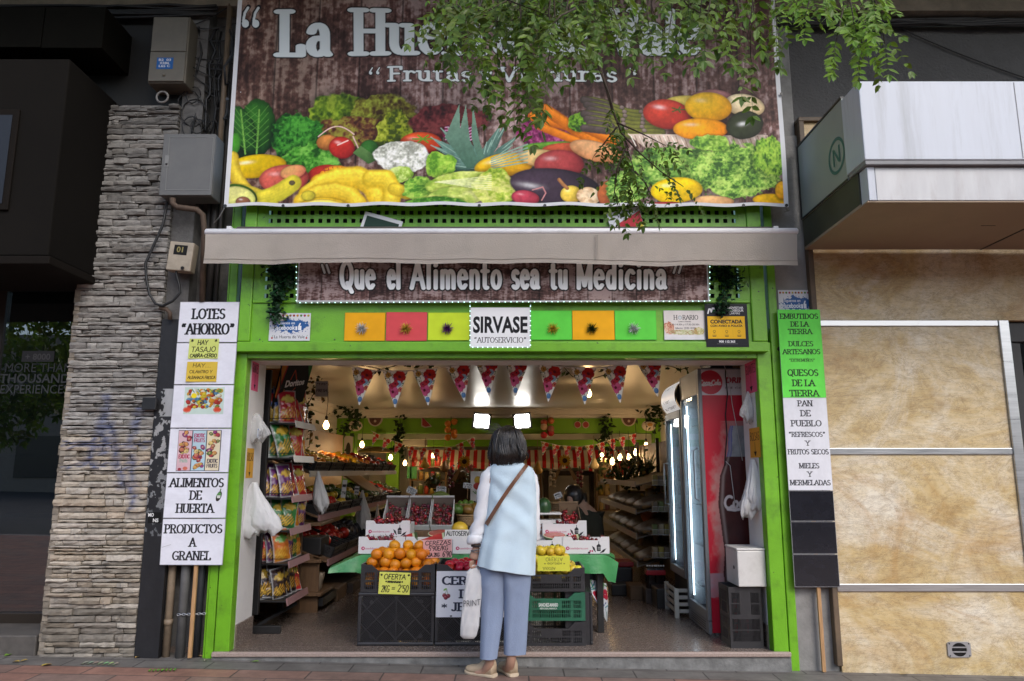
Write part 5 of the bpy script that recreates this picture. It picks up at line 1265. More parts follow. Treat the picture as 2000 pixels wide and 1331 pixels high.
def d_alarm(s,W,H):
 s.rect(0,0,W,H,(.006,.006,.012));Y_=(.74,.42,.006)
 s.rect(W*.05,H*.29,W*.93,H*.81,Y_);wh=(.72,.72,.74)
 m=[(.07,.22),(.10,.12),(.13,.12),(.15,.19),(.18,.10),(.21,.10),(.23,.17)]
 s.seg([(W*a[0],H*a[1],W*c[0],H*c[1])for a,c in zip(m,m[1:])],5,5,wh)
 pts=arc(.385*W,.145*H,.075*W,.075*H,0,360,24);s.seg([(a[0],a[1],c[0],c[1])for a,c in zip(pts,pts[1:])],2,2,(.4,.4,.42))
 for k,t in enumerate(("MOVISTAR","PROSEGUR","ALARMAS")):s.sans(t,W*(.72 if k<2 else .68),H*(.115+.065*k),H*.052,wh,.02 if k<2 else .0,width=W*(.38 if k<2 else .29))
 s.sans("CONECTADA",W*.49,H*.455,H*.085,INK,.05,width=W*.76);s.sans("CON AVISO A POLICÍA",W*.49,H*.535,H*.05,INK,.04,width=W*.76)
 for k in range(3):
  x=W*(.2+.29*k);pts=arc(x,H*.64,9,8,0,360,14);s.seg([(a[0],a[1],c[0],c[1])for a,c in zip(pts,pts[1:])],1.2,1.2,INK);s.seg([(x-7,H*.68,x+7,H*.68)],1.4,1.4,INK)
  s.rect(x-16,H*.725,x+16,H*.735,INK);s.rect(x-13,H*.75,x+13,H*.76,INK)
  if k<2:s.rect(x+W*.145,H*.6,x+W*.148,H*.77,(.5,.3,.01))
 s.sans("900 112 365",W*.49,H*.90,H*.05,wh,.04,width=W*.38);s.rect(W*.25,H*.925,W*.74,H*.933,(.25,.25,.26))
flat("alarm_sign","black and yellow alarm company sign reading CONECTADA on the lintel","sign",1378,594,1461,678,-.064,GLOSS,d_alarm,res=650)
def d_pic(s,W,H):
 s.rect(W*.07,H*.12,W*.93,H*1.0,(.010,.035,.02));s.rect(W*.1,H*.7,W*.93,H,(.55,.56,.56));s.ell(W*.42,H*.62,W*.06,W*.07,(.4,.3,.03),(.15,.1,.02))
o=flat("framed_picture","white edged dark green picture leaning askew behind the awning bar","picture",713,413,790,470,-.075,GLOSS,d_pic,(.62,.63,.64),300,.006);o.rotation_euler=(0,radians(16),0)
def d_flag(s,W,H):
 s.rect(0,0,W,H,(.6,.62,.66));s.poly([(W*.3,H*.55),(W,H*.2),(W,H),(W*.1,H)],(.42,.015,.03));s.poly([(W*.55,H),(W,H*.75),(W,H)],(.6,.5,.05))
o=flat("coloured_card","white and red card sticking out behind the awning bar","card",1185,418,1250,460,-.075,GLOSS,d_flag,(.6,.6,.62),250,.004);o.rotation_euler=(0,radians(-14),0)
# THE TALL SIGN COLUMNS
def col_sign(t,name,px0,px1,py0,py1,Y,draw,col,mat=CARD,res=420):
 S_=sheet(px0,py0,px1,py1,Y,res,col);draw(S_,S_.W*1000,S_.H*1000);return S_.build(name,mat,t,.008,(.5,.5,.5))
def lines(s,W,H,rows,col=INK,x0=0):
 for t,y,size,w_ in rows:
  rx=size*H*.108;k=w_*W/2
  s.fit(t,x0+W/2-k,x0+W/2+k,y*H,size*H,rx,rx*.6,col,serif=.15)
def edged(s,W,H,c=(.12,.12,.13)):
 e=np.minimum(np.minimum(s.uu,1-s.uu)*W,np.minimum(s.vv,1-s.vv)*H);s.mix((slice(None),slice(None)),np.clip(1.6-e/2,0,1)*.8,c)
 n_=fbm(s.ny,s.nx,5,4,int(H)%50,4);n2=fbm(s.ny,s.nx,30,24,int(H)%40,3);s.c*=(.86+.2*n_+.08*n2)[...,None]
YS=-.055
def xs_left(y):t=(y-590)/(1104-590);return 349-36*t,466-30*t
zl_=[(590,669),(670.5,751),(752.5,836),(837.5,923),(924.5,1012),(1013.5,1104)]
LW=(.70,.71,.78)
xL0,xL1=P(331.5,850,YS).x,P(451,850,YS).x
def warp(k):
 def f(u,v):
  d=np.zeros(u.shape+(3,));d[...,1]=-.004*np.sin(u*3+k)*np.sin(v*3.1+k*2)-.003*u*v;return d
 return f
def left_panel(t,i,draw):
 y0,y1=zl_[i];zt,z2=P(1000,y0,YS).z,P(1000,y1,YS).z
 S_=Print((xL0,YS,zt),(xL1-xL0,0,0),(0,0,z2-zt),480,LW);draw(S_,S_.W*1000,S_.H*1000);edged(S_,S_.W*1000,S_.H*1000);return S_.build("panel",CARD,t,.008,(.5,.5,.5),sag=warp(i))
ls=thing("sign_column","column of six white sign panels on a stick, topmost reading LOTES AHORRO","sign",(xL0+.2,YS,slope(-2.2)))
left_panel(ls,0,lambda s,W,H:lines(s,W,H,[("LOTES",.42,.24,.56),("{AHORRO}",.80,.25,.9)]))
left_panel(ls,1,lambda s,W,H:None)
def d_basket(s,W,H):
 x0,x1,y0,y1=W*.19,W*.85,H*.05,H*.68
 s.rect(x0,y0,x1,y1,(.5,.62,.56));rr=random.Random(9)
 for _ in range(120):
  c_=rr.choice([(.6,.25,.02),(.62,.5,.03),(.4,.04,.03),(.16,.26,.04),(.5,.14,.03),(.64,.62,.5),(.08,.08,.1),(.1,.25,.4),(.62,.45,.04)])
  r_=rr.uniform(.02,.05)*W;s.ell(rr.uniform(x0+W*.06,x1-W*.06),rr.uniform(y0+H*.06,y1-H*.16),r_,r_*.85,c_,tuple(q*.45 for q in c_))
 s.poly([(x0+W*.1,y0+H*.2),(x0+W*.14,y0),(x0+W*.24,y0+H*.25)],(.62,.68,.72));s.ell(W*.35,H*.25,W*.05,W*.045,(.75,.6,.02))
 for cx in(.25,.75):
  for k in range(16):s.seg([(W*cx,H*.58,W*cx+28*cos(k*.4),H*.58+20*sin(k*.4))],3,3,(.6,.07,.03))
 for k in range(5):s.seg([(x0+W*(.12+.1*k),y0+H*.05,x0+W*(.16+.1*k),y0-H*.0+H*.12)],4,3,(.1,.22,.08))
left_panel(ls,2,d_basket)
def d_exotic(s,W,H):
 fr=[(.6,.35,.1),(.45,.06,.08),(.3,.06,.2),(.7,.55,.2),(.55,.2,.12),(.12,.22,.05),(.65,.3,.1)]
 for k,(bg_,tx,ty)in enumerate((((.62,.42,.46),"EXOTIC",.68),((.4,.55,.62),"EXOTIC",.2),((.68,.6,.42),"EXOTIC",.78))):
  x0,x1=W*(.15+.232*k),W*(.15+.232*k+.218);s.rect(x0-W*.007,H*.04,x1+W*.014,H*.97,(.02,.03,.06));s.rect(x0,H*.05,x1,H*.96,bg_);rr=random.Random(k+3)
  zone=[(.08,.55),(.42,.93),(.08,.62)][k]
  for _ in range(16):
   c_=rr.choice(fr);r_=rr.uniform(.03,.055)*W;cx=rr.uniform(x0+r_*.9,x1-r_*.9);cy=H*rr.uniform(*zone)
   s.ell(cx,cy,r_,r_*rr.uniform(.6,1.0),(.03,.015,.02),rot=rr.uniform(-60,60));s.ell(cx,cy,r_*.88,r_*.7,c_,tuple(q*.6 for q in c_),rot=rr.uniform(-60,60))
   if rr.random()<.5:s.ell(cx,cy,r_*.35,r_*.28,(.7,.5,.3),(.1,.03,.03))
  col=[(.35,.02,.06),(.35,.02,.1),(.04,.03,.06)][k]
  s.fit(tx,x0+W*.02,x1-W*.02,H*ty,H*.08,3,2.4,col)
  if k:s.fit("FRUITS",x0+W*.02,x1-W*.02,H*(ty+.11),H*.08,2.6,2.2,col)
  else:s.fit("fruits",x0+W*.04,x1-W*.05,H*.77,H*.08,1.6,1.6,(.08,.4,.25))
  if k==0:s.ell(x0+W*.05,H*.93,W*.03,W*.025,(.3,.04,.06));s.ell(x0+W*.14,H*.91,W*.04,W*.03,(.55,.15,.1))
left_panel(ls,3,d_exotic)
def d_alim(s,W,H):
 lines(s,W,H,[("ALIMENTOS",.31,.19,.88),("DE",.59,.19,.2),("HUERTA",.88,.19,.6)])
 s.ell(W*.87,H*.52,W*.042,H*.12,(.03,.02,.02),rot=20);s.ell(W*.87,H*.50,W*.036,H*.07,(.10,.26,.08),rot=20);s.rect(W*.845,H*.5,W*.895,H*.56,(.6,.6,.58));s.seg([(W*.885,H*.42,W*.895,H*.36)],4,4,(.08,.16,.05))
left_panel(ls,4,d_alim)
left_panel(ls,5,lambda s,W,H:(lines(s,W,H,[("PRODUCTOS",.31,.18,.92),("A",.60,.18,.10),("GRANEL",.89,.18,.62)]),s.seg([(W*.02,H*.62,W*.16,H*.56)],1,1,(.25,.25,.27))))
b=MB();c_=P(374,1250,YS+.03);b.cbox(c_.x-.013,c_.x+.013,YS+.012,YS+.035,slope(-2.3)+.01,P(1000,620,YS).z,.003);b.build("stick",WOOD,ls)
def note(label,px0,py0,px1,py1,Y,col,rows,pen=1.0,rot=0,ink=INK,name="paper_note"):
 S_=sheet(px0,py0,px1,py1,Y,620,col);W,H=S_.W*1000,S_.H*1000;n_=fbm(S_.ny,S_.nx,3,3,int(px0),3);S_.c*=(.93+.14*n_)[...,None]
 for k,(t,x0,x1,y,size)in enumerate(rows):
  S_.fit(t,W*x0,W*x1,H*y,H*size,pen*H*.011+.5,pen*H*.010+.5,ink,slant=.12,jit=.05,seed=k)
 def curl(u,v):
  d=np.zeros(u.shape+(3,));d[...,1]=-.006*np.abs(u-.5)**2*4*v;return d
 o=S_.build(name,PAPER,None,.0015,sag=curl);tag(o,label,"note")
 if rot:o.rotation_euler=(0,rot,0)
 return o
note("yellow hand-written note HAY TASAJO taped to the left sign column",369,662,427,701,YS-.003,(.56,.62,.17),[("*",.04,.13,.24,.2),("HAY",.27,.62,.30,.22),("*",.84,.93,.24,.2),("TASAJO",.08,.90,.66,.25),("CABRA-CERDO",.05,.96,.93,.17)],1.5)
note("deeper yellow hand-written note HAY CILANTRO taped below the TASAJO note",364.5,707,424,746,YS-.003,(.62,.44,.06),[("HAY....",.18,.78,.28,.19),("CILANTRO Y",.09,.84,.57,.14),("ALBAHACA FRESCA",.05,.96,.86,.14)],.9)
YR=-.04
def xr_(y0):return 0
xR0,xR1=P(1535,870,YR).x,P(1620.5,870,YR).x
def right_panel(t,y0,y1,draw,col,mat=CARD,name="panel"):
 zt,z2=P(1000,y0,YR).z,P(1000,y1,YR).z
 S_=Print((xR0,YR,zt),(xR1-xR0,0,0),(0,0,z2-zt),480,col);draw(S_,S_.W*1000,S_.H*1000)
 edged(S_,S_.W*1000,S_.H*1000,tuple(min(.7,q*.7+.05)for q in col));return S_.build(name,mat,t,.008,(.5,.5,.5))
rs=thing("sign_column","column of bright green, white and black panels, topmost reading EMBUTIDOS DE LA TIERRA","sign",(xR0+.15,YR,-.05))
GC=(.15,.78,.09)
right_panel(rs,605,777,lambda s,W,H:lines(s,W,H,[("EMBUTIDOS",.105,.055,.9),("DE LA",.195,.055,.42),("TIERRA",.28,.055,.56),("DULCES",.42,.053,.58),("ARTESANOS",.51,.053,.88),("{EXTREMEÑOS}",.595,.03,.6),("QUESOS",.755,.068,.72),("DE LA",.87,.068,.52),("TIERRA",.985,.068,.68)]),GC)
right_panel(rs,777.5,958,lambda s,W,H:lines(s,W,H,[("PAN",.09,.06,.34),("DE",.2,.062,.24),("PUEBLO",.31,.062,.70),("{REFRESCOS}",.425,.05,.84),("Y",.52,.05,.1),("FRUTOS SECOS",.615,.052,.93),("MIELES",.765,.052,.46),("Y",.855,.052,.1),("MERMELADAS",.945,.052,.92)],(.018,.02,.028)),(.70,.71,.76))
BLK=col_mat("glossy_black_board",.18,.5,bump=.05,bscale=6)
for y0,y1 in((959,1018),(1019.5,1082),(1083.5,1147)):
 def dk(s,W,H):
  e=np.minimum(np.minimum(s.uu,1-s.uu)*W,np.minimum(s.vv,1-s.vv)*H);n_=fbm(s.ny,s.nx,4,5,int(H*7)%91,4);s.c*=(.7+.6*n_)[...,None]
  s.mix((slice(None),slice(None)),(e<2.2).astype(float),(.45,.45,.46))
 zt,z2=P(1000,y0,YR).z,P(1000,y1,YR).z
 S_=Print((xR0,YR,zt),(xR1-xR0,0,0),(0,0,z2-zt),300,(.012,.012,.017));dk(S_,S_.W*1000,S_.H*1000);S_.build("black_panel",BLK,rs,.008,(.4,.4,.4))
b=MB();c_=P(1604,1230,YR+.02);m_=Matrix.Translation(((P(1601,1140,YR).x+P(1609,1305,YR).x)/2,YR+.022,.5))
b.cbox(c_.x-.013,c_.x+.013,YR+.012,YR+.032,slope(2.2)+.005,P(1000,700,YR).z,.003);b.build("stick",WOOD,rs)
flat("facebook_sticker","facebook sticker half hidden behind the top of the green sign column","sticker",1521,567,1590,625,.022,GLOSS,d_fb,res=520)
# INSIDE THE SHOP
rnd=random.Random(21)
FOILM=col_mat("crisp_bag_foil",.24,.6,bump=.35,bscale=22,coat=.3)
CLEAR=cloudy_mat("clear_plastic",(.62,.62,.62),.55)
WHITEBAG=M("thin_white_plastic",(.74,.74,.75),.38,spec=.5,bump=.7,bscale=16,var=.05)
NODE=WHITEBAG.node_tree
_tr=NODE.nodes.new("ShaderNodeBsdfTranslucent");_tr.inputs[0].default_value=(.85,.85,.85,1);_mx=NODE.nodes.new("ShaderNodeMixShader");_mx.inputs[0].default_value=.3
NODE.links.new(NODE.nodes["Principled BSDF"].outputs[0],_mx.inputs[1]);NODE.links.new(_tr.outputs[0],_mx.inputs[2]);NODE.links.new(_mx.outputs[0],NODE.nodes["Material Output"].inputs[0])
WOODP=M("brown_wood_panel",(.13,.072,.035),.55,var=.22,vscale=5,stretch=(6,6,.8))
RAILW=M("price_rail",(.55,.53,.50),.4,var=.06)
RAILP=M("pink_price_rail",(.30,.17,.18),.5,var=.1)
LEAFG=col_mat("garland_leaf",.5,.3,transl=.25)
# lamps
BULB=M("bulb_glow",(1,.8,.5),.3,emit=(1.0,.62,.25),estr=14)
def lamp_bulb(px,py,Y,power,label,cord=.25,r=.035):
 p=P(px,py,Y);t=thing("pendant_bulb",label,"light bulb",tuple(p),"bare bulbs hanging in the shop")
 b=MB();b.lathe([(.002,-r*1.25),(r*.6,-r*1.1),(r,-r*.3),(r*.92,r*.3),(r*.5,r*1.1),(r*.4,r*1.5)],12,Matrix.Translation(p));b.build("bulb",BULB,t,smooth=True)
 b=MB();b.lathe([(r*.45,r*1.5),(r*.5,r*2.8),(r*.2,r*3.2)],10,Matrix.Translation(p));b.build("socket",BLACK,t)
 b=MB();b.tube([p+Vector((0,0,r*3)),p+Vector((.01,0,r*3+cord*.5)),p+Vector((0,0,r*3+cord))],.004,5);b.build("cord",RUBBER,t)
 if power:
  l_=bpy.data.lights.new("bulb_light",'POINT');l_.energy=power;l_.color=(1,.62,.28);l_.shadow_soft_size=r
  o=bpy.data.objects.new("bulb_light",l_);COL.objects.link(o);o.parent=t;o.location=(0,-.0,-r*1.6)
PW=3.9
for px,py,Y,pw,lab in((637,831,3.2,1,"bare glowing bulb beside the crisp rack over the left shelves"),(707,869,6.3,1,"glowing bulb hanging in front of the green left corner post"),(763,894,8.0,1,"glowing bulb before the green pillar at the back"),(721,914,7.6,1,"brightest low bulb over the left produce at the back"),(791,905,8.5,.6,"small bulb beside the striped awning's left end"),(1150,769,3.4,.6,"bulb half hidden behind a front pennant"),(1211,894,6.0,1,"leftmost of the five bulbs over the right shelves"),(1228,893,6.2,.5,"bulb beside the leftmost one over the right shelves"),(1242,884,5.6,1,"middle bulb of the five over the right shelves"),(1262,872,5.2,1,"highest bulb of the five over the right shelves"),(1278,885,6.6,.5,"bulb nearest the cooler among the five over the right shelves")):
 lamp_bulb(px,py,Y,PW*pw,lab,.35 if py<890 else .3)
FLOOD=M("floodlight_glow",(1,1,1),.3,emit=(1,.97,.9),estr=7)
for px,py,sgn,lab in((941,823,1,"black square floodlight shining at the left of the woman's head"),(1020,823,-1,"black square floodlight shining at the right of the woman's head")):
 p=P(px,py,YB-.35);t=thing("floodlight",lab,"floodlight",tuple(p),"pair of floodlights on the green beam")
 m_=Matrix.Translation(p)@Matrix.Rotation(radians(8*sgn),4,'Y')@Matrix.Rotation(radians(12),4,'X')
 w2,h2=.155,.135
 b=MB();b.obox(m_@Matrix.Translation((0,.03,0)),w2*2,.05,h2*2)
 b.obox(m_@Matrix.Translation((0,.07,0)),w2*1.5,.05,h2*1.4)
 for(cx,cz,sx,sz)in((0,h2-.015,w2*2,.03),(0,-h2+.015,w2*2,.03),(w2-.015,0,.03,h2*2-.062),(-w2+.015,0,.03,h2*2-.062)):b.obox(m_@Matrix.Translation((cx,-.005,cz)),sx,.018,sz)
 b.build("housing",BLACK,t)
 b=MB();b.obox(m_@Matrix.Translation((0,.001,0)),w2*2-.064,.006,h2*2-.064);b.build("lamp_glass",FLOOD,t)
 b=MB();b.tube([p+Vector((0,.1,0)),p+Vector((0,.2,-.1)),Vector((p.x,YB-.01,p.z-.1))],.012,8);b.build("bracket",BLACK,t)
 l_=bpy.data.lights.new("flood",'AREA');l_.energy=8;l_.size=.22;l_.color=(1,.95,.86);l_.spread=radians(160)
 o=bpy.data.objects.new("flood",l_);COL.objects.link(o);o.parent=t;o.location=(0,-.03,0);o.rotation_euler=(radians(100),0,0)
 # price cards
def tag_print(W,H,rows,col=(.66,.66,.66)):
 S_=Print((-W/2,0,H/2),(W,0,0),(0,0,-H),420,col)
 for k,(t,y,s_)in enumerate(rows):S_.fit(t,W*80,W*920,H*1000*y,H*1000*s_,2.2,1.8,INK,jit=.06,seed=k)
 return S_
def price_card(px,py,w,h,Y,rows,label,rot=0,stick=True,col=(.66,.66,.66)):
 p=P(px,py,Y);k=ppm(py,Y);W,H=w*k,h*k
 t=thing("price_card",label,"price card",tuple(p));S_=tag_print(W,H,rows,col);o=S_.build("card",PAPER,None,.0015);o.parent=t;o.location=S_.O
 if stick:b=MB();b.tube([p+Vector((0,.006,-H*.3)),p+Vector((.01,.012,-H*.5-.10))],.0035,5);b.build("stick",WOOD,t)
 t.rotation_euler=(0,rot,0);return t
 # pennants
def flower_print(seed,res=300,w=.15,h=.21,sub=1.0):
 S_=Print((-w/2,0,0),(w,0,0),(0,0,-h),res,(.80,.78,.72));W,H=w*1000,h*1000;r_=random.Random(seed)
 for _ in range(170):
  x,y=r_.uniform(0,W),r_.uniform(0,H);c_=r_.choice([(.02,.10,.03),(.01,.02,.03),(.1,.25,.06),(.012,.014,.02),(.6,.6,.56),(.012,.05,.02),(.10,.22,.05),(.8,.78,.72)])
  a=r_.uniform(0,360);l_=r_.uniform(6,16);S_.seg([(x-l_*cos(a),y-l_*sin(a),x+l_*cos(a),y+l_*sin(a))],2.4,2.4,c_)
 def bloom(cx,cy,r0,c1,c2,n=6):
  for k in range(n):a=2*pi*k/n+.3;S_.ell(cx+r0*.55*cos(a),cy+r0*.55*sin(a),r0*.55,r0*.5,c1,c2,rot=-math.degrees(a))
  S_.ell(cx,cy,r0*.25,r0*.25,(.12,.01,.02))
 bloom(W*.66,H*.17,W*.24,(.56,.03,.02),(.28,.015,.012));bloom(W*.40,H*.58,W*.22,(.66,.12,.26),(.4,.05,.13));bloom(W*.62,H*.36,W*.12,(.35,.52,.66),(.18,.3,.45))
 bloom(W*.24,H*.33,W*.1,(.6,.6,.5),(.4,.42,.3));bloom(W*.36,H*.42,W*.11,(.5,.04,.08),(.3,.02,.04));bloom(W*.22,H*.12,W*.11,(.5,.3,.06),(.3,.16,.03));bloom(W*.7,H*.52,W*.1,(.6,.16,.1),(.4,.07,.05));bloom(W*.5,H*.36,W*.12,(.55,.03,.05),(.3,.02,.03))
 S_.ell(W*.5,H*.84,W*.09,H*.08,(.12,.26,.5),(.06,.14,.3));S_.ell(W*.1,H*.25,W*.05,H*.06,(.012,.012,.014));S_.ell(W*.5,H*.22,W*.06,H*.04,(.3,.03,.1))
 u=S_.uu;v=S_.vv;half=w/2*(1-v*.97)
 S_.pos[...,0]=(u*2-1)*half
 ix=np.clip(((S_.pos[...,0]/w+.5)*(S_.nx-1)).round().astype(int),0,S_.nx-1);S_.c=S_.c[np.arange(S_.ny)[:,None],ix]
 S_.O=Vector((0,0,0))
 return S_
def bunting(label,pts,flags,size,seed,res):
 t=thing("bunting",label,"bunting",tuple(pts[0]));b=MB();b.tube(pts,.0022*size/.15+.001,5);b.build("string",M("bunting_string",(.6,.58,.55),.8),t)
 base=flower_print(seed,res,size*1.06,size*1.52);first=base.build("pennant",PAPER,None,0);first.parent=t
 for i,(p,rot,tw)in enumerate(flags):
  o=first if i==0 else first.copy()
  if i:COL.objects.link(o);o.parent=t
  o.location=p-pts[0];o.rotation_euler=(radians(4),rot,tw)
 return t
Yb=.38
sp=[(560,708),(686,716),(735,725),(750,724),(795,725),(855,720),(873,717),(918,709),(930,704),(973,697),(988,700),(1032,704),(1052,712),(1100,717),(1116,718),(1165,719),(1177,718),(1225,712),(1245,708),(1291,700),(1400,692)]
pts=[P(x,y,Yb)for x,y in sp]
fl=[(686,735,716,725),(750,795,724,725),(806,855,723,719),(873,918,717,709),(930,973,703,702),(988,1032,701,705),(1052,1100,711,717),(1116,1165,718,719),(1177,1225,719,713),(1245,1291,710,700)]
flags=[]
for x0,x1,y0,y1 in fl:
 a,c_=P(x0,y0,Yb),P(x1,y1,Yb);flags.append(((a+c_)/2+Vector((0,-.004,0)),-math.atan2(c_.z-a.z,c_.x-a.x)*.8-.03,rnd.uniform(-.2,.2)))
bunting("string of floral paper pennants across the top of the shop entrance",pts,flags,.192,3,260)
def back_bunting(label,ptsxy,Y,n,size,seed):
 pts=[P(x,y,Y)for x,y in ptsxy];L=[0]
 for p,q in zip(pts,pts[1:]):L.append(L[-1]+(q-p).length)
 fl=[]
 for i in range(n):
  s_=L[-1]*(i+.5)/n;k=max(j for j in range(len(L)-1)if L[j]<=s_);p=pts[k].lerp(pts[k+1],(s_-L[k])/(L[k+1]-L[k]));d=pts[k+1]-pts[k]
  fl.append((p+Vector((0,-.004,0)),-math.atan2(d.z,d.x),rnd.uniform(-.4,.4)))
 bunting(label,pts,fl,size,seed,110)
back_bunting("small pennant string sagging in front of the striped awning, left of the woman",[(725,842),(760,858),(800,872),(850,877),(880,874),(908,862),(930,852)],YB-.3,9,.15,5)
back_bunting("small pennant string sagging in front of the striped awning, right of the woman",[(1055,862),(1090,870),(1130,873),(1165,868),(1195,858),(1230,850),(1245,846)],YB-.3,9,.15,6)
# striped awning at the back
sa=MB();ya=YK-1.0;z1,z0=P(1000,879,ya).z,P(1000,903,ya).z
xs0,xs1=P(800,890,ya).x,P(1228,890,ya).x;n_=58
for k in range(n_):
 a,c_=xs0+(xs1-xs0)*k/n_,xs0+(xs1-xs0)*(k+1)/n_;col=(.50,.02,.025)if k%2 else(.66,.60,.55)
 z00=z0-(.1 if k>44 else 0)*(k-44)/10-.02*sin(k*.7)
 sa.add([(a,ya,z1),(c_,ya,z1),(c_,ya-.25,z00),(a,ya-.25,z00)],[(3,2,1,0)],col)
 sa.add([(a,ya-.25,z00),(c_,ya-.25,z00),(c_,ya-.255,z00-.13),(a,ya-.255,z00-.13)],[(3,2,1,0)],col)
single(sa,"striped_awning",col_mat("striped_cloth",.85,.2),"small red and white striped awning at the back of the shop","awning",(0,ya,z1))
# leaf garlands
def leaf_clump(b,c,n,spread,size,r_,cols=((.02,.07,.015),(.035,.11,.02),(.05,.14,.03)),drop=0.0):
 for _ in range(n):
  p=Vector(c)+Vector((r_.gauss(0,spread[0]),r_.gauss(0,spread[1]),r_.gauss(0,spread[2])-abs(r_.gauss(0,drop))))
  d=Vector((r_.uniform(-1,1),r_.uniform(-1,.6),r_.uniform(-1,.4))).normalized();s_=d.orthogonal().normalized()*size*.42*r_.uniform(.7,1.2);l_=size*r_.uniform(.7,1.3)
  k=r_.uniform(.6,1.3);col=tuple(q*k for q in r_.choice(cols));m_=p+d*l_*.45;up_=d.cross(s_).normalized()*size*.08
  b.add([p,m_-s_+up_,p+d*l_,m_+s_+up_],[(0,1,2),(0,2,3)],col)
def garland(name,label,pts,n,size,spread=.03,cat="garland",cols=((.02,.07,.015),(.035,.11,.02),(.05,.14,.03)),stem=.004,seed=1,group=None):
 r_=random.Random(seed);b=MB();b.cur=(.03,.045,.015);b.tube(pts,stem,5,(.03,.045,.015))
 for i in range(n):
  t=r_.uniform(0,len(pts)-1.001);k=int(t);leaf_clump(b,pts[k].lerp(pts[k+1],t-k),1,(spread,spread,spread),size,r_,cols)
 return single(b,name,LEAFG,label,cat,tuple(pts[0]),group)
VINE=((.008,.035,.012),(.014,.055,.018),(.02,.08,.03),(.03,.07,.04))
garland("plastic_vine","bushy artificial vine hanging left of the slogan banner",[P(x,y,-.075)for x,y in((552,515),(550,540),(546,565),(540,590),(538,612),(537,622))],340,.036,.03,"vine",VINE,seed=3)
o_=MB();r_=random.Random(9)
for px,py,n_,s_ in((550,535,160,.05),(535,525,70,.04),(565,545,70,.04),(540,575,60,.025)):leaf_clump(o_,P(px,py,-.08),n_,(s_,.012,s_*.9),.036,r_,VINE)
single(o_,"plastic_vine",LEAFG,"dark tuft of artificial leaves over the left vine beneath the awning","vine",tuple(P(550,535,-.08)))
garland("plastic_vine","artificial vine hanging right of the slogan banner down onto the alarm sign",[P(x,y,-.075)for x,y in((1418,515),(1420,545),(1416,570),(1412,590),(1410,605),(1408,612))],220,.034,.022,"vine",VINE,seed=4)
o_=MB()
for px,py,n_,s_ in((1420,535,150,.05),(1435,550,70,.035),(1405,530,60,.04)):leaf_clump(o_,P(px,py,-.08),n_,(s_,.012,s_*.9),.034,r_,VINE)
single(o_,"plastic_vine",LEAFG,"dark tuft of artificial leaves over the right vine beneath the awning","vine",tuple(P(1420,535,-.08)))
IVY=((.045,.07,.015),(.07,.10,.02),(.03,.05,.012))
garland("ivy_garland","thin ivy garland under the ceiling behind the left pennants",[P(x,y,1.2)for x,y in((690,712),(718,716),(745,722),(775,714),(800,711),(830,712),(850,711))],26,.05,.02,"garland",IVY,seed=5)
garland("ivy_garland","thin ivy garland under the ceiling behind the right pennants",[P(x,y,1.2)for x,y in((1075,712),(1100,716),(1118,736),(1150,742),(1180,733),(1200,715),(1230,711))],26,.055,.025,"garland",IVY,seed=6)
garland("ivy_garland","ivy garland along the ceiling edge by the Coca-Cola cooler",[P(x,y,1.4)for x,y in((1292,712),(1310,716),(1330,722),(1345,718))],16,.055,.03,"garland",IVY,seed=7)
DKV=((.015,.035,.012),(.025,.05,.015),(.03,.06,.02))
garland("ivy_garland","dark ivy hanging in the left corner below the cornice",[P(x,y,6.8)for x,y in((648,790),(668,800),(690,800),(700,812),(690,830),(672,838),(655,850),(650,880),(652,905))],150,.09,.06,"garland",DKV,seed=8)
garland("ivy_garland","dark ivy bunched in the right corner below the cornice",[P(x,y,6.8)for x,y in((1258,812),(1275,806),(1290,800),(1300,790),(1286,812),(1280,835))],110,.09,.06,"garland",DKV,seed=9)
for i,(px,y0,y1,lab)in enumerate(((780,815,885,"dark hanging leaf strand on the beam left of the orange strand"),(1183,815,880,"dark hanging leaf strand on the beam right of the cherry cut-outs"))):
 garland("hanging_leaves",lab,[P(px+3*sin(k),y0+(y1-y0)*k/6,YB-.12)for k in range(7)],90,.09,.05,"garland",DKV,seed=10+i)
garland("ivy_garland","yellow green ivy over the crisp rack sign",[P(x,y,1.6)for x,y in((612,745),(625,755),(612,770),(602,790),(600,815),(608,840),(604,870))],90,.05,.035,"garland",((.10,.09,.012),(.06,.09,.015),(.2,.1,.015),(.03,.05,.012)),seed=14)
# hanging decorations on the green beam
def strand(name,label,px,ys,Y,r,cols,pair=True,cat="decoration"):
 p0=P(px,ys[0],Y);t=thing(name,label,cat,tuple(p0));b=MB();b.tube([P(px,ys[0]-12,Y),P(px,ys[-1],Y)],.008,5);b.build("cord",M("green_cord",(.03,.06,.015),.7),t)
 for i,y in enumerate(ys):
  c0=P(px,y,Y);k=ppm(y,Y)
  for s_ in((-1,1)if pair else(0,)):
   b=MB();b.ball(c0+Vector((s_*r*.95,-.02*(i%2),s_*r*.3*(-1)**i)),r,10);c_=cols[(i*2+(s_>0))%len(cols)];b.build("fruit",M("deco_%s"%i if False else "wax_fruit_"+"_".join(str(int(q*100))for q in c_),c_,.35,var=.1,vscale=9),t,smooth=True)
OR=(.55,.17,.012)
strand("orange_strand","hanging strand of artificial oranges on the green beam",881,(826,842,853),YB-.14,.058,[OR])
strand("onion_strand","hanging strand of red and pale artificial vegetables on the green beam",1069,(824,836,848),YB-.14,.062,[(.38,.05,.02),(.45,.12,.03),(.6,.38,.25),(.4,.13,.1),(.42,.01,.02),(.42,.01,.02)])
strand("garlic_string","long braid of white garlic hanging at the back",1079,(918,925,931,938,944,950),4.6,.022,[(.6,.52,.42)])
strand("onion_string","braid of purple red onions hanging before the back door",1132,(923,930,937,944,951),4.6,.024,[(.22,.04,.06)])
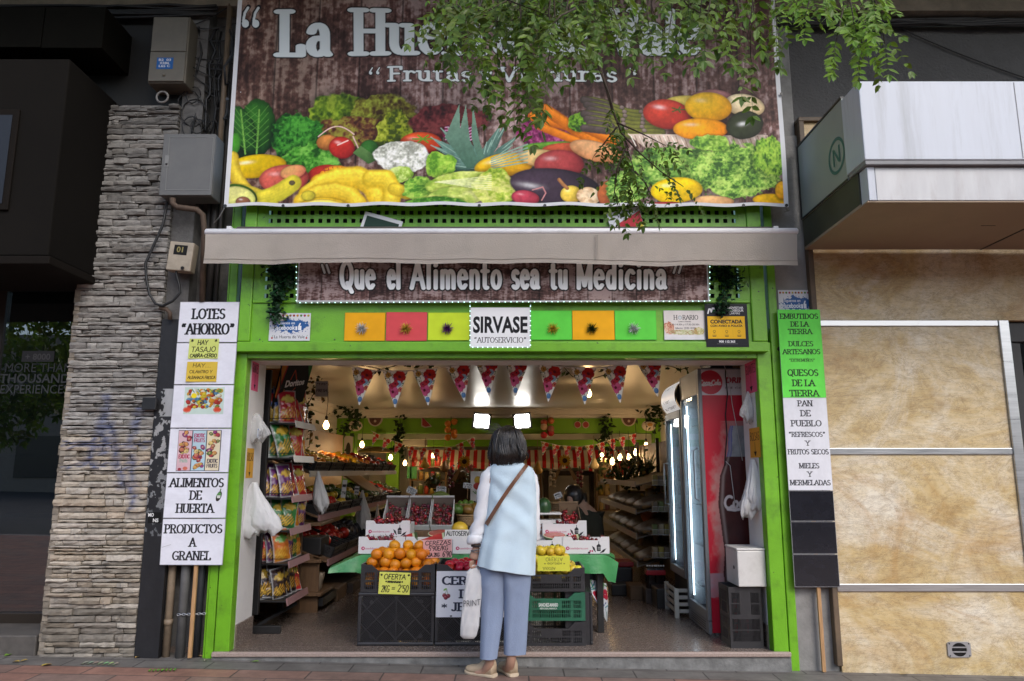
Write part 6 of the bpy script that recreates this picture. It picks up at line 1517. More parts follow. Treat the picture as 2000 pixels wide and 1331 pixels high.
strand("onion_string","braid of purple onions left of the white door poster",881,(922,929,936,943,950),6.0,.028,[(.12,.03,.08)])
def cutout(name,label,px,py,Y,kind):
 p=P(px,py,Y);k=ppm(py,Y);t=thing(name,label,"decoration",tuple(p))
 if kind=='half':
  b=MB();b.prism([(p.x+15*k*cos(a),p.z+6*k+17*k*sin(a))for a in[pi+pi*i/14 for i in range(15)]],Y-.012,Y);b.build("rind",M("pale_rind",(.5,.42,.36),.6),t)
  b=MB();b.prism([(p.x+11.5*k*cos(a),p.z+5*k+14*k*sin(a))for a in[pi+pi*i/14 for i in range(15)]],Y-.018,Y-.0125);b.build("flesh",M("brown_flesh",(.10,.035,.03),.6,var=.3,vscale=8),t)
  b=MB();b.ball((p.x,Y-.018,p.z-1*k),2.6*k,8,(1,.3,1));b.build("pip",M("pale_rind"),t)
 elif kind=='wedge':
  b=MB();b.prism([(p.x-9*k,p.z+12*k),(p.x-9*k,p.z-8*k),(p.x-2*k,p.z-11*k),(p.x+12*k,p.z-9*k),(p.x+9*k,p.z-5*k)],Y-.012,Y);b.build("rind",M("pale_rind"),t)
  b=MB();b.prism([(p.x-7*k,p.z+10*k),(p.x-7*k,p.z-6*k),(p.x,p.z-9*k),(p.x+9*k,p.z-7*k)],Y-.018,Y-.0125);b.build("flesh",M("red_flesh",(.30,.025,.03),.6),t)
 elif kind=='cherries':
  for dx in(-8,8):
   b=MB();b.lathe([(7*k,0),(7*k,.012)],16,Matrix.Translation((p.x+dx*k,Y,p.z-4*k))@Matrix.Rotation(pi/2,4,'X'));b.build("rim",M("pale_rind"),t)
   b=MB();b.lathe([(5.5*k,.0125),(5.5*k,.018)],16,Matrix.Translation((p.x+dx*k,Y,p.z-4*k))@Matrix.Rotation(pi/2,4,'X'));b.build("cherry",M("red_flesh"),t)
  b=MB();b.tube([(p.x-8*k,Y-.006,p.z+2*k),(p.x-2*k,Y-.006,p.z+11*k),(p.x+8*k,Y-.006,p.z+2*k)],.008,5);b.build("stalk",M("green_cord"),t)
 elif kind=='plate':
  b=MB();b.ball(p,14*k,14,(1,.25,.75));b.build("disc",M("cream_disc",(.52,.46,.40),.6,var=.15,vscale=6),t,smooth=True)
  b=MB();b.ball(p+Vector((2*k,-3.2*k,2*k)),5*k,10,(1.1,.3,.7));b.build("motif",M("amber_motif",(.38,.2,.05),.6),t)
  b=MB();b.ball(p+Vector((-4*k,-3.4*k,-2*k)),1.6*k,8);b.build("dot",BLACK,t)
cutout("fruit_cutout","half round brown fruit cut-out at the left end of the green beam",733,822,YB-.01,'half');cutout("fruit_cutout","red wedge cut-out on the green beam",832,825,YB-.01,'wedge')
cutout("fruit_cutout","pair of red cherry cut-outs on the green beam",1136,826,YB-.01,'cherries');cutout("fruit_cutout","half round brown fruit cut-out at the right end of the green beam",1228,822,YB-.01,'half')
cutout("lemon_disc","pale oval lemon decoration in the left corner",694,832,YB-.3,'plate');cutout("lemon_disc","pale oval lemon decoration in the right corner",1267,832,YB-.3,'plate')
S_=sheet(671,852,688,935,YB-.012,200,(.5,.46,.42));S_.ell(S_.W*500,S_.H*320,S_.W*280,S_.H*170,(.05,.045,.04));S_.ell(S_.W*500,S_.H*620,25,25,(.08,.06,.05));S_.rect(S_.W*300,S_.H*780,S_.W*700,S_.H*900,(.12,.1,.1))
tag(S_.build("wall_poster",PAPER),"narrow pale poster on the green left corner post","poster")
# crisp rack
XB,XFr,Y0,Y1=-2.14,-1.78,.62,1.24
rack=thing("crisp_rack","tall black crisp rack with pink and white price rails by the left jamb","rack",(-2.0,.7,ZF))
zsh=[P(575,y,Y0).z for y in(826,894,973,1037,1101,1174)]
b=MB();b.cbox(-2.035,-1.985,Y0-.045,Y0-.005,ZF+.14,2.16,.004);b.build("post",BLACK,rack)
b=MB();b.cbox(-2.04,-1.985,Y1,Y1+.04,ZF+.03,2.16,.004);b.build("post",BLACK,rack)
b=MB();b.box(-2.18,-2.16,Y0,Y1+.04,ZF+.2,2.1);b.build("back_board",WOODP,rack)
b=MB();b.box(-2.16,-1.86,Y1+.041,Y1+.06,ZF+.05,zsh[2]);b.build("end_panel",WOODP,rack)
b=MB();b.cbox(-2.03,-1.80,Y0-.05,Y0-.01,ZF,ZF+.06,.005);b.cbox(-2.03,-1.99,Y0-.009,Y0+.55,ZF+.0,ZF+.05,.005);b.build("foot",BLACK,rack)
b=MB();b.tube([(-2.0,Y0+.0,ZF+.05),(-1.8,Y0+.35,ZF+.16)],.015,6);b.build("brace",BLACK,rack)
for i,z in enumerate(zsh):
 xf=XFr-.0*i
 b=MB();b.box(XB,xf,Y0,Y1,z-.012,z);b.build("shelf",BLACK,rack)
 b=MB();b.tube([(XB,Y0-.006,z+.035),(xf,Y0-.006,z+.035),(xf,Y0-.006,z)],.003,5);b.build("guard_wire",BLACK,rack)
 b=MB();b.obox(Matrix.Translation((xf+.008,(Y0+Y1)/2-.02,z-.01))@Matrix.Rotation(radians(-12),4,'Y'),.008,Y1-Y0-.02,.055);b.build("price_rail",RAILW if i<2 else RAILP,rack)
def crisp_bag(kind):
 main,second,blob=kind;b=MB();nx_,nz_=12,16;W,H,D=.18,.285,.085;r_=random.Random(str(kind))
 def colr(u,v,back):
  if abs(v-.5)>.455:return(.42,.43,.44)
  if back:return(.40,.41,.42)
  if abs(u-.5)>.45:return(.40,.41,.42)
  if .60<v<.82 and(u-.5)**2/.12+(v-.71)**2/.012<1:return blob
  if v<.5 and((u*5.3+v*7.1)%1.0<.55)and(u-.45)**2/.14+(v-.28)**2/.03<1.1:return(.62,.38,.05)if(int(u*9+v*11)%2)else(.5,.26,.03)
  return main if v>.3+.2*sin(u*5)else second
 for back in(0,1):
  vs_,cs_=[],[]
  for j in range(nz_+1):
   for i in range(nx_+1):
    u,v=i/nx_,j/nz_;f=(sin(pi*u)**.7)*(max(0,sin(pi*min(1,max(0,(v-.04)/.92)))))**.6
    sidep=1-.10*sin(pi*v)
    wob=.006*sin(u*17+v*9)*f+.004*sin(v*31+u*5)
    vs_.append(((u-.5)*W*sidep,(D/2*f+(wob if f>.1 else .002))*(1 if back else-1),v*H));cs_.append(colr(u,v,back))
  k0=len(b.v);b.v+=vs_;b.c+=cs_
  for j in range(nz_):
   for i in range(nx_):
    a=k0+j*(nx_+1)+i;q=(a,a+1,a+nx_+2,a+nx_+1);b.f.append(q if not back else tuple(reversed(q)))
 return b
KINDS=[((.03,.09,.34),(.6,.40,.05),(.42,.03,.02),"blue"),((.42,.015,.03),(.5,.03,.03),(.62,.5,.1),"red"),((.03,.17,.04),(.02,.11,.03),(.62,.42,.05),"green"),((.12,.03,.13),(.09,.02,.09),(.55,.36,.06),"purple"),((.25,.02,.04),(.18,.012,.03),(.02,.02,.02),"maroon"),((.5,.13,.02),(.55,.2,.02),(.1,.3,.05),"orange"),((.035,.02,.02),(.025,.015,.015),(.5,.33,.05),"black")]
protos={}
rows=[("blue","blue","blue","blue","red","red"),("green","green","green","green","red","red"),("purple","purple","purple","purple","maroon","maroon"),("red","green","green","green","orange","orange"),("purple","red","red","purple","purple","green"),("black","black","black","black","black","black")]
ordn=["top","second","third","fourth","fifth","lowest"]
for i,(z,row)in enumerate(zip(zsh,rows)):
 spots=[(-2.10+.06*q+rnd.uniform(-.012,.012),.69+.012*q+rnd.uniform(-.01,.02),34+5*q)for q in range(5)]+[(-1.87,.86,58),(-1.86,.98,64),(-1.85,1.10,68)]
 alt=["blue","red","green","purple","maroon","orange"]
 row=row[:4]+(row[3]if i%2 else alt[(i+1)%6],)+row[4:]+(alt[(i*2+3)%6],)
 for j,(k,(x,y,a))in enumerate(zip(row,spots)):
  where="near end" if j<5 else "far end"
  lab=f"{k} crisp packet at the {where} of the {ordn[i]} shelf of the crisp rack"
  if k not in protos:
   kd=[q for q in KINDS if q[3]==k][0];o=crisp_bag(kd[:3]).build("crisp_packet",FOILM,None,(0,0,0),smooth=True);protos[k]=o;tag(o,lab,"crisps","crisp packets on the rack")
  else:o=dup(protos[k],label=lab)
  sc_=rnd.uniform(.84,1.06)*(.95 if i in(3,4,5)else 1.08 if i<2 else 1.0)
  o.location=(x,y,z+.001);o.rotation_euler=(radians(rnd.uniform(-17,-3)),radians(rnd.uniform(-11,11)),radians(a+rnd.uniform(-20,16)));o.scale=(sc_,sc_,sc_)
hc=P(580,750,Y0+.05)
hd=thing("snack_sign","black diamond shaped Doritos sign above the crisp rack","sign",tuple(hc))
k=ppm(750,Y0+.05);S_=Print(P(548,712,Y0+.05),P(607,712,Y0+.35)-P(548,712,Y0+.05),(0,0,-84*k),330,(.008,.008,.008));W,H=S_.W*1000,S_.H*1000
S_.poly([(0,0),(W*.16,0),(W*.02,H*.72),(0,H*.7)],(.45,.16,.02));S_.poly([(W*.16,0),(W*.2,0),(W*.06,H*.75),(W*.02,H*.72)],(.3,.02,.02));S_.poly([(W*.84,0),(W,0),(W,H*.4)],(.03,.16,.04))
for q in(((.46,.14),(.38,.36)),((.46,.14),(.58,.38)),((.36,.62),(.40,.78)),((.40,.78),(.60,.58))):S_.seg([(W*q[0][0],H*q[0][1],W*q[1][0],H*q[1][1])],3.5,3.5,(.5,.06,.02))
S_.sans("Doritos",W*.55,H*.52,H*.15,(.72,.72,.72),.04,width=W*.62);S_.sans("flamin",W*.56,H*.83,H*.05,(.5,.5,.5),width=W*.3)if False else None
S_.pos[...,0]+=.02-S_.vv*.075;S_.pos[...,2]+=.05*(.5-S_.uu)*S_.vv*-1.2
S_.build("board",CARD,hd,.02,(.02,.02,.02))
b=MB();p=P(515,715,Y0+.1);b.cbox(p.x,P(556,715,Y0+.1).x,Y0+.12,Y0+.14,P(1000,790,Y0).z,P(1000,716,Y0).z,.004);b.build("side_board",M("orange_card",(.42,.16,.02),.5,var=.3,vscale=6),hd)
b=MB();b.tube([P(548,760,Y0+.04),P(549,715,Y0+.04),P(572,722,Y0+.2)],.006,6);b.build("bracket",BLACK,hd)
S_=sheet(616,745,640,775,1.5,300,(.5,.48,.45));S_.fit("{TIPS}",10,S_.W*950,S_.H*250,16,2,1.6,INK);S_.fit("FRESH",10,S_.W*950,S_.H*700,26,2.5,2,INK)
tag(S_.build("paper_note",PAPER),"small grey paper notice hanging beside the Doritos sign","note")
# notes and bags on the two jambs
def jamb_note(label,X,side,py0,py1,y0,y1,col,text,arrow=True):
 """Paper on the inner face of a jamb; side=+1 faces right."""
 if side>0:O=Vector((X+.002,y0,0));U=Vector((0,y1-y0,0))
 else:O=Vector((X-.002,y1,0));U=Vector((0,y0-y1,0))
 zt=P(1000,py0,(y0+y1)/2).z;z2=P(1000,py1,(y0+y1)/2).z;O.z=zt
 S_=Print(O,U,(0,0,z2-zt),420,col);W,H=S_.W*1000,S_.H*1000
 S_.fit(text,W*.06,W*.94,H*.42,H*.26,3.0,3.0,INK,jit=.04)
 if arrow:S_.seg([(W*.5,H*.5,W*.5,H*.86)],3.2,3.2,INK);S_.poly([(W*.36,H*.80),(W*.64,H*.80),(W*.5,H*.96)],INK)
 return tag(S_.build("paper_note",PAPER,None,.001),label,"note")
jamb_note("pink GUANTES note with a black arrow on the left jamb",XL,1,703,764,.12,.27,(.66,.10,.22),"GUANTES")
jamb_note("orange BOLSAS note with a black arrow on the left jamb",XL,1,876,934,.12,.27,(.68,.36,.05),"BOLSAS")
jamb_note("pink GUANTES note with a black arrow on the right jamb",XR,-1,703,768,.04,.30,(.66,.10,.20),"GUANTES")
jamb_note("orange BOLSAS note with a black arrow on the right jamb",XR,-1,836,894,.04,.28,(.68,.33,.04),"BOLSAS")
def sab(q):return math.sqrt(sin(q)**2+.12)
def hung_bags(label,p,W,H,D,seed,lobes=3,mat=None,name="plastic_bag",cat="plastic bags",lean=0.0):
 """A limp bunch of thin carrier bags hanging from a hook: gathered top, creased swelling bottom."""
 r_=random.Random(seed);b=MB();mat=mat or WHITEBAG
 for q in range(lobes):
  ox,oy=(q-(lobes-1)/2)*W*.22,r_.uniform(-.02,.02);hh=H*r_.uniform(.82,1.0);rings=[]
  n=56;ph=[r_.uniform(0,6)for _ in range(8)]
  for j in range(30):
   t=j/29;rad=(.13+.87*min(1,t*1.45)**.9)*(1-.5*max(0,t-.88)/.12)
   ring=[]
   for k2 in range(n):
    a=2*pi*k2/n
    cr=1+.20*sin(3*a+ph[0]+t*2.2)+.22*(sab(2.5*a+ph[1]-t*1.5)-.6)+.16*(sab(4.5*a+ph[2]+t*3)-.6)*(.4+t)+.10*(sab(8*a+ph[3]-t*9)-.6)*t+.05*sin(17*a+t*21+ph[4])
    zz=.02*sin(a*2+ph[5])*t+.012*sin(5*a+ph[6])*t
    ring.append(Vector((p.x+ox*t+lean*t*t+rad*cr*W*.34*cos(a),p.y+oy+rad*cr*D*.5*sin(a),p.z-hh*t-zz)))
   rings.append(ring)
  b.loft(rings)
 return single(b,name,mat,label,cat,tuple(p),smooth=True)
def at_x(X,py,Y):return Vector((X,Y,P(1000,py,Y).z))
hung_bags("bunch of white carrier bags hanging on the left jamb",at_x(XL+.045,942,.2),.30,.40,.075,1,3,lean=.04)
hung_bags("bunch of white carrier bags hanging on the right jamb over the white dispenser",at_x(XR-.03,898,.15),.15,.42,.07,2,3,lean=-.03)
hung_bags("clear bag of plastic gloves hanging below the left pink note",at_x(XL+.03,808,.2),.2,.22,.05,3,2,CLEAR)
S_=Print((XL+.062,.15,P(1000,838,.2).z),(0,.10,-.02),(0,0,-.07),300,(.6,.62,.66));S_.rect(0,0,100,9,(.03,.1,.35));[S_.rect(10,22+12*k,80,26+12*k,(.05,.12,.4))for k in range(3)]
tag(S_.build("bag_label",PAPER),"white and blue printed label on the clear glove bag","label")
hung_bags("clear bag of plastic gloves hanging below the right pink note",at_x(XR-.03,765,.18),.13,.26,.05,4,2,CLEAR)
dp=at_x(XR-.13,1110,.16);disp=thing("paper_dispenser","worn white box dispenser standing on the black crate by the right jamb","dispenser",tuple(dp))
Yd=.06;xa,xb=P(1441,1110,Yd).x,XR-.004;za,zb=P(1000,1147,Yd).z,P(1000,1076,Yd).z
WORN=M("worn_white_metal",(.60,.59,.57),.4,var=.06,vscale=4,dirt=.4,dirtcol=(.3,.28,.25),dscale=5)
b=MB();b.cbox(xa-.0,xb,Yd,.36,za,zb,.008);b.build("case",WORN,disp)
b=MB();b.cbox(xa-.004,xb,Yd-.004,.36,zb+.001,zb+.016,.004);b.build("lid",WORN,disp)
b=MB();b.ball((xa-.002,.15,(za+zb)/2),.014,8,(.3,1,1));b.build("lock",BLACK,disp)
# CRATES
CRATE=M("black_crate_plastic",(.028,.028,.031),.33,var=.2,vscale=6,bump=.08,bscale=50,dirt=.3,dirtcol=(.05,.048,.045),dscale=6)
CRATEG=M("green_crate_plastic",(.018,.115,.062),.45,var=.15,vscale=6,dirt=.3,dirtcol=(.03,.08,.05),dscale=6)
def wall_bars(b,m,L,H,notch=0.0,plate=True,rows=2,t=.012):
 """One lattice wall in its own plane: x along, z up, thickness t towards +y."""
 def bar(x0,x1,z0,z1,y0=0,y1=None):
  c_=Matrix.Translation(((x0+x1)/2,(y0+(y1 if y1 else t))/2,(z0+z1)/2));b.obox(m@c_,x1-x0,(y1 if y1 else t)-y0,z1-z0)
 top=H-notch
 bar(-L/2,L/2,0,.022);bar(-L/2,-L/2+.03,.022,H);bar(L/2-.03,L/2,.022,H)
 if notch:
  bar(-L/2+.03,L/2-.03,top-.014,top)
  bar(-L/2+.03,-L/2+.075,top,H-.004);bar(L/2-.075,L/2-.03,top,H-.004)
  for s_ in(-1,1):
   x0,x1=s_*(L/2-.075),s_*(L/2-.125)
   b.add([m@Vector(q)for q in((x0,0,top),(x1,0,top),(x0,0,H-.004),(x0,t,top),(x1,t,top),(x0,t,H-.004))],[(0,1,2),(5,4,3),(0,2,5,3),(1,4,5,2),(0,3,4,1)]if s_>0 else[(2,1,0),(3,4,5),(3,5,2,0),(2,5,4,1),(1,4,3,0)])
 else:bar(-L/2+.03,L/2-.03,H-.018,H)
 zt=top-.014 if notch else H-.018
 zm=(.022+zt)/2;bar(-L/2+.03,L/2-.03,zm-.007,zm+.007)
 n=max(3,int((L-.06)/.0145));xs=[-L/2+.03+(L-.06)*(i+.5)/n for i in range(n)]
 for x in xs:
  big=(abs(((x+L/2)/L*5)%1-.5)>.44)
  if plate and abs(x)<L*.16:continue
  w2=.009 if big else .0028
  bar(x-w2,x+w2,.022,zm-.007,.002,t-.002);bar(x-w2,x+w2,zm+.007,zt,.002,t-.002)
 for zz in(.022+(zm-.007-.022)*.5,zm+.007+(zt-zm-.007)*.5):bar(-L/2+.03,L/2-.03,zz-.0022,zz+.0022,.003,t-.003)
 if plate:bar(-L*.16,L*.16,zm+.007,zt,.0005,t-.001);[bar(-L*.16+L*.32*(i+.5)/10-.003,-L*.16+L*.32*(i+.5)/10+.003,.022,zm-.007,.002,t-.002)for i in range(10)]
def make_crate(mat,label,L=.58,D=.38,H=.20,notch=.05,group=None,name="plastic_crate"):
 t=thing(name,label,"crate",(0,0,0),group)
 b=MB();wall_bars(b,Matrix.Translation((0,0,0)),L,H,notch);b.build("front_wall",mat,t)
 b=MB();wall_bars(b,Matrix.Translation((0,D,0))@Matrix.Rotation(pi,4,'Z'),L,H,notch,False);b.build("rear_wall",mat,t)
 for s_ in(-1,1):b=MB();wall_bars(b,Matrix.Translation((s_*L/2,D/2,0))@Matrix.Rotation(s_*pi/2,4,'Z'),D-.002,H,0,False);b.build("side_wall",mat,t)
 b=MB();b.box(-L/2+.01,L/2-.01,.013,D-.013,.004,.012);b.build("base",mat,t)
 return t
def make_side_crate(mat,label,L=.57,H=.42,D=.2,name="plastic_crate"):
 """A crate stood on its long side so that its ribbed bottom faces the street."""
 t=thing(name,label,"crate",(0,0,0),"black crates stood on edge under the fruit stand")
 b=MB();f=.026
 b.cbox(-L/2,L/2,0,.02,0,f,.008);b.cbox(-L/2,L/2,0,.02,H-f,H,.008);b.cbox(-L/2,-L/2+f,.0,.02,f+.0005,H-f-.0005,.006);b.cbox(L/2-f,L/2,.0,.02,f+.0005,H-f-.0005,.006);b.build("rim",mat,t)
 b=MB();b.box(-L/2+f,L/2-f,.05,.055,f,H-f);b.build("inner_floor",M("crate_inside",(.006,.006,.006),.6),t)
 def clipped(x0,z0,dx,dz):
  ts=[]
  lx,hx,lz,hz=-L/2+f,L/2-f,f,H-f
  t0,t1=-9,9
  for p,d,lo,hi in((x0,dx,lx,hx),(z0,dz,lz,hz)):
   a,c_=(lo-p)/d,(hi-p)/d;t0,t1=max(t0,min(a,c_)),min(t1,max(a,c_))
  return(t0,t1)if t1>t0+.01 else None
 b=MB();s2=.7071
 for sgn in(-1,1):
  k=-60
  while k<60:
   x=k*.0165;r_=clipped(x,H/2,s2*sgn,s2)
   if r_:
    a,c_=r_;xa,xc=x+a*s2*sgn,x+c_*s2*sgn
    za,zc2=H/2+a*s2,H/2+c_*s2
    if sgn<0:xlim=(-9,0)
    else:xlim=(0,9)
    if xa>xc:xa,xc,za,zc2=xc,xa,zc2,za
    lo,hi=max(xa,xlim[0]),min(xc,xlim[1])
    if hi>lo+.008 and xc>xa:
     f0,f1=(lo-xa)/(xc-xa),(hi-xa)/(xc-xa);p0=Vector((lo,.012,za+(zc2-za)*f0));p1=Vector((hi,.012,za+(zc2-za)*f1));d=p1-p0
     b.obox(Matrix.Translation((p0+p1)/2)@Matrix.Rotation(-math.atan2(d.z,d.x),4,'Y'),d.length,.008,.005)
   k+=1
 b.build("slats",mat,t)
 b=MB()
 for sgn in(-1,1):
  for k in range(-4,5):
   x=k*.142;r_=clipped(x,H/2,s2*sgn,s2)
   if r_:
    p0=Vector((x+r_[0]*s2*sgn,.006+.001*sgn,H/2+r_[0]*s2));p1=Vector((x+r_[1]*s2*sgn,.006+.001*sgn,H/2+r_[1]*s2));d=p1-p0
    b.obox(Matrix.Translation((p0+p1)/2)@Matrix.Rotation(-math.atan2(d.z,d.x),4,'Y'),d.length,.012,.008)
 b.box(-.004,.004,.0,.009,f,H-f);b.build("cross_ribs",mat,t)
 for x in(-L*.32,L*.32):
  for z in(H*.18,H*.82):b=MB();b.lathe([(.012,0),(.016,0),(.016,.012),(.012,.012)],12,Matrix.Translation((x,.012,z))@Matrix.Rotation(pi/2,4,'X'));b.build("boss",mat,t)
 for z0,z1 in((0.001,.012),(H-.012,H-.001)):
  b=MB();b.box(-L/2+.005,L/2-.005,.021,D,z0,z1);b.build("long_wall",mat,t)
 for x0,x1 in((-L/2+.004,-L/2+.016),(L/2-.016,L/2-.004)):
  b=MB();b.box(x0,x1,.0212,D,.013,H-.013);b.build("short_wall",mat,t)
 return t
YF=.17
zc0=ZF
ka=ppm(1215,YF)
sA=make_side_crate(CRATE,"black crate on edge with diagonal ribs, under the oranges",L=150*ka,H=P(1000,1158,YF).z-ZF)
sA.location=(P(773,1215,YF).x,YF,ZF)
sB=dup(sA,label="black crate on edge with diagonal ribs, behind the CEREZAS DEL JERTE sign");sB.location=(P(924,1215,YF).x,YF,ZF)
hA=P(1000,1158,YF).z
crO=make_crate(CRATE,"black plastic crate heaped with oranges",L=146*ka,D=.38,H=P(1000,1103,YF).z-hA,notch=.045);crO.location=(P(777,1130,YF).x,YF,hA+.002)
crT=dup(crO,label="black plastic crate of tomatoes beside the orange crate");crT.location=(P(925,1130,YF).x,YF,hA+.002)
kb=ppm(1180,YF)
zst=[P(1000,y,YF).z for y in(1268,1213,1156,1103)]
xR=P(1077,1180,YF).x;Lr=132*kb
crB=make_crate(CRATE,"black plastic crate at the bottom of the right hand stack",L=Lr,H=zst[1]-ZF-.004,notch=.05);crB.location=(xR,YF,ZF)
crG=make_crate(CRATEG,"green plastic crate reading SANCHEZ-MANSO in the middle of the stack",L=Lr,H=zst[2]-zst[1]-.004,notch=.045);crG.location=(xR,YF,zst[1])
crA=dup(crB,label="black plastic crate of yellow apples at the top of the right hand stack");crA.location=(xR,YF,zst[2])
for c_ in crA.children:pass
S_=sheet(1050,1176,1092,1192,YF-.001,600,(.018,.115,.062));S_.sans("SANCHEZ-MANSO",S_.W*500,S_.H*560,S_.H*420,(.6,.62,.6),.04,width=S_.W*900);S_.sans("MERCASALAMANCA",S_.W*500,S_.H*900,S_.H*200,(.5,.52,.5),.03,width=S_.W*800)
o=S_.build("crate_print",CARD,None,.001,(.018,.115,.062));o.parent=crG;o.location=Vector(S_.O)-crG.location
sC=dup(sA,label="black crate on edge behind the right end of the crate stack");sC.rotation_euler=(0,0,radians(90));sC.location=(P(1146,1215,.35).x+.03,.2+150*ka/2,ZF)
# FRUIT
def fruit_mesh(name,r,sc,dim,mat,stalk=None,n=16):
 b=MB();rings=[];m_=n*2//3
 for i in range(m_+1):
  t=pi*i/m_;rr,zz=sin(t),cos(t)
  d=dim*(math.exp(-((t/.35)**2))+.7*math.exp(-(((pi-t)/.35)**2)))
  rings.append([Vector((max(.004,rr)*r*sc[0]*cos(2*pi*k/n),max(.004,rr)*r*sc[1]*sin(2*pi*k/n),(zz*(1-d))*r*sc[2]))for k in range(n)])
 b.loft(rings)
 o=b.build(name,mat,None,(0,0,0),smooth=True)
 if stalk:b=MB();b.tube([(0,0,r*sc[2]*(1-dim)-.004),(.003,.002,r*sc[2]*(1-dim)+stalk)],.0022,5);b.build("stalk",M("fruit_stalk",(.06,.04,.015),.7),o)
 return o
ORANGE=M("orange_peel",(.70,.235,.006),.38,var=.14,vscale=12,bump=.3,bscale=150,spec=.5,ov=.42,dirt=.35,dirtcol=(.55,.30,.02),dscale=14)
APPLE=M("yellow_apple",(.60,.47,.035),.28,var=.12,vscale=14,spec=.5,dirt=.25,dirtcol=(.4,.42,.06),ov=.7)
TOMATO=M("tomato_skin",(.50,.022,.012),.16,var=.12,vscale=14,spec=.6,ov=.5)
LEMON=M("lemon_peel",(.62,.42,.02),.4,var=.1,vscale=12,bump=.2,bscale=120)
CHERRY=M("cherry_skin",(.15,.008,.016),.14,var=.5,vscale=30,spec=.7,ov=.9)
CHERRYR=M("bright_cherry_skin",(.36,.014,.024),.14,var=.3,vscale=30,spec=.7)
GREENF=M("green_fruit",(.06,.13,.02),.35,var=.25,vscale=10)
PEPPER=M("red_pepper",(.38,.015,.01),.2,var=.2,vscale=9)
def heap(proto,spots,label,cat,group,first=True,scale=(.92,1.08)):
 for i,p in enumerate(spots):
  o=proto if i==0 and first else dup(proto)
  tag(o,label,cat,group);s_=rnd.uniform(*scale);o.location=p;o.scale=(s_,s_,s_);o.rotation_euler=(rnd.uniform(-.7,.7),rnd.uniform(-.7,.7),rnd.uniform(0,6))
def pile(cx,cy,z0,W,D,r,layers,hump=1.0,seed=1,pk=.93):
 """Staggered layers that grow smaller upwards."""
 r_=random.Random(seed);out=[]
 for l in range(layers):
  w2,d2=W-l*r*2.1*hump,D-l*r*1.3*hump;nx_=max(1,int(w2/(2*r*pk)));ny_=max(1,int(d2/(2*r*pk)))
  for i in range(nx_):
   for j in range(ny_):
    out.append(Vector((cx+(i-(nx_-1)/2)*2*r*pk+r_.uniform(-.3,.3)*r+(.5*r if j%2 else-.2*r),cy+(j-(ny_-1)/2)*2*r*pk+r_.uniform(-.15,.15)*r,z0+r+l*r*1.45+r_.uniform(-.25,.25)*r)))
 return out
ro=12.0*ka;zi=hA+.012
cx=crO.location.x
sp=pile(cx+.01,YF+.19,hA+.085,.57,.36,ro,3,.52,3)+[Vector((cx+.04+x,YF+.2+y,hA+.085+ro*5.1))for x,y in((-.10,.0),(.0,.03),(.09,-.01))]
sp+=[Vector((cx+x,YF+.03+ro*.5,hA+.03+ro))for x in(-.22,-.13,-.05,.04,.13,.21)]
heap(fruit_mesh("orange",ro,(1,1,.95),.06,ORANGE),sp,"orange heaped in the black crate over the OFERTA NARANJAS note","orange","oranges heaped in the black crate")
cx=crT.location.x;rt=.036
heap(fruit_mesh("tomato",rt,(1,1,.82),.14,TOMATO,.008),pile(cx,YF+.19,hA+.10,.48,.32,rt,2,.8,5)+[Vector((cx+x,YF+.06,hA+.17))for x in(-.18,-.11,-.04,.03)],"red tomato in the black crate above the CEREZAS DEL JERTE sign","tomato","tomatoes in the black crate")
ra=.0375;cx=xR
heap(fruit_mesh("yellow_apple",ra,(1,1,.92),.2,APPLE,.014),pile(cx,YF+.19,zst[2]+.07,Lr-.08,.32,ra,4,.75,8)+[Vector((cx+x,YF+.05,zst[2]+.15))for x in(-.18,-.1,-.03,.1,.16,.2)],"yellow green apple heaped in the crate at the top of the right stack","apple","yellow apples heaped in the top crate")
# HAND-WRITTEN SIGNS ON THE CRATES
note("yellow OFERTA NARANJAS 2 for 2'50 note clipped to the orange crate",741,1117,802,1160,YF-.012,(.64,.66,.13),[("*",.03,.09,.22,.12),("OFERTA",.14,.84,.32,.22),("*",.90,.97,.20,.12),("* NARANJAS *",.20,.76,.48,.075),("2KG",.08,.34,.90,.30),("=",.40,.52,.86,.26),("2'50",.60,.95,.88,.30)],1.5,radians(2),name="price_note")
note("pink CEREZAS 5'90 price note stuck over the orange heap",826,1055,882,1091,YF+.16,(.72,.38,.36),[("CEREZAS",.06,.96,.30,.22),("5'90E/KG",.18,.86,.60,.24),("CAJA 2KG",.03,.56,.93,.20),("6'90",.66,.98,.94,.28)],1.5,radians(-2),name="price_note")
S_=sheet(1050,1086,1113,1116,YF-.012,600,(.62,.62,.07));W,H=S_.W*1000,S_.H*1000
for t,x0,x1,y,s_ in(("OFERTA",.25,.78,.12,.22),("* GOLDEN *",.2,.85,.45,.1),("JUGOSA",.15,.55,.75,.16)):S_.fit(t,W*x0,W*x1,H*y,-H*s_,1.6,1.6,(.12,.13,.03),jit=.05)
tag(S_.build("price_note",PAPER,None,.0015),"plain yellow OFERTA note hanging upside down on the apple crate","note")
S_=sheet(869,1035,935,1050,.62,520,(.68,.68,.66));S_.fit("AUTOSERVICIO",10,S_.W*990,S_.H*780,S_.H*560,3.2,2.6,INK,jit=.05);tag(S_.build("price_note",PAPER),"narrow white AUTOSERVICIO strip in front of the melons","note")
S_=sheet(852,1116,986,1206,YF-.008,420,(.70,.71,.76));W,H=S_.W*1000,S_.H*1000
for t,x0,x1,y in(("CEREZAS",.08,.94,.29),("DEL",.34,.66,.58)):S_.fit(t,W*x0,W*x1,H*y,H*.17,9,4.5,(.02,.025,.05),serif=.14)
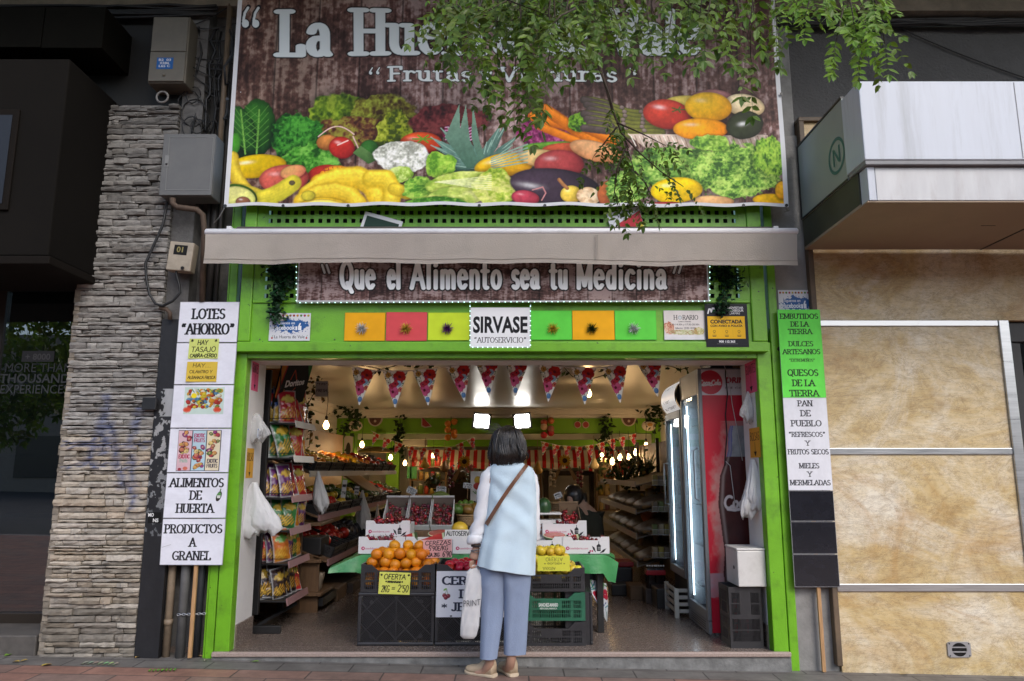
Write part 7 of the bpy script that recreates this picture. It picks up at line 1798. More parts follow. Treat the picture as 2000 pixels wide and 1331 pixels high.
S_.fit("*",W*.08,W*.16,H*.84,H*.13,4,4,(.02,.025,.05));S_.fit("JERTE",W*.22,W*.76,H*.86,H*.17,9,4.5,(.02,.025,.05),serif=.14);S_.fit("*",W*.82,W*.9,H*.84,H*.13,4,4,(.02,.025,.05))
for dx,dy in((-.02,0),(.035,.01),(.0,.045)):S_.ell(W*(.14+dx),H*(.53+dy),W*.032,W*.032,(.28,.05,.07),(.1,.015,.03),hi=.3)
S_.seg([(W*.13,H*.5,W*.155,H*.40),(W*.17,H*.5,W*.155,H*.40)],1.4,1.4,(.1,.2,.05));S_.ell(W*.13,H*.40,W*.03,W*.014,(.2,.4,.1),rot=-30);S_.ell(W*.22,H*.975,9,5,(.02,.02,.02))
tag(S_.build("cherry_sign",CARD,None,.004),"white CEREZAS DEL JERTE sign with two printed cherries on the stacked crates","sign")
# TABLE, CLOTH, CARTONS
YT0,YT1=.58,1.75
zT=P(1000,1084,YT0).z
tb=thing("trestle_table","low table under a green plastic cover in the shop doorway","table",(0,.8,ZF))
xt0,xt1=P(702,1085,YT0).x,P(1187,1085,YT0).x
b=MB();b.cbox(xt0,xt1,YT0,YT1,zT-.035,zT-.003,.006);b.build("table_top",WOODP,tb)
for x in(xt0+.06,xt1-.06):
 for y in(YT0+.06,YT1-.06):b=MB();b.cbox(x-.025,x+.025,y-.025,y+.025,ZF,zT-.036,.004);b.build("leg",DARK,tb)
GCLOTH=M("green_plastic_sheet",(.055,.27,.085),.28,var=.12,vscale=4,bump=.5,bscale=11,spec=.5)
def drape(b,x0,x1,y0,y1,zt,sx0,sx1,seed):
 """Sheet lying on a table whose two short ends slope outward and down."""
 n=56;m_=18;vs_=[];r_=random.Random(seed)
 for j in range(m_+1):
  v=j/m_
  for i in range(n+1):
   u=i/n
   x=x0-sx0[0]+(x1-x0+sx0[0]+sx1[0])*u;y=y0+(y1-y0)*v;z=zt
   if x<x0:d=(x0-x)/sx0[0];z=zt-sx0[1]*d**1.1+.012*sin(v*17)*d;y-=.05*d
   if x>x1:d=(x-x1)/sx1[0];z=zt-sx1[1]*d**1.2+.02*sin(v*15+1)*d;x-=.03*d*sin(v*13)
   if v<.001:z-=0
   vs_.append((x,y,z+.003*sin(u*40)*sin(v*23)))
 b.add(vs_,[(j*(n+1)+i,j*(n+1)+i+1,(j+1)*(n+1)+i+1,(j+1)*(n+1)+i)for j in range(m_)for i in range(n)])
 vs_=[]
 for j in range(7):
  v=j/6
  for i in range(n+1):
   u=i/n;x=x0-sx0[0]+(x1-x0+sx0[0]+sx1[0])*u;z=zt;y=y0-.008
   if x<x0:d=(x0-x)/sx0[0];z=zt-sx0[1]*d**1.1;y-=.05*d;dr=.13*(1-d*.75)
   elif x>x1:d=(x-x1)/sx1[0];z=zt-sx1[1]*d**1.2;dr=.20*(1-.25*d)
   else:dr=.14
   vs_.append((x-(.03*d*v if x>x1 else 0),y-.02*v+.012*sin(u*60)*v,z-dr*v))
 b.add(vs_,[((j+1)*(n+1)+i,(j+1)*(n+1)+i+1,j*(n+1)+i+1,j*(n+1)+i)for j in range(6)for i in range(n)])
b=MB();drape(b,xt0+.02,xt1-.02,YT0-.015,YT1,zT+.003,(.24,.10),(.10,.06),2)
single(b,"table_cover",GCLOTH,"crumpled green plastic sheet covering the table and drooping at both ends","tablecloth",(0,YT0,zT),smooth=True)
FL=flower_print(8,160,.34,.42);FL2=Print(P(1152,1132,.62),P(1184,1140,.75)-P(1152,1132,.62),Vector((.03,0,P(1000,1213,.62).z-P(1000,1135,.62).z)),300,(.5,.52,.55));W,H=FL2.W*1000,FL2.H*1000
rr=random.Random(4)
for _ in range(26):x,y,a=rr.uniform(0,W),rr.uniform(0,H),rr.uniform(0,6.28);FL2.seg([(x,y,x+60*cos(a),y+60*sin(a))],5,5,rr.choice([(.02,.12,.16),(.05,.2,.25),(.05,.2,.05),(.55,.57,.6),(.02,.05,.2)]))
for cx,cy,r_ in((.35,.42,.26),(.85,.3,.2)):
 for k in range(5):FL2.ell(W*cx+W*r_*.6*cos(k*1.256),H*cy+W*r_*.6*sin(k*1.256),W*r_*.55,W*r_*.5,(.45,.02,.05),(.2,.008,.02))
hw=FL2.vv;FL2.pos[...,0]=FL2.O.x+(FL2.pos[...,0]-FL2.O.x)*(1-.8*np.clip(hw-.35,0,1)/.65)+.11*np.clip(hw-.35,0,1)/.65
tag(FL2.build("oilcloth",GLOSS,None,0),"pointed corner of flowery oilcloth hanging below the green cover","tablecloth")
CTN=M("white_carton",(.66,.65,.66),.6,var=.04,vscale=4)
CTNIN=M("grey_carton_inside",(.22,.18,.15),.8,var=.1)
def carton_print(W,H,full=True):
 S_=Print((-W/2,0,H),(W,0,0),(0,0,-H),420,(.66,.65,.67));w_,h_=W*1000,H*1000
 MG=(.45,.02,.12)
 S_.ell(w_*.10,h_*.60,h_*.14,h_*.14,MG);S_.ell(w_*.105,h_*.6,h_*.06,h_*.05,(.66,.65,.67))
 S_.sans("casadeljerte.com",w_*.34,h_*.67,h_*.15,MG,.01,width=w_*.40)
 K=(.015,.015,.02);x=w_*.77
 S_.poly([(x-h_*.2,h_*.45),(x,h_*.22),(x+h_*.2,h_*.45)],K);S_.rect(x-h_*.15,h_*.45,x+h_*.15,h_*.8,K)
 for dx in(-.07,.04):
  for dy in(.5,.62):S_.rect(x+h_*dx,h_*dy,x+h_*(dx+.06),h_*(dy+.07),(.6,.6,.6))
 S_.rect(x-h_*.03,h_*.08,x+h_*.03,h_*.3,K)
 S_.poly([(w_*.62,h_*.4),(w_*.68,h_*.55),(w_*.71,h_*.92),(w_*.65,h_*.7)],K);S_.poly([(w_*.93,h_*.6),(w_*.86,h_*.7),(w_*.78,h_*.98),(w_*.88,h_*.88)],K)
 S_.ell(w_*.56,h_*.92,h_*.1,h_*.08,K);S_.ell(w_*.585,h_*.8,h_*.07,h_*.07,MG);S_.ell(w_*.63,h_*.8,h_*.07,h_*.07,MG)
 return S_
def make_carton(label,W,D,H,printed=True,group="white cherry cartons on the stand"):
 t=thing("cherry_carton",label,"carton",(0,0,0),group)
 if printed:carton_print(W,H).build("front_panel",CARD,t,.004,(.6,.6,.6))
 else:b=MB();b.box(-W/2,W/2,0,.004,0,H);b.build("front_panel",CTN,t)
 b=MB();b.box(-W/2,W/2,D-.004,D,0,H);b.build("rear_panel",CTN,t)
 for s_ in(-1,1):b=MB();b.box(min(s_*W/2,s_*(W/2-.004)),max(s_*W/2,s_*(W/2-.004)),.0045,D-.0045,0,H);b.build("side_panel",CTN,t)
 b=MB();b.box(-W/2+.005,W/2-.005,.005,D-.005,.003,.008);b.build("base",CTNIN,t)
 for s_ in(-1,1):
  b=MB();x0,x1=sorted((s_*W/2,s_*(W/2-.085)));b.prism([(x0,H+.0005),(x1,H+.0005),(x1-(.02 if s_<0 else 0),H+.028),(x0+(.02 if s_>0 else 0),H+.028)],.001,.005);b.build("corner_tab",CTN,t)
 return t
def cherries_in(t,W,D,z,n,mat_i,label,seed,tilt=0):
 r_=random.Random(seed);out=[]
 for i in range(n):
  out.append((r_.uniform(-W/2+.02,W/2-.02),r_.uniform(.02,D-.02),z+r_.uniform(-.012,.014)))
 return out
chp=[fruit_mesh("cherry",.0165,(1,1,.92),.12,m_,.02,9)for m_ in(CHERRY,CHERRYR)];used_ch=[False,False]
def place_cherries(t,spots,label,which=0):
 t_m=t.matrix_basis
 for i,p in enumerate(spots):
  w2=which if rnd.random()>.25 else 1-which
  o=chp[w2]if not used_ch[w2]else dup(chp[w2]);used_ch[w2]=True
  tag(o,label,"cherry","cherries in the cartons");o.location=t_m@Vector(p);o.rotation_euler=(rnd.uniform(-1,1),rnd.uniform(-1,1),rnd.uniform(0,6));s_=rnd.uniform(.85,1.12);o.scale=(s_,s_,s_)
def setm(t,loc,rot=(0,0,0)):
 t.location=loc;t.rotation_euler=rot;t.matrix_basis=Matrix.Translation(loc)@Matrix.Rotation(rot[2],4,'Z')@Matrix.Rotation(rot[0],4,'X')
YC3=.60;hC=P(1000,1056,YC3).z-zT-.005
def cwid(x0,x1):return(x1-x0)*ppm(1070,YC3)
ct=make_carton("white cherry carton at the left end of the front row",cwid(700,791),.30,hC);setm(ct,(P(745.5,1070,YC3).x,YC3,zT+.006));ct.name="cherry_carton"
ctW=cwid(700,791)
cc=[ct]
for px,lab in((838,"white cherry carton under the watermelon wedges, left of the woman"),(930,"white cherry carton half hidden by the woman's left sleeve"),(1054,"white cherry carton just right of the woman behind the apples"),(1145,"white cherry carton at the right end of the front row")):
 o=dup(ct,label=lab);setm(o,(P(px,1070,YC3).x,YC3+(.002 if px!=1054 else .01),zT+.006));cc.append(o)
for o,n_ in((cc[0],26),(cc[4],26)):place_cherries(o,cherries_in(o,ctW,.28,hC-.004,n_,0,"",3+n_),"dark red cherry lying in an open carton of the front row")
z2=zT+hC+.008;Y2=.92
c2=dup(ct,label="white carton of loose cherries in the second row at left");setm(c2,(P(757,1050,Y2).x,Y2,z2))
place_cherries(c2,cherries_in(c2,ctW,.26,hC+.012,44,0,"",8)+cherries_in(c2,ctW*.8,.2,hC+.034,26,0,"",9),"dark red cherry heaped in the second row carton at left")
c3=dup(ct,label="small white carton in the second row right of the woman");setm(c3,(P(1103,1050,Y2).x,Y2,z2));
place_cherries(c3,cherries_in(c3,ctW,.26,hC,26,0,"",10),"dark red cherry in the second row carton right of the woman")
b=MB();b.cbox(P(740,1040,1.3).x,P(1135,1040,1.3).x,1.24,1.75,zT+.004,P(1000,1036,1.3).z,.006);single(b,"display_riser",WOODP,"brown wooden riser step at the back of the fruit stand","riser",(0,1.3,zT))
Yt=1.26;zt_=P(1000,1036,1.3).z+.004;kt=ppm(1020,Yt)
def tilted(px0,px1,lab,n_,clab,seed,which=0,py=1038,mat=None,tilt=38,D=.30):
 W=(px1-px0)*kt;t=thing("cherry_carton",lab,"carton",(0,0,0),"white cherry cartons on the stand");H=.10
 m2=mat or CTN;m3=CTNIN
 b=MB();b.box(-W/2,W/2,0,.005,0,H*.55);b.build("front_panel",m2,t)
 b=MB();b.box(-W/2,W/2,D-.005,D,0,H*1.25);b.build("rear_panel",m3 if mat is None else mat,t)
 for s_ in(-1,1):b=MB();b.box(min(s_*W/2,s_*(W/2-.005)),max(s_*W/2,s_*(W/2-.005)),.0055,D-.0055,0,H);b.build("side_panel",m2,t)
 b=MB();b.box(-W/2+.006,W/2-.006,.006,D-.006,.0,.006);b.build("base",m3,t)
 b=MB();b.box(-W/2,W/2,D-.012,D+.0,H*1.25+.001,H*1.25+.014);b.build("rim",m2,t)
 setm(t,(P((px0+px1)/2,py,Yt).x,Yt,zt_),(radians(tilt),0,0))
 place_cherries(t,[(x,y,z)for x,y,z in cherries_in(t,W,D,.05,n_,0,"",seed)],clab,which);return t
tilted(748,793,"tilted carton of cherries at the left of the back row, half empty",34,"cherry in the tilted carton at the left of the back row",11)
tilted(795,839,"full tilted carton of dark cherries in the middle of the back row",62,"dark cherry in the middle tilted carton of the back row",12)
tilted(841,884,"full tilted carton of dark cherries next to the pile of mangoes",62,"dark cherry in the tilted carton next to the mangoes",13)
KRAFT=M("kraft_cardboard",(.30,.20,.12),.75,var=.1,vscale=8)
tilted(1095,1134,"brown cardboard carton of bright red cherries right of the woman",44,"bright red cherry in the brown carton right of the woman",14,1,1040,KRAFT,24,.28)
xa,xb,Yw=P(1022,1030,1.05).x,P(1097,1030,1.05).x,1.05
wb=thing("cherry_box","white box printed CEREZAS DEL in orange letters beside the woman's elbow","box",((xa+xb)/2,Yw,zT))
za,zb=zT+.005,P(1000,1016,Yw).z;S_=Print((xa,Yw,zb),(xb-xa,0,0),(0,0,za-zb),420,(.64,.63,.63));W,H=S_.W*1000,S_.H*1000
OG=(.45,.12,.05);S_.fit("CEREZAS",W*.12,W*.70,H*.30,H*.14,3,1.8,OG,serif=.12);S_.fit("DEL",W*.38,W*.60,H*.52,H*.14,3,1.8,OG,serif=.12);S_.rect(W*.78,H*.12,W*.95,H*.50,(.03,.14,.10));S_.rect(W*.78,H*.38,W*.95,H*.50,(.5,.3,.08))
S_.build("front_panel",CARD,wb,.004)
b=MB();b.box(xa,xb,Yw+.0045,Yw+.17,za,zb);b.build("body",CTN,wb)
b=MB();b.cbox(xa,xb+.0,Yw-.03,Yw+.18,zb+.045,zb+.06,.004);single(b,"box_lid",CTN,"flat white carton lid under the green papaya","lid",((xa+xb)/2,Yw,zb))
# big fruit
def blob(name,label,cat,p,r,sc,mat,rot=(0,0,0),group=None):
 b=MB();b.ball((0,0,0),r,20,sc);o=single(b,name,mat,label,cat,(0,0,0),group,smooth=True);o.location=p;o.rotation_euler=rot;return o
DKGREEN=M("dark_green_rind",(.022,.06,.018),.3,var=.45,vscale=9,stretch=(1,1,.3))
blob("papaya","big dark green papaya on the white lid beside the woman","papaya",P(1063,990,1.1),.062,(1.0,1.0,1.25),DKGREEN)
blob("melon","round yellow melon behind the AUTOSERVICIO strip","melon",P(898,1033,1.0),.07,(1,1,.85),M("yellow_rind",(.55,.36,.03),.4,var=.2,vscale=8))
MANGO=M("mango_skin",(.13,.14,.02),.3,col2=(.30,.13,.03),vscale=5)
for px,py,lab in((894,995,"green mango in the basket, left of the ripe mango"),(915,996,"ripe yellow brown mango leaning against the woman's sleeve"),(932,992,"mango almost hidden behind the woman's sleeve")):blob("mango",lab,"mango",P(px,py,1.5),.055,(1.1,.9,.85),GREENF if px<900 else MANGO,(0,.4,0))
for px,py,lab in((899,984,"left lime above the mangoes"),(909,982,"middle lime above the mangoes"),(920,983,"right lime above the mangoes")):blob("lime",lab,"lime",P(px,py,1.6),.028,(1,1,.95),M("lime_peel",(.10,.2,.02),.35,var=.15,vscale=15))
RINDW=M("watermelon_rind",(.03,.09,.02),.35,var=.5,vscale=12);FLESH=M("watermelon_flesh",(.52,.05,.045),.3,var=.2,vscale=25,bump=.2);PALE=M("pale_melon_rim",(.52,.55,.35),.5)
def wedge(label,px0,px1,py0,py1,Y):
 a,c_=P(px0,py1,Y),P(px1,py1,Y);h=(py1-py0)*ppm(py0,Y);t=thing("watermelon_wedge",label,"watermelon",tuple(a));x0,x1=a.x,c_.x;z=a.z
 tip=(x0,Y+.05,z+.004);D=.14
 b=MB();b.add([tip,(x1-.02,Y,z+h),(x1-.02,Y+D,z+h*.85),(x1-.005,Y,z),(x1-.005,Y+D,z)],[(0,1,2),(0,3,1),(0,2,4),(1,3,4,2),(0,4,3)]);b.build("flesh",FLESH,t)
 b=MB();b.add([(x1-.019,Y,z+h),(x1-.019,Y+D,z+h*.85),(x1-.004,Y,z),(x1-.004,Y+D,z),(x1-.004,Y-.001,z+h+.004),(x1-.004,Y+D,z+h*.85+.004),(x1+.012,Y-.001,z),(x1+.012,Y+D,z)],[(0,1,5,4),(0,4,6,2),(4,5,7,6)]);b.build("rim",PALE,t)
 b=MB();b.add([(x1-.003,Y-.002,z+h+.005),(x1-.003,Y+D,z+h*.85+.005),(x1+.013,Y-.002,z),(x1+.013,Y+D,z),(x1+.004,Y-.001,z+h+.006),(x1+.004,Y+D,z+h*.85+.006),(x1+.022,Y-.001,z),(x1+.022,Y+D,z)],[(0,1,5,4),(0,4,6,2),(4,5,7,6)]);b.build("rind",RINDW,t)
wedge("red watermelon wedge over the left carton, pointing left",754,809,1042,1060,.80);wedge("red watermelon wedge over the second carton, next to the halved melon",811,867,1042,1060,.80);wedge("small pink watermelon wedge at the right of the woman",1078,1130,1045,1060,.80)
def half_melon(label,px,py,Y,r):
 p=P(px,py,Y);t=thing("half_watermelon",label,"watermelon",tuple(p));m_=Matrix.Translation(p)@Matrix.Rotation(radians(12),4,'X')
 b=MB();b.lathe([(.001,-r*.62),(r*.6,-r*.5),(r*.92,-r*.25),(r,0)],24,m_);b.build("rind",RINDW,t,smooth=True)
 b=MB();b.lathe([(r,.0005),(r*.93,.003)],24,m_);b.build("rim",PALE,t)
 b=MB();b.lathe([(r*.92,.0035),(r*.5,.008),(.001,.009)],24,m_);b.build("flesh",M("film_wrapped_flesh",(.45,.12,.09),.15,var=.2,vscale=20,spec=.7),t)
half_melon("halved watermelon with its red cut face up, behind the pink CEREZAS note",860,1042,.98,.105);half_melon("halved watermelon with pink cut face just right of the woman",1083,1046,.85,.095)
# baskets at the back
WICK=M("wicker",(.36,.23,.11),.7,var=.3,vscale=14)
def basket(label,px0,px1,py0,py1,Y):
 a,c_=P(px0,py1,Y),P(px1,py1,Y);W=c_.x-a.x;H=(py1-py0)*ppm(py0,Y);cx=(a.x+c_.x)/2;t=thing("wicker_basket",label,"basket",(cx,Y,a.z));b=MB();n=44;rows_=7
 for j in range(rows_):
  z=a.z+H*(j+.5)/rows_;s_=.80+.2*(j/rows_);pts=[]
  for k in range(n+1):
   th=2*pi*k/n;rr_=1+.02*(1 if(k+j)%2 else-1);pts.append((cx+W/2*s_*rr_*cos(th),Y+.13+.13*s_*rr_*sin(th),z))
  b.tube(pts,H/rows_*.52,5,caps=False)
 b.lathe([(.001,0),(1,0)],24,Matrix.Translation((cx,Y+.13,a.z+.005))@Matrix.Diagonal((W/2*.8,.1,1,1)));b.build("weave",WICK,t)
 b=MB();b.tube([(cx+W/2*1.02*cos(2*pi*k/n),Y+.13+.135*sin(2*pi*k/n),a.z+H)for k in range(n+1)],H*.09,6);b.build("rim",WICK,t);return t
basket("shallow pale wicker basket left of the plantains",777,829,985,1002,1.6);basket("wicker basket holding the green plantains",838,886,986,1002,1.6);basket("wicker basket holding limes, half hidden by the woman's sleeve",888,935,986,1003,1.55);basket("small wicker basket right of the papaya",1078,1110,985,1008,1.5);basket("brown basket under the mangoes",890,935,1008,1028,1.4)
PLANT=M("plantain_skin",(.16,.21,.03),.45,var=.2,vscale=10)
for i,(x0,y0,x1,y1,h_,lab)in enumerate(((834,980,886,978,-14,"uppermost green plantain of the bunch in the basket"),(838,984,884,983,-12,"second green plantain of the bunch in the basket"),(842,988,878,988,-12,"lowest green plantain of the bunch in the basket"))):
 pts=[P(x0+(x1-x0)*t/8,y0+(y1-y0)*t/8+h_*sin(pi*t/8),1.66-.03*i)for t in range(9)];b=MB();b.tube(pts,[.007,.018,.024,.026,.027,.026,.023,.015,.006],10);single(b,"plantain",PLANT,lab,"plantain",tuple(pts[0]),"green plantains in the basket",smooth=True)
DARKVEG=M("dark_vegetable",(.02,.02,.03),.3,var=.4,vscale=12)
for i in range(7):blob("aubergine","dark glossy aubergine piled in the pale basket","aubergine",P(785+6.2*i,980-5*sin(i*1.2)**2,1.72),.04,(.8,.8,1.3),DARKVEG,(rnd.uniform(-1,1),rnd.uniform(-1,1),0),"aubergines piled in the pale basket")
for a in((804,959,19,13,1.75,[("FRESA",.45,.32),("3'50E",.9,.32)],"tilted white price card on a stick above the aubergines",.5),(811,980,21,14,1.55,[("AGUACATE",.45,.32),("3'95E",.9,.32)],"white price card standing in the pale basket",0),(862,956,19,11,1.8,[("PLATANO",.45,.3),("2'90",.9,.3)],"white price card standing over the plantains",.08),(914,949,18,10,1.8,[("LIMA",.45,.3),("3'50",.9,.3)],"white price card on a tall stick left of the woman",.12),(1090,968,15,11,1.6,[("MANGO",.45,.3),("2'95",.9,.3)],"tilted white price card on a stick right of the woman",-.35),(833,1006,19,8,1.35,[("3'50",.85,.6)],"curled paper strip on the rim of the cherry carton",.05)):
 price_card(*a[:6],a[6],a[7])
S_=sheet(919,921,945,979,2.0,260,(.60,.58,.55));W,H=S_.W*1000,S_.H*1000;S_.ell(W*.55,H*.3,W*.28,H*.14,(.6,.4,.05),(.4,.2,.03));S_.ell(W*.5,H*.5,W*.3,H*.12,(.45,.06,.05),(.3,.02,.02));[S_.seg([(W*.5,H*.78,W*(.2+.1*k),H*(.68+.05*(k%2)))],4,4,(.05,.2,.04))for k in range(7)]
tag(S_.build("fruit_poster",PAPER,None,.003),"pale fruit poster half hidden behind the woman's shoulder","poster")
# COOLERS AT THE RIGHT
XFR=1.51;zfr0=ZF+.0;YA0,YA1=.50,1.17;xw_=2.22
ztop_=P(1363,722,YA0).z
DGREY=M("grey_cooler_metal",(.20,.21,.22),.4,metal=.3,var=.08);REDP=M("red_cooler_paint",(.40,.012,.03),.35,var=.08)
COOLIN=M("cooler_inside",(.6,.64,.66),.5,var=.05);CGLASS=glass_mat("cooler_glass",(.82,.88,.92),1.22)
LEDW=M("cooler_led",(.9,.95,1),.3,emit=(.8,.92,1),estr=3.5)
cool=thing("drinks_cooler","tall red and white Coca-Cola drinks cooler with glass door facing left","cooler",(1.85,YA0,ZF))
zb_=P(1400,1240,YA0).z
S_=Print((XFR+.03,YA0,ztop_),(xw_-XFR-.03,0,0),(0,0,zb_+.012-ztop_),260,(.52,.014,.035));W,H=S_.W*1000,S_.H*1000
kx=ppm(950,YA0)*1000
def cx_(px):return(P(px,850,YA0).x-XFR-.03)*1000
def cy_(py):return(ztop_-P(1000,py,YA0).z)*1000
n_=fbm(S_.ny,S_.nx,10,4,3,5)
S_.c*=(.9+.2*n_)[...,None]
S_.rect(0,0,W,cy_(772),(.62,.60,.64));S_.ell(cx_(1392),cy_(747),100,100,(.52,.014,.035),edge=.02)
X,Y=S_.x,S_.y;nb=fbm(S_.ny,S_.nx,26,12,8,5)
bot=[(832,20),(845,24),(880,26),(905,34),(930,44),(985,50),(1030,46),(1080,42),(1120,46),(1150,44)]
ys_=np.array([cy_(q[0])for q in bot]);hw_=np.array([q[1]for q in bot])*1.0*kx/.98
bx=cx_(1447);hw=np.interp(Y,ys_,hw_);dist=(bx-X)-hw
glow=np.clip(1-(dist-20+150*(nb-.5))/70,0,1)*((Y>cy_(822))&(Y<cy_(1172)))*np.clip((cy_(1172)-Y)/120+nb-.2,0,1)
S_.mix((slice(None),slice(None)),glow*.6,(.46,.34,.30));base_=((Y>cy_(1120))&(Y<cy_(1168)+40*(nb-.5))).astype(float)*np.clip(1.4*nb,0,1);S_.mix((slice(None),slice(None)),base_*.8,(.40,.37,.40))
ins=(np.abs(X-bx)<hw)&(Y>cy_(832))&(Y<cy_(1150));u=(X-bx)/np.maximum(hw,1)
liq=np.stack([.035+.14*np.exp(-((u-.35)/.2)**2)+.05*nb,.008+.03*np.exp(-((u-.35)/.2)**2)+.012*nb,.008+.012*nb],-1)
cap=np.stack([.13+.3*nb*(np.abs(u)<.7),.15+.3*nb*(np.abs(u)<.7),.17+.28*nb],-1)
isn=(Y<cy_(892))[...,None];body=np.where(isn,cap,liq);m_=ins[...,None]*1.0;S_.c=S_.c*(1-m_)+body*m_
S_.mix((slice(None),slice(None)),ins*np.exp(-((u+.86)/.06)**2)*.4,(.5,.45,.42))
def script(tx,ty,sc,col,pen):
 """Flowing lettering of the drink's name."""
 strokes=[arc(.38,.45,.36,.5,55,320,14),[(.6,.1),(.75,.05)],arc(.95,.28,.18,.25,0,360,12),[(1.12,.3),(1.25,.34)],arc(1.48,.28,.18,.25,50,320,10),arc(1.95,.28,.17,.25,0,360,12),[(2.13,.5),(2.15,.08),(2.25,.05)],[(2.3,.32),(2.46,.34)],arc(2.95,.45,.36,.5,55,320,14),arc(3.5,.28,.18,.25,0,360,12),[(3.7,.3),(3.85,.7),(3.92,1.05),(3.84,1.0),(3.82,.1),(3.95,.05)],arc(4.2,.28,.17,.25,0,360,12),[(4.38,.5),(4.4,.08),(4.52,.08)],[(.3,-.12),(.9,-.2),(1.8,-.05),(2.6,-.14)]]
 sg=[(tx+(a[0]+.12*a[1])*sc,ty-a[1]*sc,tx+(c_[0]+.12*c_[1])*sc,ty-c_[1]*sc)for q in strokes for a,c_ in zip(q,q[1:])]
 S_.seg(sg,pen,pen*1.25,col)
script(cx_(1392)-88,cy_(752),38,(.66,.62,.62),4.2);script(cx_(1408),cy_(992),92,(.62,.58,.58),9)
S_.sans("DRINK",cx_(1421)+105,cy_(748),46,(.36,.012,.04),.05,width=210,shear=.12);S_.sans("ICE COLD",cx_(1421)+100,cy_(760),17,(.08,.02,.04),.0,width=200)
S_.build("side_panel",col_mat("cooler_print",.3,.5),cool,.006,(.3,.01,.02))
b=MB();b.box(XFR+.03,xw_,YA0+.008,YA1,ztop_+.001,ztop_+.012);b.box(XFR+.035,xw_,YA1-.02,YA1,zb_,ztop_);b.box(xw_-.02,xw_,YA0+.008,YA1-.021,zb_,ztop_);b.build("cabinet",DGREY,cool)
b=MB();b.box(XFR+.2,xw_-.02,YA0+.03,YA0+.034,zb_+.12,ztop_-.05);b.box(XFR+.35,XFR+.354,YA0+.035,YA1-.03,zb_+.12,ztop_-.05);b.box(XFR+.05,XFR+.199,YA1-.034,YA1-.03,zb_+.12,ztop_-.05);b.build("lining",COOLIN,cool)
b=MB();f=.05
b.cbox(XFR,XFR+.03,YA0-.004,YA0+f,zb_+.10,ztop_+.008,.005);b.cbox(XFR,XFR+.03,YA1-f,YA1,zb_+.10,ztop_+.008,.005);b.cbox(XFR,XFR+.03,YA0+f+.001,YA1-f-.001,ztop_-.20,ztop_+.008,.005);b.cbox(XFR,XFR+.03,YA0+f+.001,YA1-f-.001,zb_+.10,zb_+.17,.005);b.build("door_frame",DGREY,cool)
b=MB();b.box(XFR+.012,XFR+.016,YA0+f,YA1-f,zb_+.171,ztop_-.201);b.build("door_glass",CGLASS,cool)
b=MB();b.box(XFR+.035,XFR+.045,YA1-f-.04,YA1-f-.02,zb_+.2,ztop_-.25);b.build("led_strip",LEDW,cool);b=MB();b.box(XFR+.035,XFR+.045,YA0+f+.005,YA0+f+.02,zb_+.2,ztop_-.25);b.build("led_strip",LEDW,cool)
b=MB();b.cbox(XFR+.005,XFR+.03,YA0+.0,YA1,zb_-.0,zb_+.095,.004)
b.build("grille",DGREY,cool)
for k in range(4):b=MB();b.box(XFR+.003,XFR+.0052,YA0+.1,YA1-.1,zb_+.02+.017*k,zb_+.027+.017*k);b.build("grille_slot",BLACK,cool)
for k in range(5):
 z=zb_+.30+.33*k
 b=MB();b.box(XFR+.06,XFR+.33,YA0+.04,YA1-.05,z-.006,z);b.build("shelf",M("wire_shelf",(.5,.52,.53),.4),cool)
 if k<5:
  b=MB()
  for j in range(7):b.lathe([(.03,.0),(.031,.13),(.028,.16),(.012,.21),(.013,.235)],10,Matrix.Translation((XFR+.24,YA0+.1+j*.075,z+.001)))
  b.build("bottles",M("bottle_%d"%k,[(.5,.06,.05),(.6,.6,.62),(.6,.4,.1),(.2,.4,.2),(.5,.5,.52)][k],.25),cool,smooth=True);cool.children[-1]["kind"]="stuff"
b=MB();b.tube([(XFR-.004,YA0+.09,zb_+1.0),(XFR-.035,YA0+.09,zb_+1.02),(XFR-.035,YA0+.09,zb_+1.4),(XFR-.004,YA0+.09,zb_+1.42)],.008,8);b.build("handle",M("cooler_handle",(.3,.3,.31),.3,metal=.7),cool)
for y in(YA0+.05,YA1-.08):
 for x in(XFR+.08,xw_-.1):b=MB();b.tube([(x,y,ZF),(x,y,zb_)],.018,8);b.build("foot",DGREY,cool)
b=MB();b.tube([P(x,y,YA0-.012)for x,y in((1417,715),(1417,735),(1421,770),(1417,810),(1420,850),(1417,885),(1416,910))],.0045,6);single(b,"power_lead",RUBBER,"black power lead hanging down the red cooler side","cable",tuple(P(1417,715,YA0)),smooth=True)
b=MB();b.tube([P(x,y,YA0-.014)for x,y in((1412,708),(1424,740),(1430,790),(1440,840),(1450,900))],.0028,6);b.tube([P(x,y,YA0-.012)for x,y in((1416,900),(1426,910),(1431,950),(1436,990))],.0028,6);single(b,"white_lead",M("white_cord"),"thin white wire drooping over the bottle picture on the cooler","cable",tuple(P(1430,790,YA0)),smooth=True)
b=MB();b.cbox(P(1407,1163,.45).x,P(1423,1163,.45).x,.44,.47,P(1000,1166,.45).z,P(1000,1158,.45).z,.004);b.tube([P(x,y,.45)for x,y in((1424,1158),(1426,1150),(1432,1146))],.005,6);b.tube([P(x,y,.46)for x,y in((1415,1166),(1420,1185),(1425,1215),(1426,1240))],.005,6);single(b,"power_strip",M("white_cord"),"white power strip and lead beside the black crate","power strip",tuple(P(1415,1162,.45)))
Yq0,Yq1=1.22,1.86;zq1=P(1320,800,Yq0).z;zq0=P(1320,1132,Yq0).z;zs1,zs0=P(1325,742,Yq0).z,P(1325,802,Yq0).z
q2=thing("drinks_cooler","narrow dark cooler with lit menu panel on top, behind the red one","cooler",(1.85,Yq0,ZF))
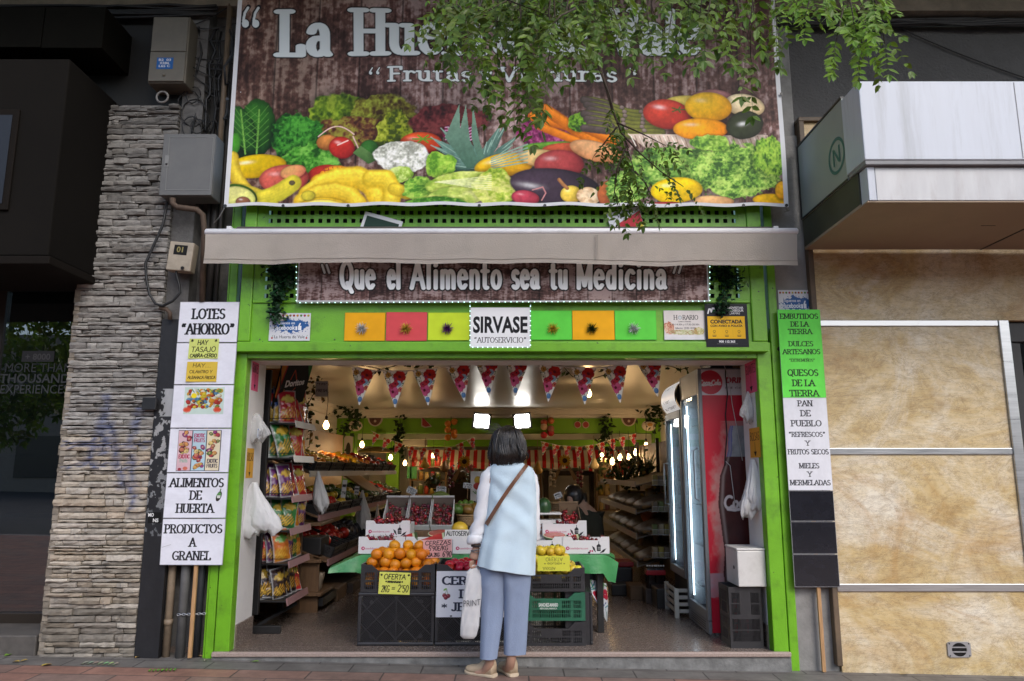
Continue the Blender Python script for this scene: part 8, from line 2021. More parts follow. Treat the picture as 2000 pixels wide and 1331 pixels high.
b=MB();b.box(XFR+.04,xw_,Yq0,Yq1,zq0,zq0+.01);b.box(xw_-.02,xw_,Yq0,Yq1,zq0+.011,zq1);b.box(XFR+.04,xw_-.021,Yq0,Yq0+.015,zq0+.011,zq1);b.box(XFR+.04,xw_-.021,Yq1-.015,Yq1,zq0+.011,zq1);b.build("cabinet",BLACK,q2)
b=MB();b.box(XFR+.33,XFR+.335,Yq0+.016,Yq1-.016,zq0+.02,zq1);b.box(XFR+.05,XFR+.329,Yq1-.022,Yq1-.018,zq0+.02,zq1);b.build("lining",M("cooler_lining_dim",(.4,.43,.45),.5),q2);b=MB();b.box(XFR+.04,XFR+.048,Yq1-.07,Yq1-.06,zq0+.1,zq1-.1);b.build("led_strip",LEDW,q2)
b=MB();f=.05;b.cbox(XFR,XFR+.035,Yq0,Yq0+f,zq0,zq1,.005);b.cbox(XFR,XFR+.035,Yq1-f,Yq1,zq0,zq1,.005);b.cbox(XFR,XFR+.035,Yq0+f+.001,Yq1-f-.001,zq0,zq0+.07,.005);b.cbox(XFR,XFR+.035,Yq0+f+.001,Yq1-f-.001,zq1-.07,zq1,.005);b.build("door_frame",DGREY,q2)
b=MB();b.box(XFR+.014,XFR+.018,Yq0+f,Yq1-f,zq0+.071,zq1-.071);b.build("door_glass",CGLASS,q2)
b=MB();b.tube([(XFR-.002,Yq1-.1,zq0+.62),(XFR-.045,Yq1-.1,zq0+.62),(XFR-.045,Yq1-.1,zq0+1.0),(XFR-.002,Yq1-.1,zq0+1.0)],.009,8);b.build("handle",STEEL,q2,smooth=True)
hb=[]
for y in(Yq0-.02,Yq1+.01):hb.append([Vector((XFR+.12-.15*cos(a),y,(zs0+zs1)/2+(zs1-zs0)*.58*sin(a)))for a in[-pi/2+pi*k/12 for k in range(13)]])
b=MB();n=13
b.add([(v.x,v.y,v.z)for v in hb[0]],[tuple(range(n))]);b.build("sign_end",BLACK,q2);b=MB();b.add([(v.x,v.y,v.z)for v in hb[1]],[tuple(range(n-1,-1,-1))]);b.build("sign_end",BLACK,q2)
S_=Print((0,0,0),(Yq1-Yq0-.03,0,0),(0,0,-(zs1-zs0)),300,(.8,.8,.82));W,H=S_.W*1000,S_.H*1000;rr=random.Random(3)
for k in range(6):
 if k!=2:S_.fit("".join(rr.choice("aeioursnlt")for _ in range(9)),W*.12,W*rr.uniform(.6,.9),H*(.2+.13*k),H*.06,2.2,2.2,(.1,.1,.12))
ang=-pi/2+pi*(1-S_.vv);S_.pos=np.stack([XFR+.12-.152*np.cos(ang),Yq1-.005-S_.uu*S_.W,(zs0+zs1)/2+(zs1-zs0)*.58*np.sin(ang)],-1)
lm=col_mat("lit_menu",.4,.4);ln=lm.node_tree;bs=ln.nodes["Principled BSDF"];at=[q for q in ln.nodes if q.type=='ATTRIBUTE'][0];ln.links.new(at.outputs["Color"],bs.inputs["Emission Color"]);bs.inputs["Emission Strength"].default_value=.3
S_.build("menu_panel",lm,q2,0)
b=MB();p=P(1318,1180,1.18);x0,x1=P(1310,1180,1.4).x,XFR+.03
wc=thing("slatted_box","small white slatted plastic box on the floor before the coolers","crate",(x0,1.3,ZF))
z1=P(1000,1150,1.2).z
for k in range(4):b=MB();z=ZF+.04+(z1-ZF-.05)*k/3.4;b.cbox(x0,x0+.02,1.20,1.62,z,z+.03,.004);b.cbox(x0+.021,x1+.2,1.20,1.22,z,z+.03,.004);b.build("slat",M("offwhite_plastic",(.45,.43,.38),.5,var=.1),wc)
b=MB()
for y in(1.19,1.6):b.cbox(x0-.008,x0+.03,y,y+.03,ZF,z1,.004)
b.build("corner_post",M("offwhite_plastic"),wc)
b=MB();b.box(XFR+.041,xw_,Yq0,Yq1,ZF,zq0-.002);b.build("plinth",M("cooler_plinth",(.03,.03,.03),.6),q2)
bk=make_crate(CRATE,"black plastic crate standing on end under the white dispenser",L=.38,D=.26,H=.2,notch=0)
zt_d=za=P(1000,1149,Yd).z
sc_=(xb-P(1430,1200,Yd).x)
bk2=bk;bk2.scale=(.62,1,(zt_d-ZF)/.2);bk2.location=(P(1455,1200,.12).x,.10,ZF)
b=MB();b.cbox(P(1372,715,1.0).x,P(1432,715,1.0).x,.75,1.1,ztop_+.02,ztop_+.12,.01);single(b,"storage_box",M("dark_blue_box",(.01,.015,.035),.5,var=.3),"dark box lying on top of the red cooler","box",(1.7,.8,ztop_))
b=MB();[b.box(P(1420,712,.9).x+.02*k,P(1420,712,.9).x+.02*k+.012,.62,.74,ztop_+.014,ztop_+.16)for k in range(12)];single(b,"wicker_tray",WICK,"brown slatted tray on top of the red cooler by the jamb","tray",(1.8,.65,ztop_))
# RIGHT HAND SHELVES
XS=1.28
sh=thing("bread_shelves","sloping wire shelves holding bagged bread along the right wall","shelves",(1.5,3,ZF))
SHELFM=M("shelf_metal",(.12,.105,.09),.5,var=.15)
tiers=[(P(1200,946,3.2).z,"top"),(P(1200,995,3.2).z,"second"),(P(1200,1040,3.2).z,"third"),(P(1200,1090,3.2).z,"bottom")]
YS0,YS1=2.5,5.6
for z,n_ in tiers:
 b=MB();b.obox(Matrix.Translation((XS+.30,(YS0+YS1)/2,z+.06))@Matrix.Rotation(radians(-14),4,'Y'),.55,YS1-YS0,.012);b.build("shelf",SHELFM,sh)
 b=MB();b.box(XS+.02,XS+.03,YS0,YS1,z-.02,z+.04);b.build("price_rail",M("dim_rail",(.28,.25,.22),.5,var=.1),sh)
for y in(YS0+.05,(YS0+YS1)/2,YS1-.05):b=MB();b.cbox(XS+.55,XS+.59,y-.02,y+.02,ZF,1.75,.004);b.build("upright",BLACK,sh)
b=MB();b.box(XS+.6,XS+.62,YS0,YS1,ZF,1.7);b.build("back_board",WOODP,sh)
CELLO=cloudy_mat("bread_bag_film",(.36,.29,.22),.35,.3)
BREAD=M("bread_crust",(.30,.16,.06),.7,var=.3,vscale=12)
for i,(z,nm)in enumerate(tiers[1:]):
 for j in range(5):
  y=YS0+.25+j*.55;t=thing("bread_bag",f"long film bag of bread lying on the {nm} right hand shelf","bread",(XS+.25,y,z+.1),"bagged bread on the right hand shelves")
  for k in range(3):b=MB();b.tube([(XS+.1+.01*k,y-.2+.13*k,z+.05),(XS+.25,y-.19+.13*k,z+.105),(XS+.46,y-.2+.13*k,z+.14)],[.02,.035,.018],8);b.build("loaf",BREAD,t,smooth=True)
  b=MB();b.loft([[Vector((XS+.06+.46*q,y+.24*cos(a)*(.8+.3*sin(pi*q)),z+.065+.09*q+(.055*sin(pi*min(1,q+.1))+.01)*sin(a)*(1+.3*sin(5*a+j))))for a in[2*pi*k/18 for k in range(18)]]for q in(0,.2,.4,.6,.8,1)]);b.build("film",CELLO,t,smooth=True)
for j,(px,py,lab)in enumerate(((1215,930,"bushy plant with pale stems on the top right shelf, leftmost"),(1240,922,"dark bamboo-like plant on the top right shelf under the bulbs"),(1262,915,"spiky dark leaves beside the cooler on the top right shelf"))):
 p=P(px,py,4.2);r_=random.Random(40+j);b=MB()
 for k in range(26):d=Vector((r_.uniform(-.25,.25),r_.uniform(-.15,.15),r_.uniform(.1,.35)));b.tube([p+Vector((0,0,-.15)),p+d*.5+Vector((0,0,-.05)),p+d],[.006,.008,.002],4,r_.choice([(.02,.05,.012),(.04,.08,.02),(.14,.12,.05)]))
 leaf_clump(b,p,60,(.12,.08,.09),.08,r_,DKV+((.16,.12,.04),));single(b,"pot_plant",LEAFG,lab,"plant",tuple(p))
b=MB();p=P(1266,1000,2.9)
doll=thing("harvest_doll","orange and red cloth harvest doll hanging at the end of the right shelves","doll",tuple(p))
b=MB();b.loft([[Vector((p.x+.01*q+(.03+.07*sin(pi*q**.7))*cos(a)*(1+.1*sin(5*a)),p.y+.06*sin(a),p.z+.14-.30*q))for a in[2*pi*k/16 for k in range(16)]]for q in(0,.15,.35,.55,.75,.95)]);b.build("body",M("orange_cloth",(.34,.09,.03),.8,var=.3,vscale=9),doll,smooth=True)
for s_ in(-1,1):b=MB();b.tube([p+Vector((s_*.03,0,-.12)),p+Vector((s_*.07,0,-.25)),p+Vector((s_*.10,0,-.36))],[.03,.035,.03],8);b.build("leg",M("sack_cloth",(.28,.19,.10),.9,var=.2),doll,smooth=True)
b=MB();b.ball(p+Vector((.03,-.02,.2)),.06,12);b.build("head",M("sack_cloth"),doll,smooth=True)
b=MB();leaf_clump(b,p+Vector((.05,-.05,.2)),40,(.04,.02,.06),.05,random.Random(2),((.45,.28,.02),(.3,.18,.02),(.05,.1,.02)));b.build("posy",LEAFG,doll)
wr=thing("wire_rack","white wire rack of small jars and packets at the end of the right shelves","rack",(1.62,2.2,ZF))
for k,py in enumerate((948,1000,1045,1090)):
 z=P(1285,py,2.1).z;b=MB()
 for j in range(14):x=P(1275,py,2.1).x+.012*j;b.tube([(x,2.1,z),(x,2.1,z+.05)],.0016,4)
 b.tube([(P(1273,py,2.1).x,2.1,z),(P(1273,py,2.1).x+.3,2.1,z)],.003,4);b.tube([(P(1273,py,2.1).x,2.1,z+.05),(P(1273,py,2.1).x+.3,2.1,z+.05)],.003,4);b.build("basket_front",M("white_wire",(.5,.49,.47),.5),wr)
 b=MB();b.box(P(1273,py,2.1).x,P(1273,py,2.1).x+.3,2.105,2.4,z-.004,z);b.build("shelf",SHELFM,wr)
 for j in range(4):b=MB();b.cbox(P(1276,py,2.12).x+.06*j,P(1276,py,2.12).x+.06*j+.05,2.13,2.2,z+.001,z+.10,.008);b.build("packet",M("packet_%d"%((j+k)%4),[(.3,.24,.05),(.16,.12,.08),(.10,.14,.04),(.35,.28,.18)][(j+k)%4],.5,var=.2),wr)
for j,x in enumerate((1273,1290)):
 p=P(x,1118,1.9);t=thing("bottle_pack",("left" if not j else "right")+" pack of dark cola bottles with red labels under the wire rack","bottles",tuple(p),"packs of cola bottles")
 b=MB();b.cbox(p.x-.05,p.x+.05,1.9,2.0,p.z-.16,p.z+.04,.02);b.build("bottles",M("cola_dark",(.012,.006,.005),.15),t)
 b=MB();b.cbox(p.x-.052,p.x+.052,1.897,2.003,p.z-.03,p.z+.02,.01);b.build("label",M("cola_label",(.35,.01,.02),.4),t)
 for q in range(4):b=MB();b.lathe([(.01,0),(.01,.014)],8,Matrix.Translation((p.x-.036+.024*q,1.93,p.z+.05)));b.build("cap",M("white_cap",(.7,.68,.65),.4),t)
def junk(name,label,px0,px1,py0,py1,Y,D,mat,bev=.01):
 a,c_=P(px0,py1,Y),P(px1,py0,Y);b=MB();b.cbox(a.x,c_.x,Y,Y+D,max(ZF,a.z),c_.z,bev);return single(b,name,mat,label,name.replace('_',' '),((a.x+c_.x)/2,Y,a.z))
t=junk("plastic_tub","dark tub with a red lid on the floor below the bread shelves",1193,1236,1108,1140,2.6,.3,BLACK,.02);a=P(1191,1108,2.59);c_=P(1238,1098,2.59);b=MB();b.cbox(a.x,c_.x,2.585,2.91,a.z,c_.z,.01);b.build("lid",M("red_lid",(.28,.015,.02),.4),t)
junk("cardboard_box","brown cardboard box on the floor under the right shelves",1232,1262,1145,1192,2.1,.3,M("brown_carton",(.13,.08,.045),.8,var=.2))
junk("cardboard_box","dark printed box with a red patch beside the wire rack on the floor",1262,1284,1150,1194,1.9,.3,M("dark_carton",(.06,.045,.04),.7,var=.4,vscale=8))
junk("storage_crate","black storage crate on the floor between the red lidded tub and the boxes",1195,1232,1142,1185,2.35,.3,BLACK)
junk("storage_crate","black storage crate right beside the slatted white box",1284,1312,1150,1196,1.62,.3,BLACK)
# LEFT HAND PRODUCE RACKS
xq0=-1.86;prod=thing("produce_rack","long brown stepped produce rack along the left wall","rack",(-2.3,3,ZF))
PY0,PY1=1.45,6.6
zt3=[P(625,905,2.0).z,P(640,985,2.0).z,P(650,1065,2.0).z]
for k,z in enumerate(zt3):
 x=xq0+.10*k;b=MB();b.obox(Matrix.Translation((x-.22,(PY0+PY1)/2,z-.02))@Matrix.Rotation(radians(20),4,'Y'),.46,PY1-PY0,.014);b.build("shelf",WOODP,prod)
 b=MB();b.box(x-.01,x+.004,PY0,PY1,z-.13,z-.075);b.build("price_rail",RAILW if k==0 else RAILP,prod)
b=MB();b.box(-2.75,-2.73,PY0,PY1,ZF,1.9);b.build("back_board",WOODP,prod)
for y in(PY0,3.1,4.8,PY1):b=MB();b.box(-2.72,xq0+.12,y,y+.02,ZF,zt3[2]-.05);b.build("divider",WOODP,prod)
b=MB();b.box(-2.7,xq0+.16,PY0+.03,PY1,ZF+.05,ZF+.12);b.build("plinth",DARK,prod)
b=MB();b.obox(Matrix.Translation(((P(700,940,4.6).x),4.7,P(700,940,4.6).z))@Matrix.Rotation(radians(32),4,'Y'),.6,.9,.02);b.build("tilted_board",M("pale_brown_board",(.32,.22,.13),.7,var=.15),prod)
small={"mandarin":(fruit_mesh("mandarin",.036,(1,1,.85),.1,ORANGE,None,10),"mandarin"),"lemon":(fruit_mesh("lemon",.036,(.85,.85,1.2),0,LEMON,None,10),"lemon"),"pepper":(fruit_mesh("red_pepper",.045,(1,1,1.1),.2,PEPPER,.02,10),"pepper"),"lime":(fruit_mesh("green_pepper",.042,(1,1,1.15),.2,GREENF,.02,10),"pepper"),"dark":(fruit_mesh("aubergine",.05,(.8,.8,1.3),.05,DARKVEG,None,10),"aubergine"),"tomato":(fruit_mesh("small_tomato",.034,(1,1,.85),.14,TOMATO,None,10),"tomato")}
first_s={k:True for k in small}
plan=[["mandarin","lemon","mandarin","lemon","mandarin","pepper","dark","tomato"],["pepper","lemon","lime","lemon","lime","dark","pepper","lime"],["pepper","pepper","dark","lime","dark","lime","tomato","dark"]]
words_={"mandarin":"orange mandarin","lemon":"yellow lemon","pepper":"red pepper","lime":"green pepper","dark":"dark aubergine","tomato":"small red tomato"}
cr_first=None
for k,row in enumerate(plan):
 for j,kd in enumerate(row):
  y=PY0+.18+j*.62;x=xq0+.10*k-.22;z=zt3[k]
  lev=("upper","middle","lower")[k]
  if cr_first is None:cr_first=make_crate(BLACK,"",L=.55,D=.40,H=.10,notch=0,group="crates on the left produce rack",name="produce_crate");cr=cr_first
  else:cr=dup(cr_first)
  cr["label"]=f"black produce crate on the {lev} tier of the left rack";cr.matrix_basis=Matrix.Translation((x+.2,y+.28,z-.085))@Matrix.Rotation(radians(20),4,'Y')@Matrix.Rotation(radians(90),4,'Z')
  if k==2 and j>4:continue
  r_=random.Random(k*10+j);m_=Matrix.Translation((x,y+.28,z+.0))@Matrix.Rotation(radians(20),4,'Y');pr,cat=small[kd]
  rad=.036;rows_n=4 if k<2 else 3
  for a in range(rows_n):
   for c_ in range(5):
    o=pr if first_s[kd]else dup(pr);first_s[kd]=False
    tag(o,f"{words_[kd]} in a crate on the {lev} tier of the left rack",cat,f"{words_[kd]}s on the left rack")
    o.location=m_@Vector((-.15+.092*a+r_.uniform(-.02,.02),-.22+.108*c_+r_.uniform(-.02,.02),.045+r_.uniform(0,.035)));o.rotation_euler=(r_.uniform(0,6),r_.uniform(0,6),0);s_=r_.uniform(.95,1.3);o.scale=(s_,s_,s_)
hung_bags("white bag roll hanging at the near end of the left produce rack",P(622,920,1.5),.16,.40,.08,11,2,lean=.05)
hung_bags("white bag roll hanging in the middle of the left produce rack",P(708,958,3.4),.17,.45,.10,12,2,lean=.04)
hung_bags("narrow white bag roll hanging at the far end of the left produce rack",P(738,985,3.8),.09,.30,.08,13,1)
for i,(px,py,Y,lab)in enumerate(((672,955,2.4,"long white paper price strip hanging on the left produce rack"),(697,958,3.0,"short white price ticket beside the bag roll on the left rack"))):
 price_card(px,py,9,34 if i==0 else 16,Y,[("LIMONES",.4,.14),("2'50",.8,.14)],lab,.08,False)
junk("produce_basket","black plastic basket on the second left shelf beside the bag roll",596,622,985,1016,1.5,.3,BLACK);junk("produce_basket","black plastic basket on the third left shelf with white ticket",580,628,1050,1085,1.5,.3,BLACK)
for z_,nm in((1021,"second"),(1093,"third"),(1158,"lowest")):
 b=MB();a=P(585,z_,1.42);c_=P(628,z_-4,1.42);b.cbox(a.x,c_.x,1.4,1.9,a.z-.03,a.z,.004);single(b,"small_shelf",WOODP,f"{nm} little brown shelf beside the crisp rack's end panel","shelf",tuple(a))
b=MB();b.loft([[Vector((P(607,1125,1.5).x+.12*cos(a)*(.7+.3*q),1.55+.1*sin(a),P(1000,1158,1.5).z+.19*q))for a in[2*pi*k/16 for k in range(16)]]for q in(0,.3,.6,.9)]);single(b,"wrapped_basket",CELLO,"film wrapped wicker basket on the lowest little shelf","basket",tuple(P(607,1140,1.5)),smooth=True)
junk("cardboard_box","plain brown cardboard box on the floor under the left produce rack",612,660,1150,1192,2.0,.4,M("brown_carton"))
junk("cardboard_box","dark brown cardboard box behind the first under the left produce rack",662,690,1140,1180,2.5,.4,M("dark_carton"))
for i,x in enumerate((700,716)):
 pass
S_=sheet(795,912,814,935,YK-1.3,150,(.08,.3,.12));tag(S_.build("hanging_cloth",PAPER),"small green cloth hanging at the back near the left bulbs","cloth")
for px,py,r_,lab in((846,944,.1,"dark wicker basket hanging on the back wall"),(900,932,.14,"round leafy wreath hanging left of the white fruit poster"),(1176,915,.13,"dark round hanging basket under the striped awning's right end")):
 p=P(px,py,6.5);t=thing("hanging_basket",lab,"basket",tuple(p));b=MB();b.ball(p,r_,12,(1,.7,.8));b.build("bowl",M("dark_wicker",(.09,.06,.03),.8,var=.4,vscale=20,bump=.5),t,smooth=True)
 b=MB();b.tube([p+Vector((-r_*.9,0,0)),p+Vector((0,0,r_*2.2)),p+Vector((r_*.9,0,0))],.006,5);b.build("hanger",M("dark_wicker"),t)
 b=MB();leaf_clump(b,p+Vector((0,-.05,.03)),40,(r_*.6,.05,r_*.5),.07,random.Random(px),DKV);b.build("leaves",LEAFG,t)
for px,py,lab in((1103,900,"sunflower with ribbon tails hanging right of the woman"),(907,902,"yellow flower hanging at the left of the woman's head")):
 p=P(px,py,4.8);t=thing("sunflower",lab,"flower",tuple(p));b=MB()
 for k in range(14):a=2*pi*k/14;b.ball(p+Vector((.055*cos(a),0,.055*sin(a))),.026,8,(1.3,.3,.5),rot=Matrix.Rotation(-a,3,'Y'))
 b.build("petals",M("sunflower_petals",(.55,.34,.015),.6),t);b=MB();b.ball(p+Vector((0,-.012,0)),.034,10,(1,.5,1));b.build("centre",M("sunflower_centre",(.05,.025,.01),.9),t)
 b=MB()
 for s_ in(-1,1):b.add([p+Vector((s_*.02,.01,-.04)),p+Vector((s_*.05,.01,-.04)),p+Vector((s_*.17,.01,-.24)),p+Vector((s_*.12,.01,-.27))],[(0,1,2,3)])
 b.build("ribbon",M("jute_ribbon",(.30,.2,.11),.8),t)
p=P(918,915,5.4);b=MB();r_=random.Random(4)
for k in range(40):d=Vector((r_.uniform(-1,1),r_.uniform(-1,0),r_.uniform(-1,1))).normalized()*.08;q=d.orthogonal().normalized()*.012;b.add([p,p+d*.6+q,p+d,p+d*.6-q],[(0,1,2,3)],(.55,.2,.24))
single(b,"pink_flower",LEAFG,"pink chrysanthemum hanging above the white fruit poster","flower",tuple(p))
a=P(788,848,YB+.9);c_=P(822,872,YB+.9);b=MB();b.cbox(a.x,c_.x+.1,YB+.8,YB+1.1,c_.z,a.z,.02);single(b,"air_conditioner",M("ac_white",(.5,.47,.42),.5),"white air conditioner on the wall behind the beam at left","air conditioner",tuple(a))
p=P(735,884,YB+.6);b=MB();b.lathe([(.36,0),(.30,.04),(.05,.10)],20,Matrix.Translation(p));single(b,"lampshade",M("brown_shade",(.2,.13,.06),.6),"wide flat brown lampshade hanging behind the left bulbs","lampshade",tuple(p),smooth=True)
JC=[(.30,.16,.04),(.35,.05,.03),(.10,.14,.03),(.42,.32,.16),(.16,.08,.04),(.45,.38,.30),(.30,.22,.05),(.12,.05,.08)]
WN=["amber","red","green","cream","brown","white","ochre","plum"]
jp={}
for u_,(x0,x1,Yj,nm)in enumerate(((800,872,9.3,"left of the dark door"),(935,1058,9.5,"behind the woman"),(1165,1210,8.6,"behind the stooping person"))):
 a,c_=P(x0,950,Yj),P(x1,950,Yj);t=thing("jar_shelves","brown wooden jar shelves at the back, "+nm,"shelves",((a.x+c_.x)/2,Yj,ZF))
 b=MB();b.box(a.x,a.x+.03,Yj,Yj+.3,ZF,1.55);b.box(c_.x-.03,c_.x,Yj,Yj+.3,ZF,1.55);b.build("side",WOODP,t)
 for k in range(4):
  z=.62+.27*k;b=MB();b.box(a.x+.031,c_.x-.031,Yj,Yj+.3,z-.02,z);b.build("shelf",WOODP,t);n=max(2,int((c_.x-a.x-.1)/.115))
  for j in range(n):
   q=rnd.randrange(8)
   if q not in jp:
    o=MB();o.lathe([(.035,0),(.045,.01),(.045,.11),(.032,.13)],12);o=jp[q]=o.build("jar",M("jar_%d"%q,JC[q],.3,var=.25,vscale=14),None,(0,0,0),smooth=True);l_=MB();l_.lathe([(.036,.131),(.036,.155)],12);l_.build("lid",M("jar_lid_%d"%(q%3),[(.4,.3,.1),(.4,.03,.03),(.5,.5,.48)][q%3],.4),o)
   else:o=dup(jp[q])
   tag(o,f"small {WN[q]} jar on the back shelves {nm}","jar","jars on the back shelves");o.location=(a.x+.09+.115*j,Yj+.08+rnd.uniform(-.02,.03),z+.001);s_=rnd.uniform(.85,1.3);o.scale=(s_,s_,s_)
for i,(px,py,Y,lab)in enumerate(((830,905,6.4,"yellow gourd hanging under the left end of the striped awning"),(868,912,6.8,"brown gourd hanging left of the purple onion braid"),(1160,905,5.6,"pale gourd hanging right of the red onion braid"),(1050,915,5.4,"ochre gourd hanging at the right of the woman's hair"),(1192,925,5.0,"orange gourd hanging before the right bread shelves"))):
 p=P(px,py,Y);t=thing("gourd",lab,"gourd",tuple(p));b=MB();b.lathe([(.004,-.09),(.06,-.07),(.075,-.03),(.045,.02),(.03,.06),(.008,.1)],14,Matrix.Translation(p));b.build("body",M("gourd_%d"%i,[(.5,.34,.05),(.2,.11,.05),(.5,.42,.25),(.42,.26,.06),(.5,.2,.03)][i],.5,var=.25,vscale=14),t,smooth=True)
 b=MB();b.tube([p+Vector((0,0,.1)),p+Vector((0,0,.4))],.004,5);b.build("string",M("jute_ribbon"),t)
for px,py,Y,pw,lab in((690,905,5.4,1,"bulb low over the middle of the left produce rack"),(846,890,9.0,.6,"faint bulb at the back in front of the jar shelves"),(1176,888,8.6,.6,"faint bulb at the back under the awning's right end"),(1196,902,5.2,.6,"low bulb before the bread shelves, left of the five")):
 lamp_bulb(px,py,Y,PW*pw,lab,.3)
 # PEOPLE
SKIN=M("skin",(.40,.235,.165),.5,var=.1,vscale=12,bump=.06,bscale=90)
HAIR=M("dark_brown_hair",(.016,.011,.009),.32,var=.4,vscale=30,spec=.6)
def skin_body(name,parent,joints,edges,mat,sub=2):
 me=bpy.data.meshes.new(name);o=bpy.data.objects.new(name,me);COL.objects.link(o)
 og=Vector(ORIG[parent.name])
 keys=list(joints);ix={k:i for i,k in enumerate(keys)}
 me.from_pydata([Vector(joints[k][0])-og for k in keys],[(ix[a],ix[b_])for a,b_ in edges],[])
 md=o.modifiers.new("skin",'SKIN');md.use_smooth_shade=True
 for i,k in enumerate(keys):
  r=joints[k][1];sv=me.skin_vertices[0].data[i];sv.radius=(r,r)if not isinstance(r,tuple)else r;sv.use_root=(i==0)
 s_=o.modifiers.new("sub",'SUBSURF');s_.levels=sub;s_.render_levels=sub
 dg=C.evaluated_depsgraph_get();m2=bpy.data.meshes.new_from_object(o.evaluated_get(dg));o.modifiers.clear();o.data=m2;bpy.data.meshes.remove(me);m2.name=name
 m2.materials.clear();m2.materials.append(mat);m2.polygons.foreach_set("use_smooth",[True]*len(m2.polygons));o.parent=parent;ORIG[o.name]=tuple(og);return o
YW=-.32
wom=thing("person","woman seen from behind in pale blue tunic and blue trousers holding a white bag","person",(P(990,1100,YW).x,YW,0))
def W_(px,py,dy=0.0):return P(px,py,YW)+Vector((0,dy,0))
J={"pelvis":(W_(985,1085,.02),.07),"waist":(W_(990,1030),.075),"chest":(W_(998,950),.10),"neck0":(W_(996,912),.055),"neck":(W_(994,895,.01),.045),"skull":(W_(993,868,.02),.080),"crown":(W_(993,850,.015),.072),"nose":(W_(993,868,.115),.014),"chin":(W_(993,888,.075),.032),"shl":(W_(962,920),.05),"ell":(W_(944,995),.036),"wrl":(W_(930,1070),.024),"pal":(W_(926,1087),(.024,.036)),"pal2":(W_(925,1095),(.020,.036)),"shr":(W_(1034,922),.05),"elr":(W_(1042,1000),.036),"wrr":(W_(1032,1040,.2),.024),"par":(W_(1028,1042,.27),.03),"hpl":(W_(966,1122,.02),.05),"knl":(W_(962,1205,.0),.038),"anl":(W_(957,1296,-.01),.033),"fol":(W_(945,1315,.03),.032),"tol":(W_(925,1319,.06),.026),"hpr":(W_(1008,1122,.03),.05),"knr":(W_(1008,1205,.01),.038),"anr":(W_(998,1292),.034),"for":(W_(994,1312,.05),.032),"tor":(W_(985,1314,.13),.026)}
E=[("pelvis","waist"),("waist","chest"),("chest","neck0"),("neck0","neck"),("neck","skull"),("skull","crown"),("skull","nose"),("skull","chin"),("chest","shl"),("shl","ell"),("ell","wrl"),("wrl","pal"),("pal","pal2"),("chest","shr"),("shr","elr"),("elr","wrr"),("wrr","par"),("pelvis","hpl"),("hpl","knl"),("knl","anl"),("anl","fol"),("fol","tol"),("pelvis","hpr"),("hpr","knr"),("knr","anr"),("anr","for"),("for","tor")]
body=skin_body("body",wom,J,E,SKIN)
pc=W_(925,1094)
def finger(b,base,seg,r):
 pts=[Vector(base)];
 for d in seg:pts.append(pts[-1]+Vector(d))
 fine=[]
 for i in range(len(pts)-1):
  for t in(0,.5):fine.append(pts[i].lerp(pts[i+1],t))
 fine.append(pts[-1]);n=len(fine);b.tube(fine,[r*(1.05-.3*i/(n-1))*(.6 if i==n-1 else 1)for i in range(n)],10)
b=MB()
for i,L_ in enumerate((.85,.98,1.04,.95)):
 f=(i-1.5);base=pc+Vector((-.004+.008*f,.019*f,-.004))
 finger(b,base,((-.006,0,-.030*L_),(.010,-.002,-.022*L_),(.018,-.002,.006),(.010,0,.012)),.0088)
finger(b,pc+Vector((.014,.034,.035)),((.012,.012,-.028),(.008,.0,-.024),(-.006,-.006,-.016)),.0098)
fg=b.build("fingers",SKIN,wom,smooth=True)
for_o=[body,fg]
dg=C.evaluated_depsgraph_get();bmj=bmesh.new();[bmj.from_mesh(o.data)for o in for_o];me=bpy.data.meshes.new("body");bmj.to_mesh(me);bmj.free();me.materials.append(SKIN);me.polygons.foreach_set("use_smooth",[True]*len(me.polygons));body.data=me;bpy.data.objects.remove(fg)
BLUE=M("pale_blue_cloth",(.55,.69,.78),.85,var=.05,vscale=5,bump=.3,bscale=220,sheen=.2)
SHIRT=M("white_blouse",(.76,.77,.80),.8,var=.03,vscale=6,bump=.12,bscale=140)
TROU=M("dusty_blue_trousers",(.235,.295,.42),.85,var=.08,vscale=6,bump=.3,bscale=220,stretch=(1,1,.4))
def ring_px(y,l,r,dr,n=64,dy=0.0,wr=None,tilt=0.0,sq=1.0):
 a_,c_=W_(l,y),W_(r,y);cx,hw=(a_.x+c_.x)/2,(c_.x-a_.x)/2;out=[]
 for k in range(n):
  t=2*pi*k/n;c0,s0=cos(t),sin(t);c0=math.copysign(abs(c0)**sq,c0);s0=math.copysign(abs(s0)**sq,s0)
  f=1+(wr(t,y)if wr else 0)
  out.append(Vector((cx+hw*c0*(1+(f-1)*.15),YW+dy+hw*dr*s0*f,a_.z+tilt*c0)))
 return out
def interp(table,steps):
 out=[]
 ys=[q[0]for q in table]
 for i in range(steps+1):
  y=ys[0]+(ys[-1]-ys[0])*i/steps;row=[y]
  for c_ in range(1,len(table[0])):row.append(float(np.interp(-y if ys[0]>ys[-1]else y,[-v for v in ys]if ys[0]>ys[-1]else ys,[q[c_]for q in table])))
  out.append(row)
 return out
def tw(t,y):
 u=(1120-y)/220.0
 w1=.10*sin(3*t+.8+u*2)+.07*sin(6*t-2*u+1)+.06*(1-u)*sin(9*t+.4)
 w2=0
 for y0,sl,a,wd in((1003,46,.10,11),(978,40,-.09,9),(955,34,.08,8),(935,20,-.06,7),(1035,-26,.05,12),(1060,18,-.05,13)):
  w2+=a*math.exp(-((y-y0-sl*cos(t))/wd)**2)
 return w1*(.25+.75*(1-u))+w2
